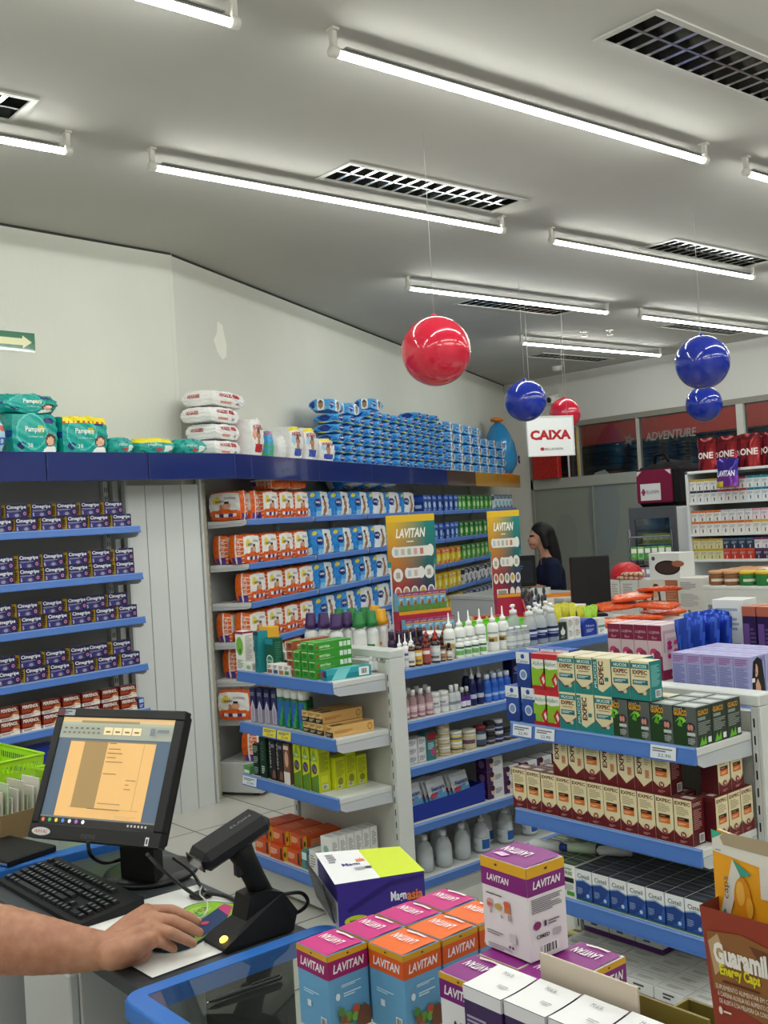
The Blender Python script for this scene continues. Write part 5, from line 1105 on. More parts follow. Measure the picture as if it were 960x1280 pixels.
def mk_grn(): return carton('herbal_carton', .0755, .07, .108, '#2c3a30', {'F': [('p', [(0, .62), (.55, .62), (.72, .42), (.72, 0), (0, 0)], '#22401f'), ('p', [(.72, .0), (1, 0), (1, 1), (.55, 1), (.55, .62), (.72, .42)], '#59605c'), ('t', 'GUACO', .04, .76, .6, .92, '#e0a028', dict(bold=.04)), ('t', 'mel', .06, .92, .4, .97, '#c8ccc4'), ('p', [(.06, .58), (.28, .68), (.55, .6), (.5, .72), (.3, .74)], '#7ac83a'), ('p', [(.18, .52), (.3, .7), (.4, .5), (.34, .48)], '#5aa82c'), ('p', [(.4, .56), (.44, .7), (.58, .66)], '#8ad444'), ('e', .74, .5, .2, .12, '#28344a'), ('e', .68, .49, .06, .08, '#d08a70'), ('e', .8, .49, .06, .08, '#d08a70'), ('r', .6, .28, .94, .36, '#c8ccc8'), ('l', .62, .06, .94, .22, 4, '#b4bab4')],
    'R': [('t', 'GUACO', .1, .78, .8, .92, '#d89a28', dict(bold=.03)), ('r', .1, .66, .6, .74, '#8a948c'), ('l', .08, .3, .92, .62, 7, '#8e968e'), ('p', [(.1, .02), (.3, .24), (.4, .1), (.55, .26), (.6, .04)], '#6abc34'), ('r', .7, .06, .92, .2, '#e8eae6')], 'T': [('r', .06, .06, .94, .94, '#9aa19c'), ('r', .2, .3, .8, .7, '#c4c8c4')]})
PBl, PAb, PMu, PGr = Proto(mk_blue, 'carton'), Proto(mk_abr, 'carton'), Proto(mk_muc, 'carton'), Proto(mk_grn, 'carton')
z = .9276
def atX(px, y, Y): return ony(px, y, Y).x
for k, (px, lv) in enumerate(((642, 0), (662, 0), (658, 1))): PBl.put((atX(px, 905, YG), YG + .028, z + lv * .1125), 0, ['left blue carton at the left corner of the front shelf', 'right blue carton at the left corner of the front shelf', 'blue carton standing on the two blue ones'][k], 'blue cartons on the front shelf')
for k in range(3): PBl.put((-2.40 + k * .062, YG + .12, z + .1125), 0, '%s blue carton of the raised back row' % orde(k + 1), 'blue cartons on the front shelf')
for k in range(3): PBl.put((-2.40 + k * .062, YG + .12, z), 0, '%s blue carton of the lower back row' % orde(k + 1), 'blue cartons on the front shelf')
for k in range(2):
    for lv in range(2): PAb.put((atX(677 + k * 15, 908, YG) + .0, YG + .028, z + lv * .1125), 0, '%s red and green carton of the %s layer' % (['left', 'right'][k], ['lower', 'upper'][lv]), 'red and green cartons')
x0 = atX(700, 910, YG) + .036
for k in range(3): PMu.put((x0 + k * .069, YG + .028, z), math.pi if k == 1 else 0, '%s teal and cream syrup carton of the lower layer' % orde(k + 1), 'teal and cream syrup cartons')
for k in range(5): PMu.put((x0 + k * .069, YG + .03, z + .1125), math.pi if k == 2 else 0, '%s teal and cream syrup carton of the upper layer' % orde(k + 1), 'teal and cream syrup cartons')
for k in range(2): PMu.put((x0 + (3 + k) * .069, YG + .115, z), 0, '%s teal syrup carton hidden under the upper layer' % orde(k + 1), 'teal and cream syrup cartons')
for k in range(4): PMu.put((x0 + k * .069, YG + .09, z + .1125), 0, '%s teal and cream syrup carton behind the upper layer' % orde(k + 1), 'teal and cream syrup cartons')
for k in range(3): PMu.put((x0 + k * .069, YG + .09, z), 0, '%s teal and cream syrup carton behind the lower layer' % orde(k + 1), 'teal and cream syrup cartons')
x0 = -1.766
for j in range(3):
    for k in range(4):
        if j and k > 1: continue
        PGr.put((x0 - k * .077, YG + .036 + j * .073, z), 0, 'dark green herbal carton, %s from the right, %s row back' % (orde(k + 1), orde(j + 1)), 'dark green herbal cartons')
# red and cream syrup shelf
z = .6506
def exp_front(): return [('t', 'EXPEC', .08, .87, .92, .95, '#5a1a1c', dict(bold=.03)), ('l', .15, .64, .85, .84, 5, '#b8a884'), ('r', .18, .52, .82, .6, '#2c1a16'), ('l', .24, .54, .76, .58, 1, '#c8743a'), ('r', .18, .4, .82, .52, '#d9702a'), ('l', .24, .43, .7, .48, 2, '#f0c8a0'), ('p', [(0, 0), (1, 0), (1, .3), (.78, .2), (.5, .14), (.22, .2), (0, .3)], '#6c1a22'), ('e', .5, .22, .15, .07, '#8a2a2c'), ('t', '94', .42, .18, .58, .26, '#f0dcc0', dict(bold=.03)), ('l', .3, .04, .7, .1, 2, '#c08a80')]
def mk_exp(): return carton('syrup_carton', .06, .055, .125, '#e8dbb2', {'F': exp_front(),
    'R': [('r', 0, 0, 1, 1, '#5c1820'), ('t', 'EXPEC', .1, .86, .8, .94, '#e0c8a8'), ('l', .1, .35, .8, .8, 10, '#b07a74'), ('bar', .5, .04, .92, .24, '#111')], 'L': [('r', 0, 0, 1, 1, '#5c1820')],
    'T': [('r', 0, 0, 1, 1, '#6a2a2e'), ('r', .2, .3, .85, .7, '#d8ccc0')],
    'B': [('t', 'EXPEC', .14, .38, .42, .96, '#5a1a1c', dict(rot=90, bold=.03)), ('r', .6, .3, .85, .5, '#d8a080'), ('l', .62, .32, .83, .48, 4, '#a85a3a'), ('p', [(0, 0), (1, 0), (1, .28), (.5, .1), (0, .34)], '#6c1a22'), ('l', .6, .6, .9, .9, 6, '#b8a884')]})
PE = Proto(mk_exp, 'carton')
xs0 = atX(651, 1013, YG)
for k in range(11): PE.put((xs0 + k * .0618, YG + .028, z), rn.uniform(-.03, .03), '%s red and cream syrup carton from the left, lower layer' % orde(k + 1), 'red and cream syrup cartons')
for k in range(7): PE.put((xs0 + .17 + k * .0625, YG + .04, z + .1258), math.pi if k in (0, 1, 3, 4, 5) else 0, '%s red and cream syrup carton from the left, upper layer' % orde(k + 1), 'red and cream syrup cartons')
for k in range(9): PE.put((xs0 + .06 + k * .0618, YG + .087, z), 0, '%s red and cream syrup carton of the second row' % orde(k + 1), 'red and cream syrup cartons')
for k in range(3): PE.put((-1.755, YG + .095 + k * .0625, z), R(90), '%s red and cream syrup carton turned to the right end, lower layer' % orde(k + 1), 'red and cream syrup cartons')
for k in range(2): PE.put((-1.765, YG + .13 + k * .064, z + .1258), R(90), '%s red and cream syrup carton turned to the right end, upper layer' % orde(k + 1), 'red and cream syrup cartons')
# white and blue cartons
z = .4056
def mk_cis(): return carton('tablet_carton', .062, .055, .095, '#24458e', {'F': [('p', [(0, .62), (.5, .68), (1, .58), (1, 1), (0, 1)], '#e9ecee'), ('t', 'Cisteil', .14, .72, .86, .86, '#26324e', dict(bold=.01)), ('r', .2, .68, .7, .69, '#7a8aa8'), ('p', [(0, .62), (.5, .68), (1, .58), (1, .55), (.5, .65), (0, .58)], '#8ab0d8'), ('p', [(.3, .08), (.7, .2), (.95, .5), (1, .5), (1, .08)], '#2f62b0'), ('e', .74, .2, .09, .06, '#c8d8ea'), ('l', .1, .2, .45, .42, 4, '#8aa4d0'), ('r', 0, 0, 1, .05, '#4a7a6a')], 'T': [('r', 0, 0, 1, 1, '#3a3f48'), ('r', .1, .3, .9, .6, '#545a64')], 'L': [('r', 0, .6, 1, 1, '#e4e8ea')], 'R': [('r', 0, .6, 1, 1, '#e4e8ea')]})
PC = Proto(mk_cis, 'carton')
xc = atX(731, 1135, YG)
for j in range(4):
    for k in range(7): PC.put((xc + k * .0655, YG + .029 + j * .0575, z), 0, 'white and blue tablet carton, %s from the left, %s row back' % (orde(k + 1), orde(j + 1)), 'white and blue tablet cartons')
def mk_sug(): return carton('tablet_carton', .058, .055, .1, '#ecece8', {'F': [('t', 'Sugar', .2, .8, .8, .92, '#6a9a3a', dict(bold=.03)), ('t', 'FREE', .2, .68, .8, .78, '#4a7a2c', dict(bold=.03)), ('r', .1, .45, .9, .6, '#1c201c'), ('l', .15, .2, .9, .4, 4, '#a8aca4'), ('r', .4, .05, .9, .18, '#5aa83a')], 'T': [('r', .0, .0, 1, 1, '#47504a'), ('r', .1, .2, .9, .5, '#6a8a5a')]})
PS = Proto(mk_sug, 'carton')
for j in range(4):
    for k in range(4): PS.put((xc - .062 - k * .0615, YG + .029 + j * .0575, z), 0, 'white and green tablet carton, %s from the blue ones, %s row back' % (orde(k + 1), orde(j + 1)), 'white and green tablet cartons')
for k in range(3):
    o = empty('cream_tube', (-2.35 + .1 * k, YG + .06 + .05 * k, z + .119), .3 + .2 * k, '%s cream tube lying over the white and green cartons' % orde(k + 1), 'tube', 'cream tubes')
    mb = MB(); mb.T = Matrix.Rotation(R(90), 4, 'Y'); mb.lathe([(.003, -.07), (.014, -.06), (.018, .0), (.018, .04)], ['#e6e8ea', '#cfe0c8', '#e2e2e6'][k], 'plast', 12); mb.build('tube_body', o)
    mb = MB(); mb.T = Matrix.Rotation(R(90), 4, 'Y'); mb.lathe([(.012, .04), (.012, .06), (.01, .064)], ['#2f3f9a', '#4a8a5a', '#7a3a8a'][k], 'plast', 12); mb.build('tube_cap', o)
# flat white cartons on the lowest shelf
z = .1656
def mk_flat(): return carton('flat_carton', .1, .06, .05, '#e3e3e0', {'T': [('r', .06, .1, .94, .2, '#c8c8c6'), ('l', .2, .45, .8, .75, 3, '#b2b2b0'), ('r', .0, .94, 1, 1, '#cfcfcc')], 'F': [('r', 0, 0, 1, .35, '#5a2a6a'), ('l', .3, .5, .7, .9, 2, '#4a4a50')], 'R': [('r', 0, 0, 1, .35, '#5a2a6a')]})
FLc = Proto(mk_flat, 'carton')
for k in range(6):
    for j in range(4):
        for lv in range(2 if j == 3 and k > 2 else 1):
            FLc.put((-1.775 - k * .1035, YG + .035 + j * .064, z + lv * .0505), 0, 'flat white carton, %s from the right, %s row, %s layer' % (orde(k + 1), orde(j + 1), orde(lv + 1)), 'flat white cartons')
for k in range(4):
    C('flat_carton', .07, .05, .03, ['#2f7ab0', '#d8b42c', '#2f7ab0', '#d8c03c'][k], (-2.375, YG + .04 + .055 * k, z + .0), .1, '%s small blue or yellow carton at the left of the lowest shelf' % orde(k + 1), group='small blue and yellow cartons', faces={'T': [('r', .1, .2, .9, .5, '#d8e4d0'), ('l', .1, .6, .9, .9, 3, '#1f4a6a')]})
# ---------------------------------------------------------------- second gondola, top deck
z = .9506
def mk_lav(): return carton('hair_colour_carton', .055, .085, .158, '#a3a6d6', {'F': [('r', 0, 0, 1, .24, '#8f9ad8'), ('l', .1, .02, .9, .18, 3, '#7a80be'), ('r', .0, .25, 1, .27, '#a8406a'), ('l', .1, .32, .92, .78, 14, '#7d7fb4'), ('r', 0, .8, 1, 1, '#a99ccc'), ('l', .1, .82, .9, .96, 4, '#8a5a94')],
    'R': [('r', 0, 0, 1, .2, '#b69ac8'), ('p', [(.1, .2), (.15, .6), (.25, .9), (.55, .98), (.85, .9), (.95, .5), (.98, .2)], '#17120f'), ('e', .42, .72, .13, .13, '#d9a88c'), ('p', [(.3, .2), (.34, .45), (.5, .56), (.66, .4), (.7, .2)], '#cf9c80'), ('p', [(.24, .3), (.3, .8), (.42, .88), (.34, .6), (.34, .3)], '#17120f'), ('r', .38, .66, .44, .68, '#7a2a34'), ('r', .1, .5, .3, .58, '#f0eef4'), ('t', 'cor', .7, .88, .95, .96, '#5a3a8a')], 'T': [('r', .06, .1, .94, .9, '#b4aed8'), ('l', .2, .3, .8, .6, 3, '#8a80b8')]})
PL = Proto(mk_lav, 'carton')
for j in range(3):
    for k in range(5): PL.put((-1.868 - k * .057, 2.995 + j * .09, z), 0, 'lavender hair colour carton, %s from the right, %s row back' % (orde(k + 1), orde(j + 1)), 'lavender hair colour cartons')
def mk_wine(): return carton('shampoo_carton', .06, .15, .2, '#7a1a3c', {'F': [('r', 0, .44, 1, .72, '#c9b0b6'), ('t', 'LUJENA', .12, .84, .88, .9, '#e0b8c4'), ('t', 'flor', .3, .75, .7, .8, '#d8a0b4'), ('e', .4, .5, .3, .08, '#b83a68'), ('e', .65, .46, .25, .08, '#8a2a50'), ('e', .3, .44, .1, .05, '#e8c8d0'), ('l', .2, .1, .8, .36, 6, '#c07a92')],
    'R': [('r', 0, 0, 1, 1, '#e3cdd0'), ('r', 0, 0, 1, .18, '#8a1c42'), ('p', [(.06, .5), (.06, .9), (.7, .9), (.7, .84), (.14, .84), (.14, .5)], '#c4a4aa'), ('p', [(.2, .45), (.2, .76), (.6, .76), (.6, .7), (.28, .7), (.28, .45)], '#cfb2b6'), ('r', .42, .2, .7, .4, '#cfc6c8'), ('r', .48, .4, .64, .5, '#4a3a40')] + [('e', .3 + .5 * (i % 3) / 2, .42 + .08 * (i % 4), .09, .045, ['#c0246c', '#d84a8a', '#a81c5a'][i % 3]) for i in range(9)] + [('l', .3, .05, .7, .12, 2, '#d8a0b4')], 'T': [('r', .04, .04, .96, .96, '#dcc4c8')]})
PWi = Proto(mk_wine, 'carton')
qb = onz(830, 851, .95)
for k in range(4): PWi.put((qb.x - .031 - k * .062, qb.y + .076, z), 0, 'tall wine coloured shampoo carton, %s from the right' % orde(k + 1), 'wine coloured shampoo cartons')
PWi.put((qb.x - .031, qb.y + .23, z), 0, 'tall wine coloured shampoo carton behind the first one', 'wine coloured shampoo cartons')
def mk_pouch(w, h, cf, seed, txt=None, tc='#eee', mat='foil', name='pouch'):
    mb = MB(); r_ = random.Random(seed); ph = [r_.uniform(0, 6) for _ in range(4)]
    def th(u, v): return (.022 * math.sin(math.pi * u) ** .6 * (1 - v) ** .5 + .001) * (w / .1) + .002 * math.sin(9 * u + ph[0]) * math.sin(8 * v + ph[1])
    top = lambda u, v: v * h * (1 - .015 * v * abs(math.sin(5 * u + ph[2])) - .04 * v * (2 * u - 1) ** 2)
    wd = lambda v: w * (1 - .1 * math.sin(math.pi * v) ** 2)
    mb.grid(lambda u, v: ((u - .5) * wd(v), -th(u, v), top(u, v)), 14, 16, lambda u, v: cf(u, v), mat); mb.grid(lambda u, v: ((.5 - u) * wd(v), th(1 - u, v), top(1 - u, v)), 14, 12, lambda u, v: cf(.02, v), mat)
    if txt: mb.text(txt, .12, .35, .88, .55, lambda u, v, o: ((u - .5) * w, -th(u, v) - o - .003, v * h), tc, 'card', bold=.03)
    return mb.build(name)
SVP = [Proto(lambda: mk_pouch(.085, .12, lambda u, v: '#b9b4ba' if v > .75 or u > .75 else ('#6a3a5c' if (u - .4) ** 2 + (v - .45) ** 2 < .09 else '#8a7a8a'), 3), 'pouch'), Proto(lambda: mk_pouch(.085, .12, lambda u, v: '#c4c0c4' if v > .7 or u < .3 else '#9a8a98', 5), 'pouch')]
for k in range(4):
    q = dep(764 + k * 9, 795, 3.6); SVP[k % 2].put((q.x + .02 * k, q.y, z), rn.uniform(-.2, .2), '%s silver sachet standing left of the wine cartons' % orde(k + 1), 'silver sachets')
BLP = Proto(lambda: mk_pouch(.12, .24, lambda u, v: '#1f3fa8' if (u + v * .3) % .4 < .3 else '#3a62d0', 7), 'pouch')
for k, (px, d) in enumerate(((863, 3.8), (880, 3.84), (897, 3.88), (876, 3.99), (893, 4.04))):
    q = dep(px, 790, d); BLP.put((q.x, q.y, z), rn.uniform(-.1, .4), '%s blue foil pouch behind the lavender cartons' % orde(k + 1), 'blue foil pouches')
q = dep(920, 790, 4.08)
C('carton', .12, .12, .27, '#e8e8e8', (q.x, q.y, z), .1, 'white carton with blue panels right of the foil pouches', faces={'F': [('r', .1, .1, .9, .4, '#2a5aa8'), ('l', .1, .5, .9, .9, 6, '#9ab')], 'R': [('r', .08, .1, .4, .45, '#2a62a8'), ('r', .5, .1, .9, .5, '#3a7ab4'), ('r', .7, .1, .9, .5, '#c05a3a'), ('l', .1, .55, .9, .9, 6, '#b0b8c0')], 'T': [('r', .1, .1, .9, .9, '#d8d8d8')]})
for k in range(4):
    for j in range(2):
        q = dep(938, 790, 3.75); C('bottle_carton', .055, .06, .25, '#2c1c4a', (-2.19 + k * .06, 3.56 + j * .07, z), 0, 'dark purple carton with a salmon top, %s from the left, %s row' % (orde(k + 1), ['front', 'back'][j]), group='dark purple cartons', faces={'F': [('r', .05, .1, .5, .75, '#6a4a8a'), ('l', .55, .15, .95, .7, 9, '#5a4a7a'), ('r', 0, .86, 1, 1, '#b0604a')], 'T': [('r', 0, 0, 1, 1, '#c47a5c')], 'R': [('l', .1, .1, .9, .8, 9, '#4a3a6a'), ('r', 0, .86, 1, 1, '#b0604a')]})
# ================================================================ hanging things
def thread(parent, p0, p1): mb = MB(); mb.tube([p0, p1], .0012, '#b8b8b4', 'plast', 5); mb.build('thread', parent)
for px, py, pr, rr, col, lb, sd in ((545, 439, 43.5, .15, '#d11f3c', 'large translucent red ball hanging nearest the viewer', 1), (657, 501, 26, .15, '#16309c', 'blue ball hanging left of the counter sign', 2), (706, 517, 19.5, .15, '#c8203c', 'small red ball half hidden behind the counter sign', 3),
                                (878, 453, 33.5, .15, '#152c98', 'upper and larger blue ball of the pair at the right', 4), (880, 505, 22.5, .15, '#16309c', 'lower and smaller blue ball of the pair at the right', 5)):
    d = rr * FPX / pr; q = dep(px, py, d); o = empty('hanging_ball', q, 0, lb, 'ball', 'vinyl balls on threads')
    mb = MB(); n = 24; mb.lathe([(rr * math.sin(math.pi * i / n), -rr * math.cos(math.pi * i / n)) for i in range(n + 1)], col, 'gloss', 36, cap=False); mb.build('ball_skin', o)
    mb = MB(); mb.lathe([(.012, rr * .985), (.012, rr + .004), (.008, rr + .012), (.0, rr + .013)], col, 'plast', 12); mb.build('valve', o)
    thread(o, (0, 0, rr + .01), (0, 0, H - q.z - .001))
q0, q1 = dep(661, 570, 8.6), dep(717, 563, 8.75)
c = (q0 + q1) / 2; W_ = (q1 - q0).length; ang = math.atan2(q1.y - q0.y, q1.x - q0.x); Hs = .31
o = empty('hanging_sign', (c.x, c.y, q0.z), ang, 'white till sign with red capital letters hanging from threads', 'sign')
mb = MB(); mb.box(-W_ / 2, -.006, 0, W_ / 2, .006, Hs, '#eceded', 'plast', .002)
decals(mb, lambda u, v, o=0: (-W_ / 2 + u * W_, -.0062 - o, v * Hs), [('t', 'CAIXA', .05, .4, .95, .66, '#b3161f', dict(bold=.05)), ('r', .26, .13, .34, .2, '#c0202a'), ('r', .285, .12, .315, .21, '#c0202a'), ('r', .255, .15, .345, .18, '#c0202a'), ('t', 'BELLAFARMA', .36, .13, .76, .19, '#3a3a3c')])
mb.build('board', o)
mb = MB()
for x0, x1, z0, z1 in ((-W_ / 2 - .008, W_ / 2 + .008, -.008, 0), (-W_ / 2 - .008, W_ / 2 + .008, Hs, Hs + .008), (-W_ / 2 - .008, -W_ / 2, 0, Hs), (W_ / 2, W_ / 2 + .008, 0, Hs)): mb.box(x0, -.01, z0, x1, .01, z1, '#d9d9d6', 'plast')
mb.build('frame', o)
for x in (-W_ * .4, W_ * .4): thread(o, (x, 0, Hs + .006), (x, 0, H - q0.z - .001))
q = ony(686, 597, YB - .06); o = empty('red_box', (q.x, YB - .08, 1.9856), 0, 'plain red box standing on the window ledge below the till sign', 'box')
mb = MB(); mb.box(-.22, -.03, 0, .2, .04, .36, '#b5221f', 'film', .004); mb.build('panel_body', o)
for px, lb, col in ((712, 'white upright rod at the window right of the red box', '#d9d9d4'), (724, 'gold upright rod at the window', '#b89a4a')):
    q = ony(px, 598, YB - .05); mb = MB(); mb.lathe([(.012, 0), (.012, .6)], col, 'plast', 8); r_ = mb.build('rod'); r_.location = (q.x, YB - .05, 1.9856); tag(r_, lb, 'rod')
# plain blue inflatable at the end of the long header
q = FW.at(6.9, .2, 0); o = empty('inflatable', (q.x, q.y, 2.0275), FW.a, 'plain blue inflatable bulb with orange ends at the end of the header', 'inflatable')
bz = 2.0275
mb = MB(); mb.T = Matrix.Rotation(R(-8), 4, 'Y'); mb.lathe([(.0, .03), (.13, .035), (.185, .12), (.2, .24), (.18, .38), (.14, .5), (.085, .6), (.03, .645), (0, .65)], '#2a86c0', 'gloss', 28, cap=False)
mb.T = None; mb.build('bulb', o)
mb = MB(); mb.T = Matrix.Translation((-.09, 0, .64)); mb.lathe([(0, 0), (.11, .01), (.13, .03), (.1, .05), (0, .055)], '#dd7a24', 'plast', 20, sy=.6); mb.build('top_tab', o)
mb = MB(); mb.lathe([(.15, .0), (.19, .004), (.17, .03), (.1, .04)], '#dd7a24', 'plast', 20, sy=.7); mb.build('foot_ring', o)
mb = MB(); mp = lambda u, v, of=0: (.02 + u * .13, -.203 - of + .02 * abs(u - .5), .14 + v * .1); decals(mb, mp, [('e', .5, .5, .5, .5, '#1b2a6c'), ('t', 'baby', .2, .38, .8, .66, '#f0f2f8')]); mb.build('emblem', o)
# ================================================================ displays on the near gondola
def standee(q, rz, w, h, label, z0):
    o = empty('display_stand', (q.x, q.y, z0), rz, label, 'display stand', 'yellow and teal display stands')
    mb = MB(); mb.box(-w / 2 + .01, .0, .0, w / 2 - .01, .006, h, '#e6e6e4', 'card', .001); mb.box(-w / 2, -.003, h * .62, w / 2, .0, h, '#1f8a84', 'card')
    mp = lambda u, v, of=0: (-w / 2 + u * w, -.0032 - of, v * h)
    N = 24
    for i in range(N):
        for j in range(30):
            u, v = (i + .5) / N, .22 + .78 * (j + .5) / 30; t = u * .75 + (1 - v) * .9 + .1 * math.sin(3 * u)
            yv = max(0, min(1, (v - .45) / .5)); a = hx('#dcae2a'); b = hx('#1f8580'); c_ = hx('#a02a3a'); d_ = hx('#2c3a52')
            m1 = max(0, min(1, (u - .15) * 1.5)); top = [a[k] * (1 - m1) + b[k] * m1 for k in range(3)]; bot = [c_[k] * (1 - m1) + d_[k] * m1 for k in range(3)]
            cc = tuple(top[k] * yv + bot[k] * (1 - yv) for k in range(3)) + (1.0,)
            if v > .955: cc = hx('#e8bb2c')
            u0, u1 = i / N, (i + 1) / N
            if v < .66: u0, u1 = .06 + .88 * u0, .06 + .88 * u1
            v0, v1 = .22 + .78 * j / 30, .22 + .78 * (j + 1) / 30
            mb.poly([mp(u0, v0, .0002), mp(u1, v0, .0002), mp(u1, v1, .0002), mp(u0, v1, .0002)], cc, 'card')
    D = [('t', 'LAVITAN', .18, .83, .8, .9, '#f6f4ea', dict(bold=.03, shear=.25)), ('l', .4, .795, .6, .81, 1, '#e8e8dc')]
    for u0, u1, v in ((.08, .94, .73), (.32, .72, .57)):
        D += [('r', u0 + .05, v - .04, u1 - .05, v + .035, '#e4e4de'), ('e', u0 + .06, v, .06, .04, '#e4e4de'), ('e', u1 - .06, v, .07, .045, '#e4e4de')] + [('r', u0 + .06 + .13 * i, v - .025, u0 + .13 + .13 * i, v + .02, ['#b8c4c8', '#c8b8b4', '#a8b8a8', '#d0a8a0', '#c87a6a', '#b84a4a'][i]) for i in range(int((u1 - u0) / .15))]
    for u, v in ((.18, .56), (.82, .57)): D += [('e', u, v, .1, .05, '#e2e2dc'), ('r', u - .04, v - .025, u + .04, v + .02, '#b0a8a0')]
    for i in range(5): D += [('e', .16 + .17 * i, .43, .075, .045, '#e2e2dc'), ('e', .16 + .17 * i, .435, .045, .026, ['#c06a5a', '#b88a5a', '#8aa07a', '#c8a83a', '#7a6a9a'][i])]
    D += [('r', .16, .27, .5, .34, '#e2e2dc'), ('r', .2, .28, .46, .33, '#8aa08a'), ('e', .64, .31, .075, .045, '#e2e2dc'), ('e', .82, .31, .075, .045, '#e2e2dc')]
    decals(mb, lambda u, v, of=0: mp(u, v, of + .0004), D); mb.build('board', o)
    mb = MB()
    for k, zz in enumerate((0.0, h * .0)): pass
    mb.box(-w / 2 + .012, -.13, .0, w / 2 + .03, -.0035, .07, '#c8402c', 'card'); mb.box(-w / 2 + .012, -.06, .0705, w / 2 + .03, -.0035, .19, '#b02a4a', 'card'); mb.box(-w / 2 + .012, -.0615, .175, w / 2 + .03, -.0605, .19, '#e0a02a', 'card'); mb.box(-w / 2 + .012, -.1315, .055, w / 2 + .03, -.1305, .07, '#e0a02a', 'card'); mb.build('tray', o)
    return o
def mk_kid(): return carton('vitamin_carton', .036, .04, .085, '#6aa8cc', {'F': [('r', 0, .82, 1, 1, '#8f1e58'), ('r', 0, .76, 1, .82, '#dfa02a'), ('t', 'LAVITAN', .1, .85, .9, .94, '#f0dce8'), ('p', [(0, 0), (1, 0), (1, .3), (.6, .38), (.3, .3), (0, .36)], '#5a8a3a'), ('e', .5, .42, .22, .14, '#8a5a3a'), ('e', .3, .5, .1, .06, '#d8a83a'), ('l', .2, .6, .8, .7, 2, '#dbe8f0')], 'T': [('r', .05, .05, .95, .95, '#9a2462')]})
KID = Proto(mk_kid, 'carton')
qs = dep(518, 745, 5.06); zb = .9765
ra = R(78)
st = standee(qs, ra, .262, dep(515, 643, 5.02).z - zb, 'near display board with rounded white product panels over small vitamin cartons', zb)
ux, uy = math.cos(ra), math.sin(ra)
for row, (zz, fo) in enumerate(((.1908, -.031), (.0708, -.095))):
    for k in range(7):
        s_ = -.1 + k * .0375; KID.put((qs.x + ux * s_ - (-uy) * 0 + uy * (-fo), qs.y + uy * s_ - ux * (-fo), zb + zz), ra, '%s small vitamin carton of the %s step under the near board' % (orde(k + 1), ['upper', 'lower'][row]), 'small vitamin cartons')
qs2 = dep(634, 735, 5.72); h2 = dep(632, 638, 5.72).z - zb
standee(qs2, R(62), .18, h2, 'smaller display board with rounded white panels beside the cashier', zb)
for k in range(4):
    q = dep(592 + k * 9, 752, 5.6); C('vitamin_carton', .05, .05, .09, '#e2ded8', (q.x, q.y, zb + .06 * 0 + .0005), R(70), '%s pale vitamin carton with a yellow side before the smaller board' % orde(k + 1), group='pale vitamin cartons', faces={'F': [('r', 0, .0, .2, 1, '#e2b22c'), ('r', .2, .8, 1, 1, '#c23a2c'), ('l', .3, .2, .9, .7, 5, '#9a9a9a')], 'T': [('r', .1, .1, .9, .9, '#b8302a')]})
for k, (px, c1, t) in enumerate(((664, '#4a2f80', 'ZINCO'), (682, '#d8cfc8', 'COLAG'))):
    q = dep(px, 745, 5.68); C('vitamin_pouch', .08, .03, .15, c1, (q.x, q.y, zb + .0005), R(60), ['purple', 'pale'][k] + ' vitamin packet right of the smaller display board', group='vitamin packets', faces={'F': [('t', t, .15, .6, .85, .75, '#f0eef4' if k == 0 else '#c8342c', dict(bold=.02)), ('l', .2, .1, .8, .5, 5, '#8a7ab8' if k == 0 else '#b8a8a0')]})
q = dep(664, 717, 6.1)
# kiosk screen and tub at the far end of the near gondola
q = dep(740, 764, 6.15); o = empty('kiosk_screen', (q.x, q.y, .9765), R(50), 'large black upright screen seen from behind at the gondola end', 'screen'); W_, Hh = .225, .345
mb = MB(); mb.box(-W_ / 2, -.02, .02, W_ / 2, .012, Hh, '#19191b', 'rough', .006); mb.box(-.01, -.0206, Hh * .38, .0, -.0202, Hh * .4, '#0a0a0a', 'rough'); mb.box(.05, -.0206, Hh * .42, .06, -.0202, Hh * .44, '#0a0a0a', 'rough'); mb.build('casing', o)
mb = MB(); mb.box(-.08, -.06, 0, .08, .06, .012, '#141416', 'rough', .003); mb.box(-.03, -.01, .01, .03, .01, .04, '#141416', 'rough'); mb.build('foot', o)
mb = MB(); mb.box(-W_ / 2 - .003, -.012, .04, -W_ / 2 - .0005, .008, Hh - .01, '#6a1420', 'plast'); mb.build('red_edge', o)
q = dep(718, 763, 5.75); o = empty('tub', (q.x, q.y, .9765), .4, 'white square tub with dark print left of the black screen', 'tub')
mb = MB(); mb.box(-.05, -.04, 0, .05, .04, .095, '#dadbdb', 'plast', .006); decals(mb, lambda u, v, o=0: (-.05 + .1 * u, -.0403 - o, .095 * v), [('r', .3, .5, .8, .8, '#2c2c34'), ('l', .2, .1, .8, .4, 4, '#9a9aa0')]); mb.build('body', o)
mb = MB(); mb.box(-.054, -.044, .0955, .054, .044, .108, '#e8e9e9', 'plast', .004); mb.build('lid', o)
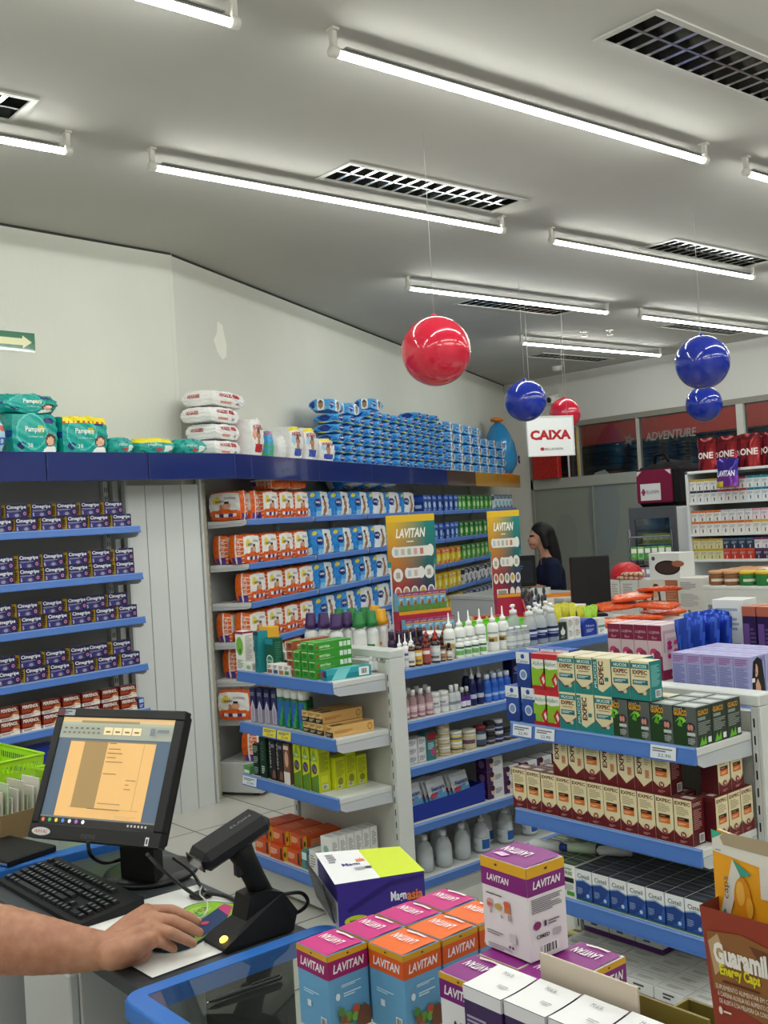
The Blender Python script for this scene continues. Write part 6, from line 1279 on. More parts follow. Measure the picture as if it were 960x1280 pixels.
# orange bags heaped on the far deck
for k, (px, py, d, a, tx, ty, zz) in enumerate(((760, 775, 5.56, .35, 3, 2, .0), (800, 773, 5.72, 1.3, -3, 4, .0), (772, 768, 5.9, .9, 7, -3, .055), (822, 766, 5.8, .2, 3, 4, .055), (830, 768, 5.95, 1.0, 2, -3, .0), (792, 760, 5.9, .6, 7, -6, .1), (826, 758, 5.9, 1.5, -4, 4, .13))):
    q = dep(px, py, d); q.x = min(q.x, -3.49)
    sp = softpack('orange_bag', .21, .15, .022, lambda k_, u, v: ('#e9b9a4' if (u - .6) ** 2 + (v - .5) ** 2 < .05 else '#b8aaa4' if (u * 3 + v) % 1.3 < .12 else '#e4602a') if k_ == 'T' else '#df5620', [], e=.22, bulge=.007, n=18, mat='film', seed=90 + k)
    sp.location = (q.x, q.y, .985 + zz); sp.rotation_euler = (R(tx), R(ty), a); tag(sp, '%s orange bag in the heap at the far end of the near gondola' % orde(k + 1), 'bag', 'orange bags')
# ================================================================ till area
def block(name, x0, y0, x1, y1, z1, col, label, cat, top=None):
    o = empty(name, ((x0 + x1) / 2, (y0 + y1) / 2, 0), 0, label, cat); w, d = (x1 - x0) / 2, (y1 - y0) / 2
    mb = MB(); mb.box(-w, -d, .0, w, d, z1 - .03, col, 'steel', .003); mb.build('body', o)
    mb = MB(); mb.box(-w - .01, -d - .01, z1 - .0295, w + .01, d + .01, z1, top or col, 'plast', .003); mb.build('counter_top', o); return o
block('till_counter', -6.6, 6.15, -5.35, 6.75, .93, '#c8c8c4', 'pale till counter in front of the cashier', 'counter')
q = dep(661, 712, 8.0); o = empty('till_screen', (-6.04, 6.36, .9305), R(35), 'black till screen in front of the cashier', 'screen')
mb = MB(); mb.box(-.17, -.025, .06, .17, .02, .31, '#121214', 'rough', .006); mb.build('casing', o)
mb = MB(); mb.box(-.1, -.08, 0, .1, .08, .012, '#121214', 'rough', .003); mb.box(-.03, -.01, .01, .03, .015, .12, '#121214', 'rough'); mb.build('foot', o)
mb = MB(); decals(mb, lambda u, v, o=0: (-.15 + .3 * u, -.0255 - o, .09 + .18 * v), [('r', 0, 0, 1, 1, '#1c1e28'), ('l', .1, .5, .8, .8, 3, '#5a5a80'), ('l', .1, .1, .6, .3, 3, '#3a3a50')]); mb.build('screen_face', o)
C('carton', .14, .1, .06, '#dcdcd8', (-5.72, 6.3, .9305), .5, 'small white carton leaning by the till screen', faces={'T': [('r', .15, .2, .85, .8, '#8a9aa0')]}, tilt=(R(0), 0))
C('folder', .36, .12, .02, '#e08a1c', (-5.47, 6.36, .9305), R(50), 'orange yellow folder lying on the till counter', cat='folder', faces={'T': [('r', .1, .1, .9, .5, '#c8401c')]})
block('back_counter', -6.2, 7.6, -4.55, 8.1, .9, '#bdbdb8', 'grey back counter under the frosted window', 'counter')
o = empty('till_screen', (-4.98, 7.82, .9005), R(40), 'dark till screen seen from behind on the back counter', 'screen')
mb = MB(); mb.box(-.2, -.03, .12, .2, .02, .34, '#101012', 'rough', .006); mb.build('casing', o)
mb = MB(); mb.box(-.1, -.08, 0, .1, .08, .012, '#121214', 'rough', .003); mb.box(-.03, -.01, .01, .03, .015, .14, '#121214', 'rough'); mb.build('foot', o)
o = empty('red_bottle', (-5.55, 7.8, .9005), 0, 'dark red bottle on the back counter beside the till screens', 'bottle')
mb = MB(); mb.lathe([(.05, 0), (.055, .01), (.055, .22), (.04, .27), (.018, .29)], '#7a1a2a', 'plast', 16); mb.build('body', o)
mb = MB(); mb.lathe([(.02, .28), (.025, .3), (.022, .33), (0, .335)], '#5a1420', 'plast', 12); mb.build('cap', o)
sp = softpack('carrier_bag', .16, .12, .26, lambda k, u, v: '#c4c8c8', [], e=.6, bulge=.01, n=10, seed=120); sp.location = (-5.8, 7.85, .9005); tag(sp, 'crumpled white carrier bag beside the cashier', 'bag')
# beauty cartons on a low display
block('display_table', -4.62, 5.55, -3.72, 6.0, .9, '#c9c7c0', 'pale table holding the beauty cartons', 'table')
def bty(x0, x1, col, faces, lb, h=.22, d=.2): return C('beauty_carton', x1 - x0 - .004, d, h, col, ((x0 + x1) / 2, 5.57 + d / 2, .9005), 0, lb, faces=faces, group='beauty cartons')
Y5 = 5.57; bx = [atX(p, 750, Y5) for p in (763, 776, 799, 849)]
bty(bx[0], bx[1], '#dcd9d2', {'F': [('l', .2, .5, .8, .9, 6, '#b0aca8')]}, 'narrow white beauty carton beside the black screen')
bty(bx[1], bx[2], '#dedbd4', {'F': [('l', .15, .6, .7, .9, 6, '#a8a4a0'), ('l', .15, .3, .6, .4, 3, '#c0bcb8')]}, 'white beauty carton with fine print')
bty(bx[2], bx[3], '#d9d2c8', {'F': [('r', .68, 0, 1, 1, '#b06a4c'), ('p', [(.2, .04), (.65, .04), (.66, .2), (.5, .4), (.36, .36), (.22, .2)], '#d8b49a'), ('e', .42, .66, .09, .17, '#d9a98c'), ('p', [(.3, .3), (.33, .7), (.4, .9), (.5, .88), (.55, .6), (.56, .3), (.5, .3), (.5, .6), (.44, .8), (.37, .6), (.36, .3)], '#5a3a28'), ('p', [(.08, .1), (.1, .6), (.16, .8), (.2, .5), (.18, .1)], '#6a4030'), ('l', .72, .2, .96, .8, 8, '#c88a6a')]}, 'beauty carton with a smiling woman and a copper panel')
x6 = atX(880, 752, Y5 - .02)
C('beauty_carton', x6 - bx[3] - .004, .2, .235, '#dddad2', ((x6 + bx[3]) / 2, Y5 + .09, .9005), 0, 'white beauty carton with grey print at the right of the row', group='beauty cartons', faces={'F': [('l', .1, .7, .7, .9, 5, '#9a9a98'), ('l', .1, .25, .8, .6, 9, '#b8b6b2'), ('e', .4, .14, .06, .04, '#6a6a6a')], 'R': [('r', .2, .1, .8, .9, '#cfcac2')]})
q0, q1 = atX(812, 716, Y5 + .02), atX(850, 716, Y5 + .02)
C('brush_carton', q1 - q0, .16, .165, '#e2e2e0', ((q0 + q1) / 2, Y5 + .1, 1.122), 0, 'white carton with a big picture of a dark hairbrush', faces={'F': [('e', .6, .45, .42, .28, '#2c1c18'), ('e', .6, .45, .36, .22, '#44302a'), ('e', .95, .6, .2, .12, '#a86a48'), ('e', .15, .8, .06, .08, '#4a4a44')]})
o = empty('sachet_dome', (atX(783, 715, Y5 + .1), Y5 + .1, 1.1212), 0, 'red rounded cap holding pale sachets', 'container')
mb = MB(); mb.lathe([(.0, .0), (.115, .002), (.115, .03), (.09, .08), (.04, .105), (0, .108)], '#c41c24', 'plast', 24, cap=False, sy=.8); mb.build('cap_shell', o)
for k in range(4):
    sp = softpack('sachet', .09, .05, .022, lambda k_, u, v: '#d8c0a8' if (u * 4) % 1 > .3 else '#c8604a', [], e=.5, bulge=.004, n=6, seed=140 + k); sp.location = (atX(771 + k * 7.5, 712, Y5 - .05 + .012 * k), Y5 - .005, 1.1212 + .0235 * (k % 2)); sp.location.y = Y5 + .02; tag(sp, '%s pale sachet in front of the red cap' % orde(k + 1), 'sachet', 'pale sachets')
# rack of sweets
o = empty('sweet_rack', (-4.72, 6.4, 0), R(35), 'wire rack of green and pink sweet packets before the fridge', 'rack')
mb = MB()
for x in (-.15, .15):
    for y in (-.1, .1): mb.tube([(x, y, 0), (x, y, 1.42)], .006, '#5a5a5c', 'metal', 6)
for zz in (.3, .6, .9, 1.05, 1.2, 1.36): mb.box(-.15, -.1, zz, .15, .1, zz + .006, '#6a6a6c', 'steel')
mb.build('frame', o)
for zz, cs in ((1.2068, ('#5a9a4a', '#7ab86a', '#4a8a5a')), (1.0568, ('#6a8ac0', '#c86a8a', '#8a9ab8')), (.9068, ('#b84a8a', '#8a4a9a', '#c8a0b8'))):
    for k in range(6):
        for j in range(2):
            sp = C('sweet_packet', .045, .05, .09 - .02 * j, cs[(k + j) % 3], tuple(o.matrix_basis @ Vector((-.12 + k * .048, -.06 + .06 * j, zz))), R(35), '%s sweet packet, %s row, %s rack shelf' % (orde(k + 1), ['front', 'back'][j], {1.2068: 'top', 1.0568: 'middle', .9068: 'lower'}[zz]), cat='packet', group='sweet packets', faces={'F': [('r', .1, .5, .9, .85, '#e8e8e0'), ('e', .5, .3, .3, .15, cs[(k + 1) % 3])]})
# fridge
YF_ = 6.9; fx0, fx1 = -5.27, -4.84
o = empty('drinks_fridge', ((fx0 + fx1) / 2, YF_, 0), 0, 'upright glass fronted fridge with a lit inside', 'fridge'); w = (fx1 - fx0) / 2 ; zt = 1.575
mb = MB(); mb.box(-w, .02, .0, -w + .03, .5, zt, '#4c4e52', 'steel'); mb.box(w - .03, .02, 0, w, .5, zt, '#4c4e52', 'steel'); mb.box(-w + .03, .02, zt - .05, w - .03, .5, zt, '#4c4e52', 'steel'); mb.box(-w + .03, .47, 0, w - .03, .5, zt - .05, '#c8ced0', 'plast'); mb.box(-w + .03, .02, 0, w - .03, .47, .3, '#4c4e52', 'steel'); mb.build('cabinet', o)
mb = MB(); mb.box(-w + .035, .1, zt - .062, w - .035, .16, zt - .0505, '#eef6f6', 'led'); mb.build('fridge_lamp', o)
mb = MB()
for x0, x1, z0, z1 in ((-w, w, zt - .09, zt), (-w, -w + .045, .3, zt - .09), (w - .045, w, .3, zt - .09), (-w, w, .25, .3)): mb.box(x0, -.02, z0, x1, .018, z1, '#55575b', 'steel', .002)
mb.box(-w + .045, -.004, .3, w - .045, .0, zt - .09, '#dfe8e8', 'glass'); mb.build('door', o)
for zz in (.7, .98, 1.12, 1.28):
    mb = MB(); mb.box(-w + .035, .03, zz, w - .035, .46, zz + .006, '#b8bec0', 'steel'); mb.build('shelf', o)
for zz, c_, n_ in ((1.287, '#b8b83a', 6), (1.127, '#d9dcdc', 5), (.987, '#7a2a24', 7)):
    for k in range(n_): C('drink_can', .3 / n_, .05, .075, c_, ((fx0 + fx1) / 2 - .15 + .3 * (k + .5) / n_, YF_ + .08, zz), 0, '%s %s drink in the fridge from the left' % (orde(k + 1), {'#b8b83a': 'olive yellow', '#d9dcdc': 'white', '#7a2a24': 'dark red'}[c_]), cat='drink', group='drinks in the fridge', faces={'F': [('r', .1, .4, .9, .8, '#e8e0c8'), ('l', .2, .1, .8, .3, 2, '#888')]})
# delivery backpack on top
bq0, bq1 = -5.25, -4.78
o = empty('delivery_backpack', ((bq0 + bq1) / 2, YF_ + .2, zt + .0005), R(-4), 'black and wine delivery backpack standing on the fridge', 'backpack'); w = (bq1 - bq0) / 2 - .03
mb = MB(); mb.box(-w, -.17, 0, w, .17, .31, '#1a181b', 'cloth', .03); mb.build('bag_body', o)
mb = MB(); mb.box(-w + .015, -.178, .03, w - .05, -.169, .29, '#7a1f3f', 'cloth', .008); mb.poly([(-w + .02, -.1785, .28), (-w + .07, -.1785, .28), (-w + .02, -.1785, .24)], '#d8d4d4', 'cloth'); mb.poly([(w - .055, -.1785, .28), (w - .11, -.1785, .28), (w - .055, -.1785, .24)], '#d8d4d4', 'cloth'); mb.build('front_panel', o)
mb = MB(); decals(mb, lambda u, v, o=0: (-w + .05 + u * .2, -.1782 - o, .05 + v * .13), [('r', 0, 0, 1, 1, '#dedcdc'), ('r', .1, .3, .2, .7, '#9a2a50'), ('r', .05, .42, .25, .58, '#9a2a50'), ('t', 'BELLAFARMA', .3, .4, .92, .6, '#4a4a50')]); mb.build('badge', o)
mb = MB(); mb.grid(lambda u, v: (-w + .05 + u * (2 * w - .08), -.13 + .26 * v, .30 + .06 * math.sin(math.pi * u) ** .5 * math.sin(math.pi * v) ** .6 + .008 * math.sin(12 * u) * math.sin(9 * v)), 14, 8, '#171518', 'cloth'); mb.tube([(-.08, -.08, .34), (-.06, -.09, .4), (.03, -.09, .41), (.06, -.08, .34)], .012, '#141214', 'cloth', 8); mb.build('lid_flap', o)
# tall white shelf of cartons
YS = 6.4; sx0, sx1 = -4.4, -3.0
o = empty('display_shelf', ((sx0 + sx1) / 2, YS, 0), 0, 'tall white display shelf packed with small cartons', 'shelving'); w = (sx1 - sx0) / 2
SZ = (1.195, 1.372, 1.59); ZTT = 1.806
mb = MB(); mb.box(-w, 0, 0, -w + .02, .38, ZTT, '#d9dcdc', 'steel'); mb.build('side_panel', o)
mb = MB(); mb.box(w - .02, 0, 0, w, .38, ZTT, '#d9dcdc', 'steel'); mb.build('side_panel', o)
mb = MB(); mb.box(-w - .13, .06, 0, -w - .001, .38, 1.57, '#c9cdce', 'steel', .003); mb.build('end_cover', o)
mb = MB(); mb.box(-w + .02, .36, 0, w - .02, .38, ZTT - .02, '#b9bcbb', 'steel'); mb.build('back_panel', o)
for zz in SZ + (.98, .6, .2, ZTT):
    mb = MB(); mb.box(-w + (.0205 if zz < 1.8 else -.002), 0, zz - .018, w - (.0205 if zz < 1.8 else -.002), .359 if zz < 1.8 else .385, zz, '#e4e6e5', 'steel', .002); mb.build('shelf', o)
mb = MB(); mb.box(-.0, -.001, .2, .018, .02, ZTT - .02, '#d4d6d5', 'steel'); mb.build('divider', o)
def sc(c1, c2, c3): return {'F': [('r', 0, .8, 1, 1, c2), ('r', .4, .05, .55, .35, c3), ('l', .1, .45, .8, .7, 3, '#a8a8ac')]}
SP_ = {}
def scart(c1, c2, c3, wd, h):
    k = (c1, c2, c3, wd, h)
    if k not in SP_: SP_[k] = Proto(lambda: carton('small_carton', wd, .07, h, c1, sc(c1, c2, c3)), 'carton')
    return SP_[k]
rows = [(SZ[2], 0, [('#e2e2e2', '#2c3a44', '#3a4a50'), ('#e2e2e2', '#b03a44', '#4a3a3a'), ('#dfe6ea', '#2f7a9a', '#2a4a6a')], .052, .078, 'top'), (SZ[2], 1, [('#e6e6e4', '#c0a63a', '#3a3a44'), ('#e4dfe2', '#9a3a5a', '#4a3a4a'), ('#dfe8e8', '#2a8a9a', '#2a4a5a')], .052, .078, 'top'),
        (SZ[1], 0, [('#e6e4e0', '#d8742a', '#4a3a3a'), ('#e6e4e0', '#d8742a', '#5a4a4a'), ('#e6e2dc', '#d8b03a', '#6a6a6a')], .056, .082, 'middle'), (SZ[1], 1, [('#e6e4e0', '#d86a2a', '#4a3a3a'), ('#e2e2e4', '#c8c8cc', '#5a4a4a'), ('#e8e0e4', '#e0a0b8', '#c02a6a')], .056, .075, 'middle'),
        (SZ[0], 0, [('#d8d4a0', '#c8a82c', '#7a8a3a'), ('#c83a2c', '#d8582c', '#e8c8b8'), ('#3a2f4a', '#5a3a6a', '#b8a0c0')], .056, .07, 'lower'), (SZ[0], 1, [('#d8d0a0', '#c8a02c', '#7a8a3a'), ('#2c3a54', '#4a6a8a', '#c0c8d0'), ('#e2dfe2', '#7a2a6a', '#4a2a5a')], .056, .07, 'lower')]
for zz, lv, cs, wd, h, nm in rows:
    n_ = int((2 * w - .06) / (wd + .003))
    for k in range(n_):
        x = sx0 + .024 + wd / 2 + k * (wd + .003)
        if abs(x - ((sx0 + sx1) / 2 + .009)) < wd / 2 + .012: continue
        c_ = cs[min(2, k * 3 // 12)] if k < 12 else cs[2]
        scart(*c_, wd, h).put((x, YS + .05, zz + .0006 + lv * (h + .0006 if nm != 'middle' else .0826)), 0, '%s small carton from the left, %s layer, %s board of the white shelf' % (orde(k + 1), ['lower', 'upper'][lv], nm), 'small cartons on the white shelf')
RPo = Proto(lambda: mk_pouch(.16, .23, lambda u, v: ('#5a1018' if abs(u - .3 - .3 * v) < .06 else ('#8a1a22' if v < .84 else '#6a1218')), 11, 'ONE', '#e8dcdc', name='red_pouch'), 'pouch')  # dark diagonal band is wrinkle shading put into the colour
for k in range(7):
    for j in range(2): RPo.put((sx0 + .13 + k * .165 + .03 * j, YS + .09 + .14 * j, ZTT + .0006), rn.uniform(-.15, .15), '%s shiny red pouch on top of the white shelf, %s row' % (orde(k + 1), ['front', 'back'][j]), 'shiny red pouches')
o = mk_pouch(.17, .2, lambda u, v: '#3a2a8a' if v > .4 else ('#d8c03a' if u < .4 and v < .2 else '#6a2a8a'), 12, 'LAVITAN', '#e8e0f4', name='purple_pouch'); o.location = (sx0 + .36, YS - .045, 1.68); o.rotation_euler = (R(-6), 0, 0); tag(o, 'blue and purple pouch hanging at the edge of the white shelf', 'pouch')
mb = MB(); mb.tube([(sx0 + .36, YS - .03, 1.86), (sx0 + .36, YS - .03, 1.877)], .003, '#888', 'metal', 6); mb.tube([(sx0 + .36, YS - .03, 1.877), (sx0 + .36, YS + .01, 1.812)], .003, '#888', 'metal', 6)
ck = mb.build('pouch_hook', o); ck.matrix_parent_inverse = o.matrix_basis.inverted()
# low white shelf with tubs
YL = 5.35; lx0 = atX(879, 750, YL)
o = empty('low_shelf', (lx0 + .6, YL, 0), 0, 'low white shelf with round tubs along its top', 'shelving')
mb = MB(); mb.box(-.6, 0, 0, -.57, .5, 1.09, '#dadbd6', 'steel'); mb.build('side_panel', o)
mb = MB(); mb.box(.57, 0, 0, .6, .5, 1.09, '#dadbd6', 'steel'); mb.build('side_panel', o)
mb = MB(); mb.box(-.6, -.005, 1.0905, .6, .5, 1.11, '#dfe0db', 'steel', .002); mb.box(-.57, -.005, 1.0, .57, .01, 1.09, '#d6d7d2', 'steel'); mb.build('top_board', o)
mb = MB(); mb.box(-.57, .48, 0, .57, .5, 1.09, '#a9aaa6', 'steel'); mb.build('back_panel', o)
for zz in (.25, .6, .85):
    mb = MB(); mb.box(-.57, .01, zz - .02, .57, .48, zz, '#d2d3ce', 'steel'); mb.build('shelf', o)
TUBC = [('#c9956a', '#8a5a3a'), ('#b84a3a', '#e0b0a0'), ('#e0c23a', '#2a7a3a'), ('#e4e4e0', '#c84a7a'), ('#c84a5a', '#f0d8dc'), ('#d8d0b8', '#8a7a5a'), ('#3a3a6a', '#c8c8e0'), ('#e6e6e4', '#6a9a3a')]
tp = [Proto((lambda a, b: lambda: bottle('cream_tub', .045, .062, b, 'plast', neck=(.96, .02), shoulder=.05, cap=('cyl', .02, 1.03, a), label=(.1, .85, lab(b, (.2, .8, .3, .7, '#e0d8cc'))), n=18))(a, b), 'tub') for a, b in TUBC]
cx_ = [0, 0, 0, 0, 2, 2, 4, 4, 3, 3, 5, 7]
for j in range(4):
    for k in range(10):
        i = [0, 0, 2, 2, 4, 4, 5, 5, 7, 3][k] if j == 0 else ([0, 0, 0, 3, 3, 6, 3, 3, 7, 7][k] if j == 1 else [0, 0, 3, 6, 3, 3, 6, 3, 7, 3][k])
        tp[i].put((lx0 + .06 + k * .1, YL + .06 + j * .105, 1.1106), rn.uniform(0, 3), '%s round tub from the left, %s row on the low shelf' % (orde(k + 1), orde(j + 1)), 'round tubs on the low shelf')
# ================================================================ the cashier
def mkperson():
    base = dep(683, 690, 9.3); yaw = R(50 + 128)
    o = empty('person', (base.x, base.y, 0), 0, 'person with long dark hair in a navy top behind the till, looking down', 'person')
    # local frame: camera right = rx, away = ry
    rx = Vector((math.cos(R(50)), math.sin(R(50)), 0)); ry = Vector((-math.sin(R(50)), math.cos(R(50)), 0))
    P = lambda a, b, z: rx * a + ry * b + Vector((0, 0, z))
    ht = 1.47
    # facing -rx (towards the left of the picture), head bent down
    hd = P(-.05, 0, ht - .1)
    ch = [(hd + Vector((0, 0, .02)), (.088, .078, .098)), [(hd + P(-.045, 0, -.035), .058), (hd + P(-.06, 0, -.075), .034)], [(hd + P(-.084, 0, .0), .011), (hd + P(-.097, 0, -.028), .0125)], [(hd + P(-.086, 0, -.06), .012)], [(hd + P(-.078, -.03, .012), .016)],
          [(hd + P(.02, 0, -.06), .052), (P(.0, 0, ht - .26), .055), (P(.02, 0, ht - .34), .075)], [(hd + P(.01, -.08, 0), .018)], [(hd + P(.01, .08, 0), .018)],
          [(P(.02, -.15, ht - .34), .062), (P(.02, .15, ht - .34), .062)], [(P(.02, -.08, ht - .42), .11), (P(.03, -.07, ht - .6), .1), (P(.04, -.06, ht - .78), .1), (P(.05, -.07, .6), .115), (P(.04, -.08, .48), .08), (P(.03, -.09, .08), .05), (P(-.06, -.09, .035), .034)],
          [(P(.02, .08, ht - .42), .11), (P(.03, .07, ht - .6), .1), (P(.04, .06, ht - .78), .1), (P(.05, .07, .6), .115), (P(.04, .08, .48), .08), (P(.03, .09, .08), .05), (P(-.06, .09, .035), .034)]]
    for s in (-1, 1):
        el = P(.03, s * .22, ht - .58); wr = P(-.2, s * .16, ht - .5); hn = P(-.27, s * .14, ht - .5)
        ch.append([(P(.02, s * .18, ht - .35), .055), (el, .042), (wr, .027), (hn, .03)])
        for f in range(4): ch.append([(hn + P(-.01, s * (.02 - .014 * f), 0), .011), (hn + P(-.06, s * (.02 - .015 * f), -.005), .009), (hn + P(-.085 + .008 * abs(f - 1), s * (.02 - .015 * f), -.025), .008)])
        ch.append([(hn + P(.02, -s * .02, 0), .012), (hn + P(-.02, -s * .045, -.01), .01)])
    def colr(c):
        z = c.z; a = c.dot(rx)
        if z < .08: return '#1c1c1e'
        if z < .95: return '#23262e'
        if a < -.05 and z < ht - .25: return '#c08e74'
        if z < ht - .28: return '#1c2036'
        if (c - hd).length < .13 and a < -.1 and abs(c.z - (hd.z - .062)) < .009: return '#a8625a'
        if abs(c.z - (hd.z + .012)) < .009 and a < -.11 and abs(c.dot(ry)) > .02 and abs(c.dot(ry)) < .055: return '#2a1a16'
        return '#c39076'
    blobmesh('body', ch, .0085, 'rough', colr, 3, o)
    hair = [(hd + P(.018, 0, .04), (.1, .09, .092)), [(hd + P(.06, 0, .03), .075), (hd + P(.09, 0, -.06), .068), (hd + P(.115, 0, -.17), .062), (hd + P(.135, 0, -.3), .05), (hd + P(.14, 0, -.42), .03)], [(hd + P(.02, -.075, .02), .035), (hd + P(.04, -.08, -.08), .03)]]
    blobmesh('hair', hair, .009, 'rough', lambda c: '#15100f', 4, o)
    sh = [[(P(.02, -.16, ht - .35), .075), (P(.02, .16, ht - .35), .075)], [(P(.02, -.09, ht - .43), .12), (P(.035, -.07, ht - .62), .112), (P(.04, -.06, ht - .82), .115)], [(P(.02, .09, ht - .43), .12), (P(.035, .07, ht - .62), .112), (P(.04, .06, ht - .82), .115)]] + [[(P(.02, s * .18, ht - .36), .07), (P(.026, s * .212, ht - .5), .062)] for s in (-1, 1)]
    blobmesh('shirt', sh, .01, 'cloth', lambda c: '#1b2038', 4, o)
mkperson()
# ================================================================ the till desk in front
ZD = .8
o = empty('desk', (-2.17, 1.0, 0), 0, 'dark desk carrying the monitor, keyboard and paper', 'desk')
mb = MB(); mb.box(-.40, -.16, ZD - .03, .43, .205, ZD, '#3c4044', 'steel', .003); mb.build('desk_top', o)
mb = MB(); mb.box(-.40, .206, ZD - .03, -.17, .27, ZD, '#3c4044', 'steel', .003); mb.build('desk_extension', o)
mb = MB(); mb.box(-.40, -.14, 0, -.375, .17, ZD - .0305, '#b9bbbd', 'steel'); mb.build('side_panel', o)
mb = MB(); mb.box(-.374, .15, .1, .4, .17, ZD - .0305, '#2a2b2e', 'steel'); mb.build('back_panel', o)
o = empty('computer_tower', (-1.93, .98, 0), 0, 'black computer tower standing under the desk', 'computer')
mb = MB(); mb.box(-.1, -.2, .01, .1, .15, .45, '#0d0d0f', 'rough', .005); mb.build('case', o)
mb = MB(); mb.box(-.08, -.203, .36, .08, -.2005, .4, '#1a1a1d', 'plast'); mb.build('drive_front', o)
o = empty('drawer_unit', (-2.2, .99, 0), 0, 'grey white drawer cabinet under the desk', 'cabinet')
mb = MB(); mb.box(-.13, -.13, .0, .13, .15, .74, '#c2c4c6', 'steel', .003); mb.build('body', o)
for k in range(3):
    mb = MB(); mb.box(-.125, -.15, .02 + k * .24, .125, -.1305, .25 + k * .24, '#c8cacc', 'steel', .003); dr = mb.build('drawer', o)
# sheets of paper
for k, (x, y, a, lb) in enumerate(((-1.885, 1.02, .03, 'white paper sheet under the mouse pad at the desk edge'), (-2.07, 1.035, -.02, 'white paper sheet between keyboard and scanner'))):
    mb = MB(); mb.grid(lambda u, v: (-.1 + .2 * u, -.1485 + .297 * v, .0003 + .0012 * math.sin(3 * u + k) ** 2 * math.sin(2.5 * v) ** 2), 8, 8, '#e9e9e6', 'matte'); s_ = mb.build('paper_sheet'); s_.location = (x, y, ZD + .0006 + .0018 * (1 - k)); s_.rotation_euler.z = a; tag(s_, lb, 'paper', 'paper sheets')
# ---- blue framed glass counters
def glass_counter(name, x0, y0, x1, y1, zt, label):
    o = empty(name, ((x0 + x1) / 2, (y0 + y1) / 2, 0), 0, label, 'glass counter', 'blue framed glass counters'); w, d = (x1 - x0) / 2, (y1 - y0) / 2; f = .036; r = .035
    def rr(hw, hd, rad):
        pts = []
        for cx, cy, a0 in ((hw - rad, hd - rad, 0), (-hw + rad, hd - rad, 90), (-hw + rad, -hd + rad, 180), (hw - rad, -hd + rad, 270)):
            for i in range(7): t = R(a0 + 15 * i); pts.append((cx + rad * math.cos(t), cy + rad * math.sin(t)))
        return pts
    for nm, z0, z1, inset in (('top_frame', zt - .032, zt, 0), ('bottom_frame', .08, .12, .01)):
        mb = MB(); ou = rr(w - inset, d - inset, r); b_ = rr(w - inset - .004, d - inset - .004, r); inn = rr(w - f, d - f, .006); n = len(ou)
        V = [[mb.vt(p + (z,)) for p in q] for q, z in ((ou, z0), (ou, z1 - .006), (b_, z1), (inn, z1), (inn, z0))]
        for a, b in ((0, 1), (1, 2), (2, 3), (3, 4), (4, 0)):
            for i in range(n): j = (i + 1) % n; mb.face((V[a][i], V[a][j], V[b][j], V[b][i]), '#2a6cc0', 'plast', a == 1)
        mb.build(nm, o)
    mb = MB(); q_ = (-w + f + .001, -d + f + .001, w - f - .001, d - f - .001); mb.poly([(q_[0], q_[1], zt - .001), (q_[2], q_[1], zt - .001), (q_[2], q_[3], zt - .001), (q_[0], q_[3], zt - .001)], '#dfe8e8', 'glass'); mb.build('top_pane', o)
    for nm, q in (('side_pane', (-w + .012, -d + .04, -w + .018, d - .04)), ('side_pane', (w - .018, -d + .04, w - .012, d - .04)), ('front_pane', (-w + .04, -d + .012, w - .04, -d + .018)), ('back_pane', (-w + .04, d - .018, w - .04, d - .012))):
        mb = MB(); mb.poly([(q[0], q[1], .121), (q[2] if nm != 'side_pane' else q[0], q[3] if nm == 'side_pane' else q[1], .121), (q[2] if nm != 'side_pane' else q[0], q[3] if nm == 'side_pane' else q[1], zt - .033), (q[0], q[1], zt - .033)], '#dfe8e8', 'glass'); mb.build(nm, o)
    for sx in (-1, 1):
        for sy in (-1, 1):
            mb = MB(); x, y = sx * (w - .03), sy * (d - .03); mb.box(x - .012, y - .012, 0, x + .012, y + .012, zt - .033, '#2468bc', 'plast', .002); mb.build('post', o)
    mb = MB(); mb.box(-w + .045, -d + .045, .5, w - .045, d - .045, .512, '#d8dad8', 'steel'); mb.build('bounce_deck', o)  # pale deck added to catch light and brighten the inside
    mb = MB(); mb.box(-w + .03, -d + .03, .1205, w - .03, d - .03, .13, '#b9bbb8', 'steel'); mb.build('base_board', o)
    return o
ZC = .82
c0 = onz(150, 1243, ZC)
glass_counter('glass_counter', c0.x, c0.y - .005, -.35, 1.222, ZC, 'blue framed glass counter carrying the vitamin cartons and the pen')
glass_counter('glass_counter', -3.6, .35, -2.585, 1.29, ZC, 'blue framed glass counter with green baskets left of the desk')
# ---- monitor
MX, MY, MZ, MA, MT = -2.27, .993, .92, R(25), R(24.8); MW_, MH_ = .37, .3
o = empty('monitor', (MX, MY, ZD), MA, 'black desktop monitor showing a cream document page', 'monitor')
T = Matrix.Translation((0, 0, MZ - ZD)) @ Matrix.Rotation(-MT, 4, 'X')
mb = MB(); mb.T = T
bw = .021; x1 = MW_ / 2
for a in ((-x1, -.012, 0, x1, .012, .034), (-x1, -.012, MH_ - bw, x1, .012, MH_), (-x1, -.012, .034, -x1 + bw, .012, MH_ - bw), (x1 - bw - .004, -.012, .034, x1, .012, MH_ - bw)): mb.box(*a, '#131315', 'plast', .002)
mb.box(-x1 + .004, .012, .004, x1 - .004, .03, MH_ - .004, '#101012', 'rough', .008); mb.box(-.11, .03, .05, .11, .05, .23, '#0f0f11', 'rough', .012); bz = mb.build('bezel', o)
mb = MB(); mb.T = T; sw, shh = MW_ - 2 * bw - .004, MH_ - bw - .034; sx0_ = -x1 + bw
mp = lambda u, v, of=0: (sx0_ + u * sw, -.0075 - of, .034 + v * shh)
mb.poly([mp(0, 0), mp(1, 0), mp(1, 1), mp(0, 1)], '#4a5a6c', 'screen')
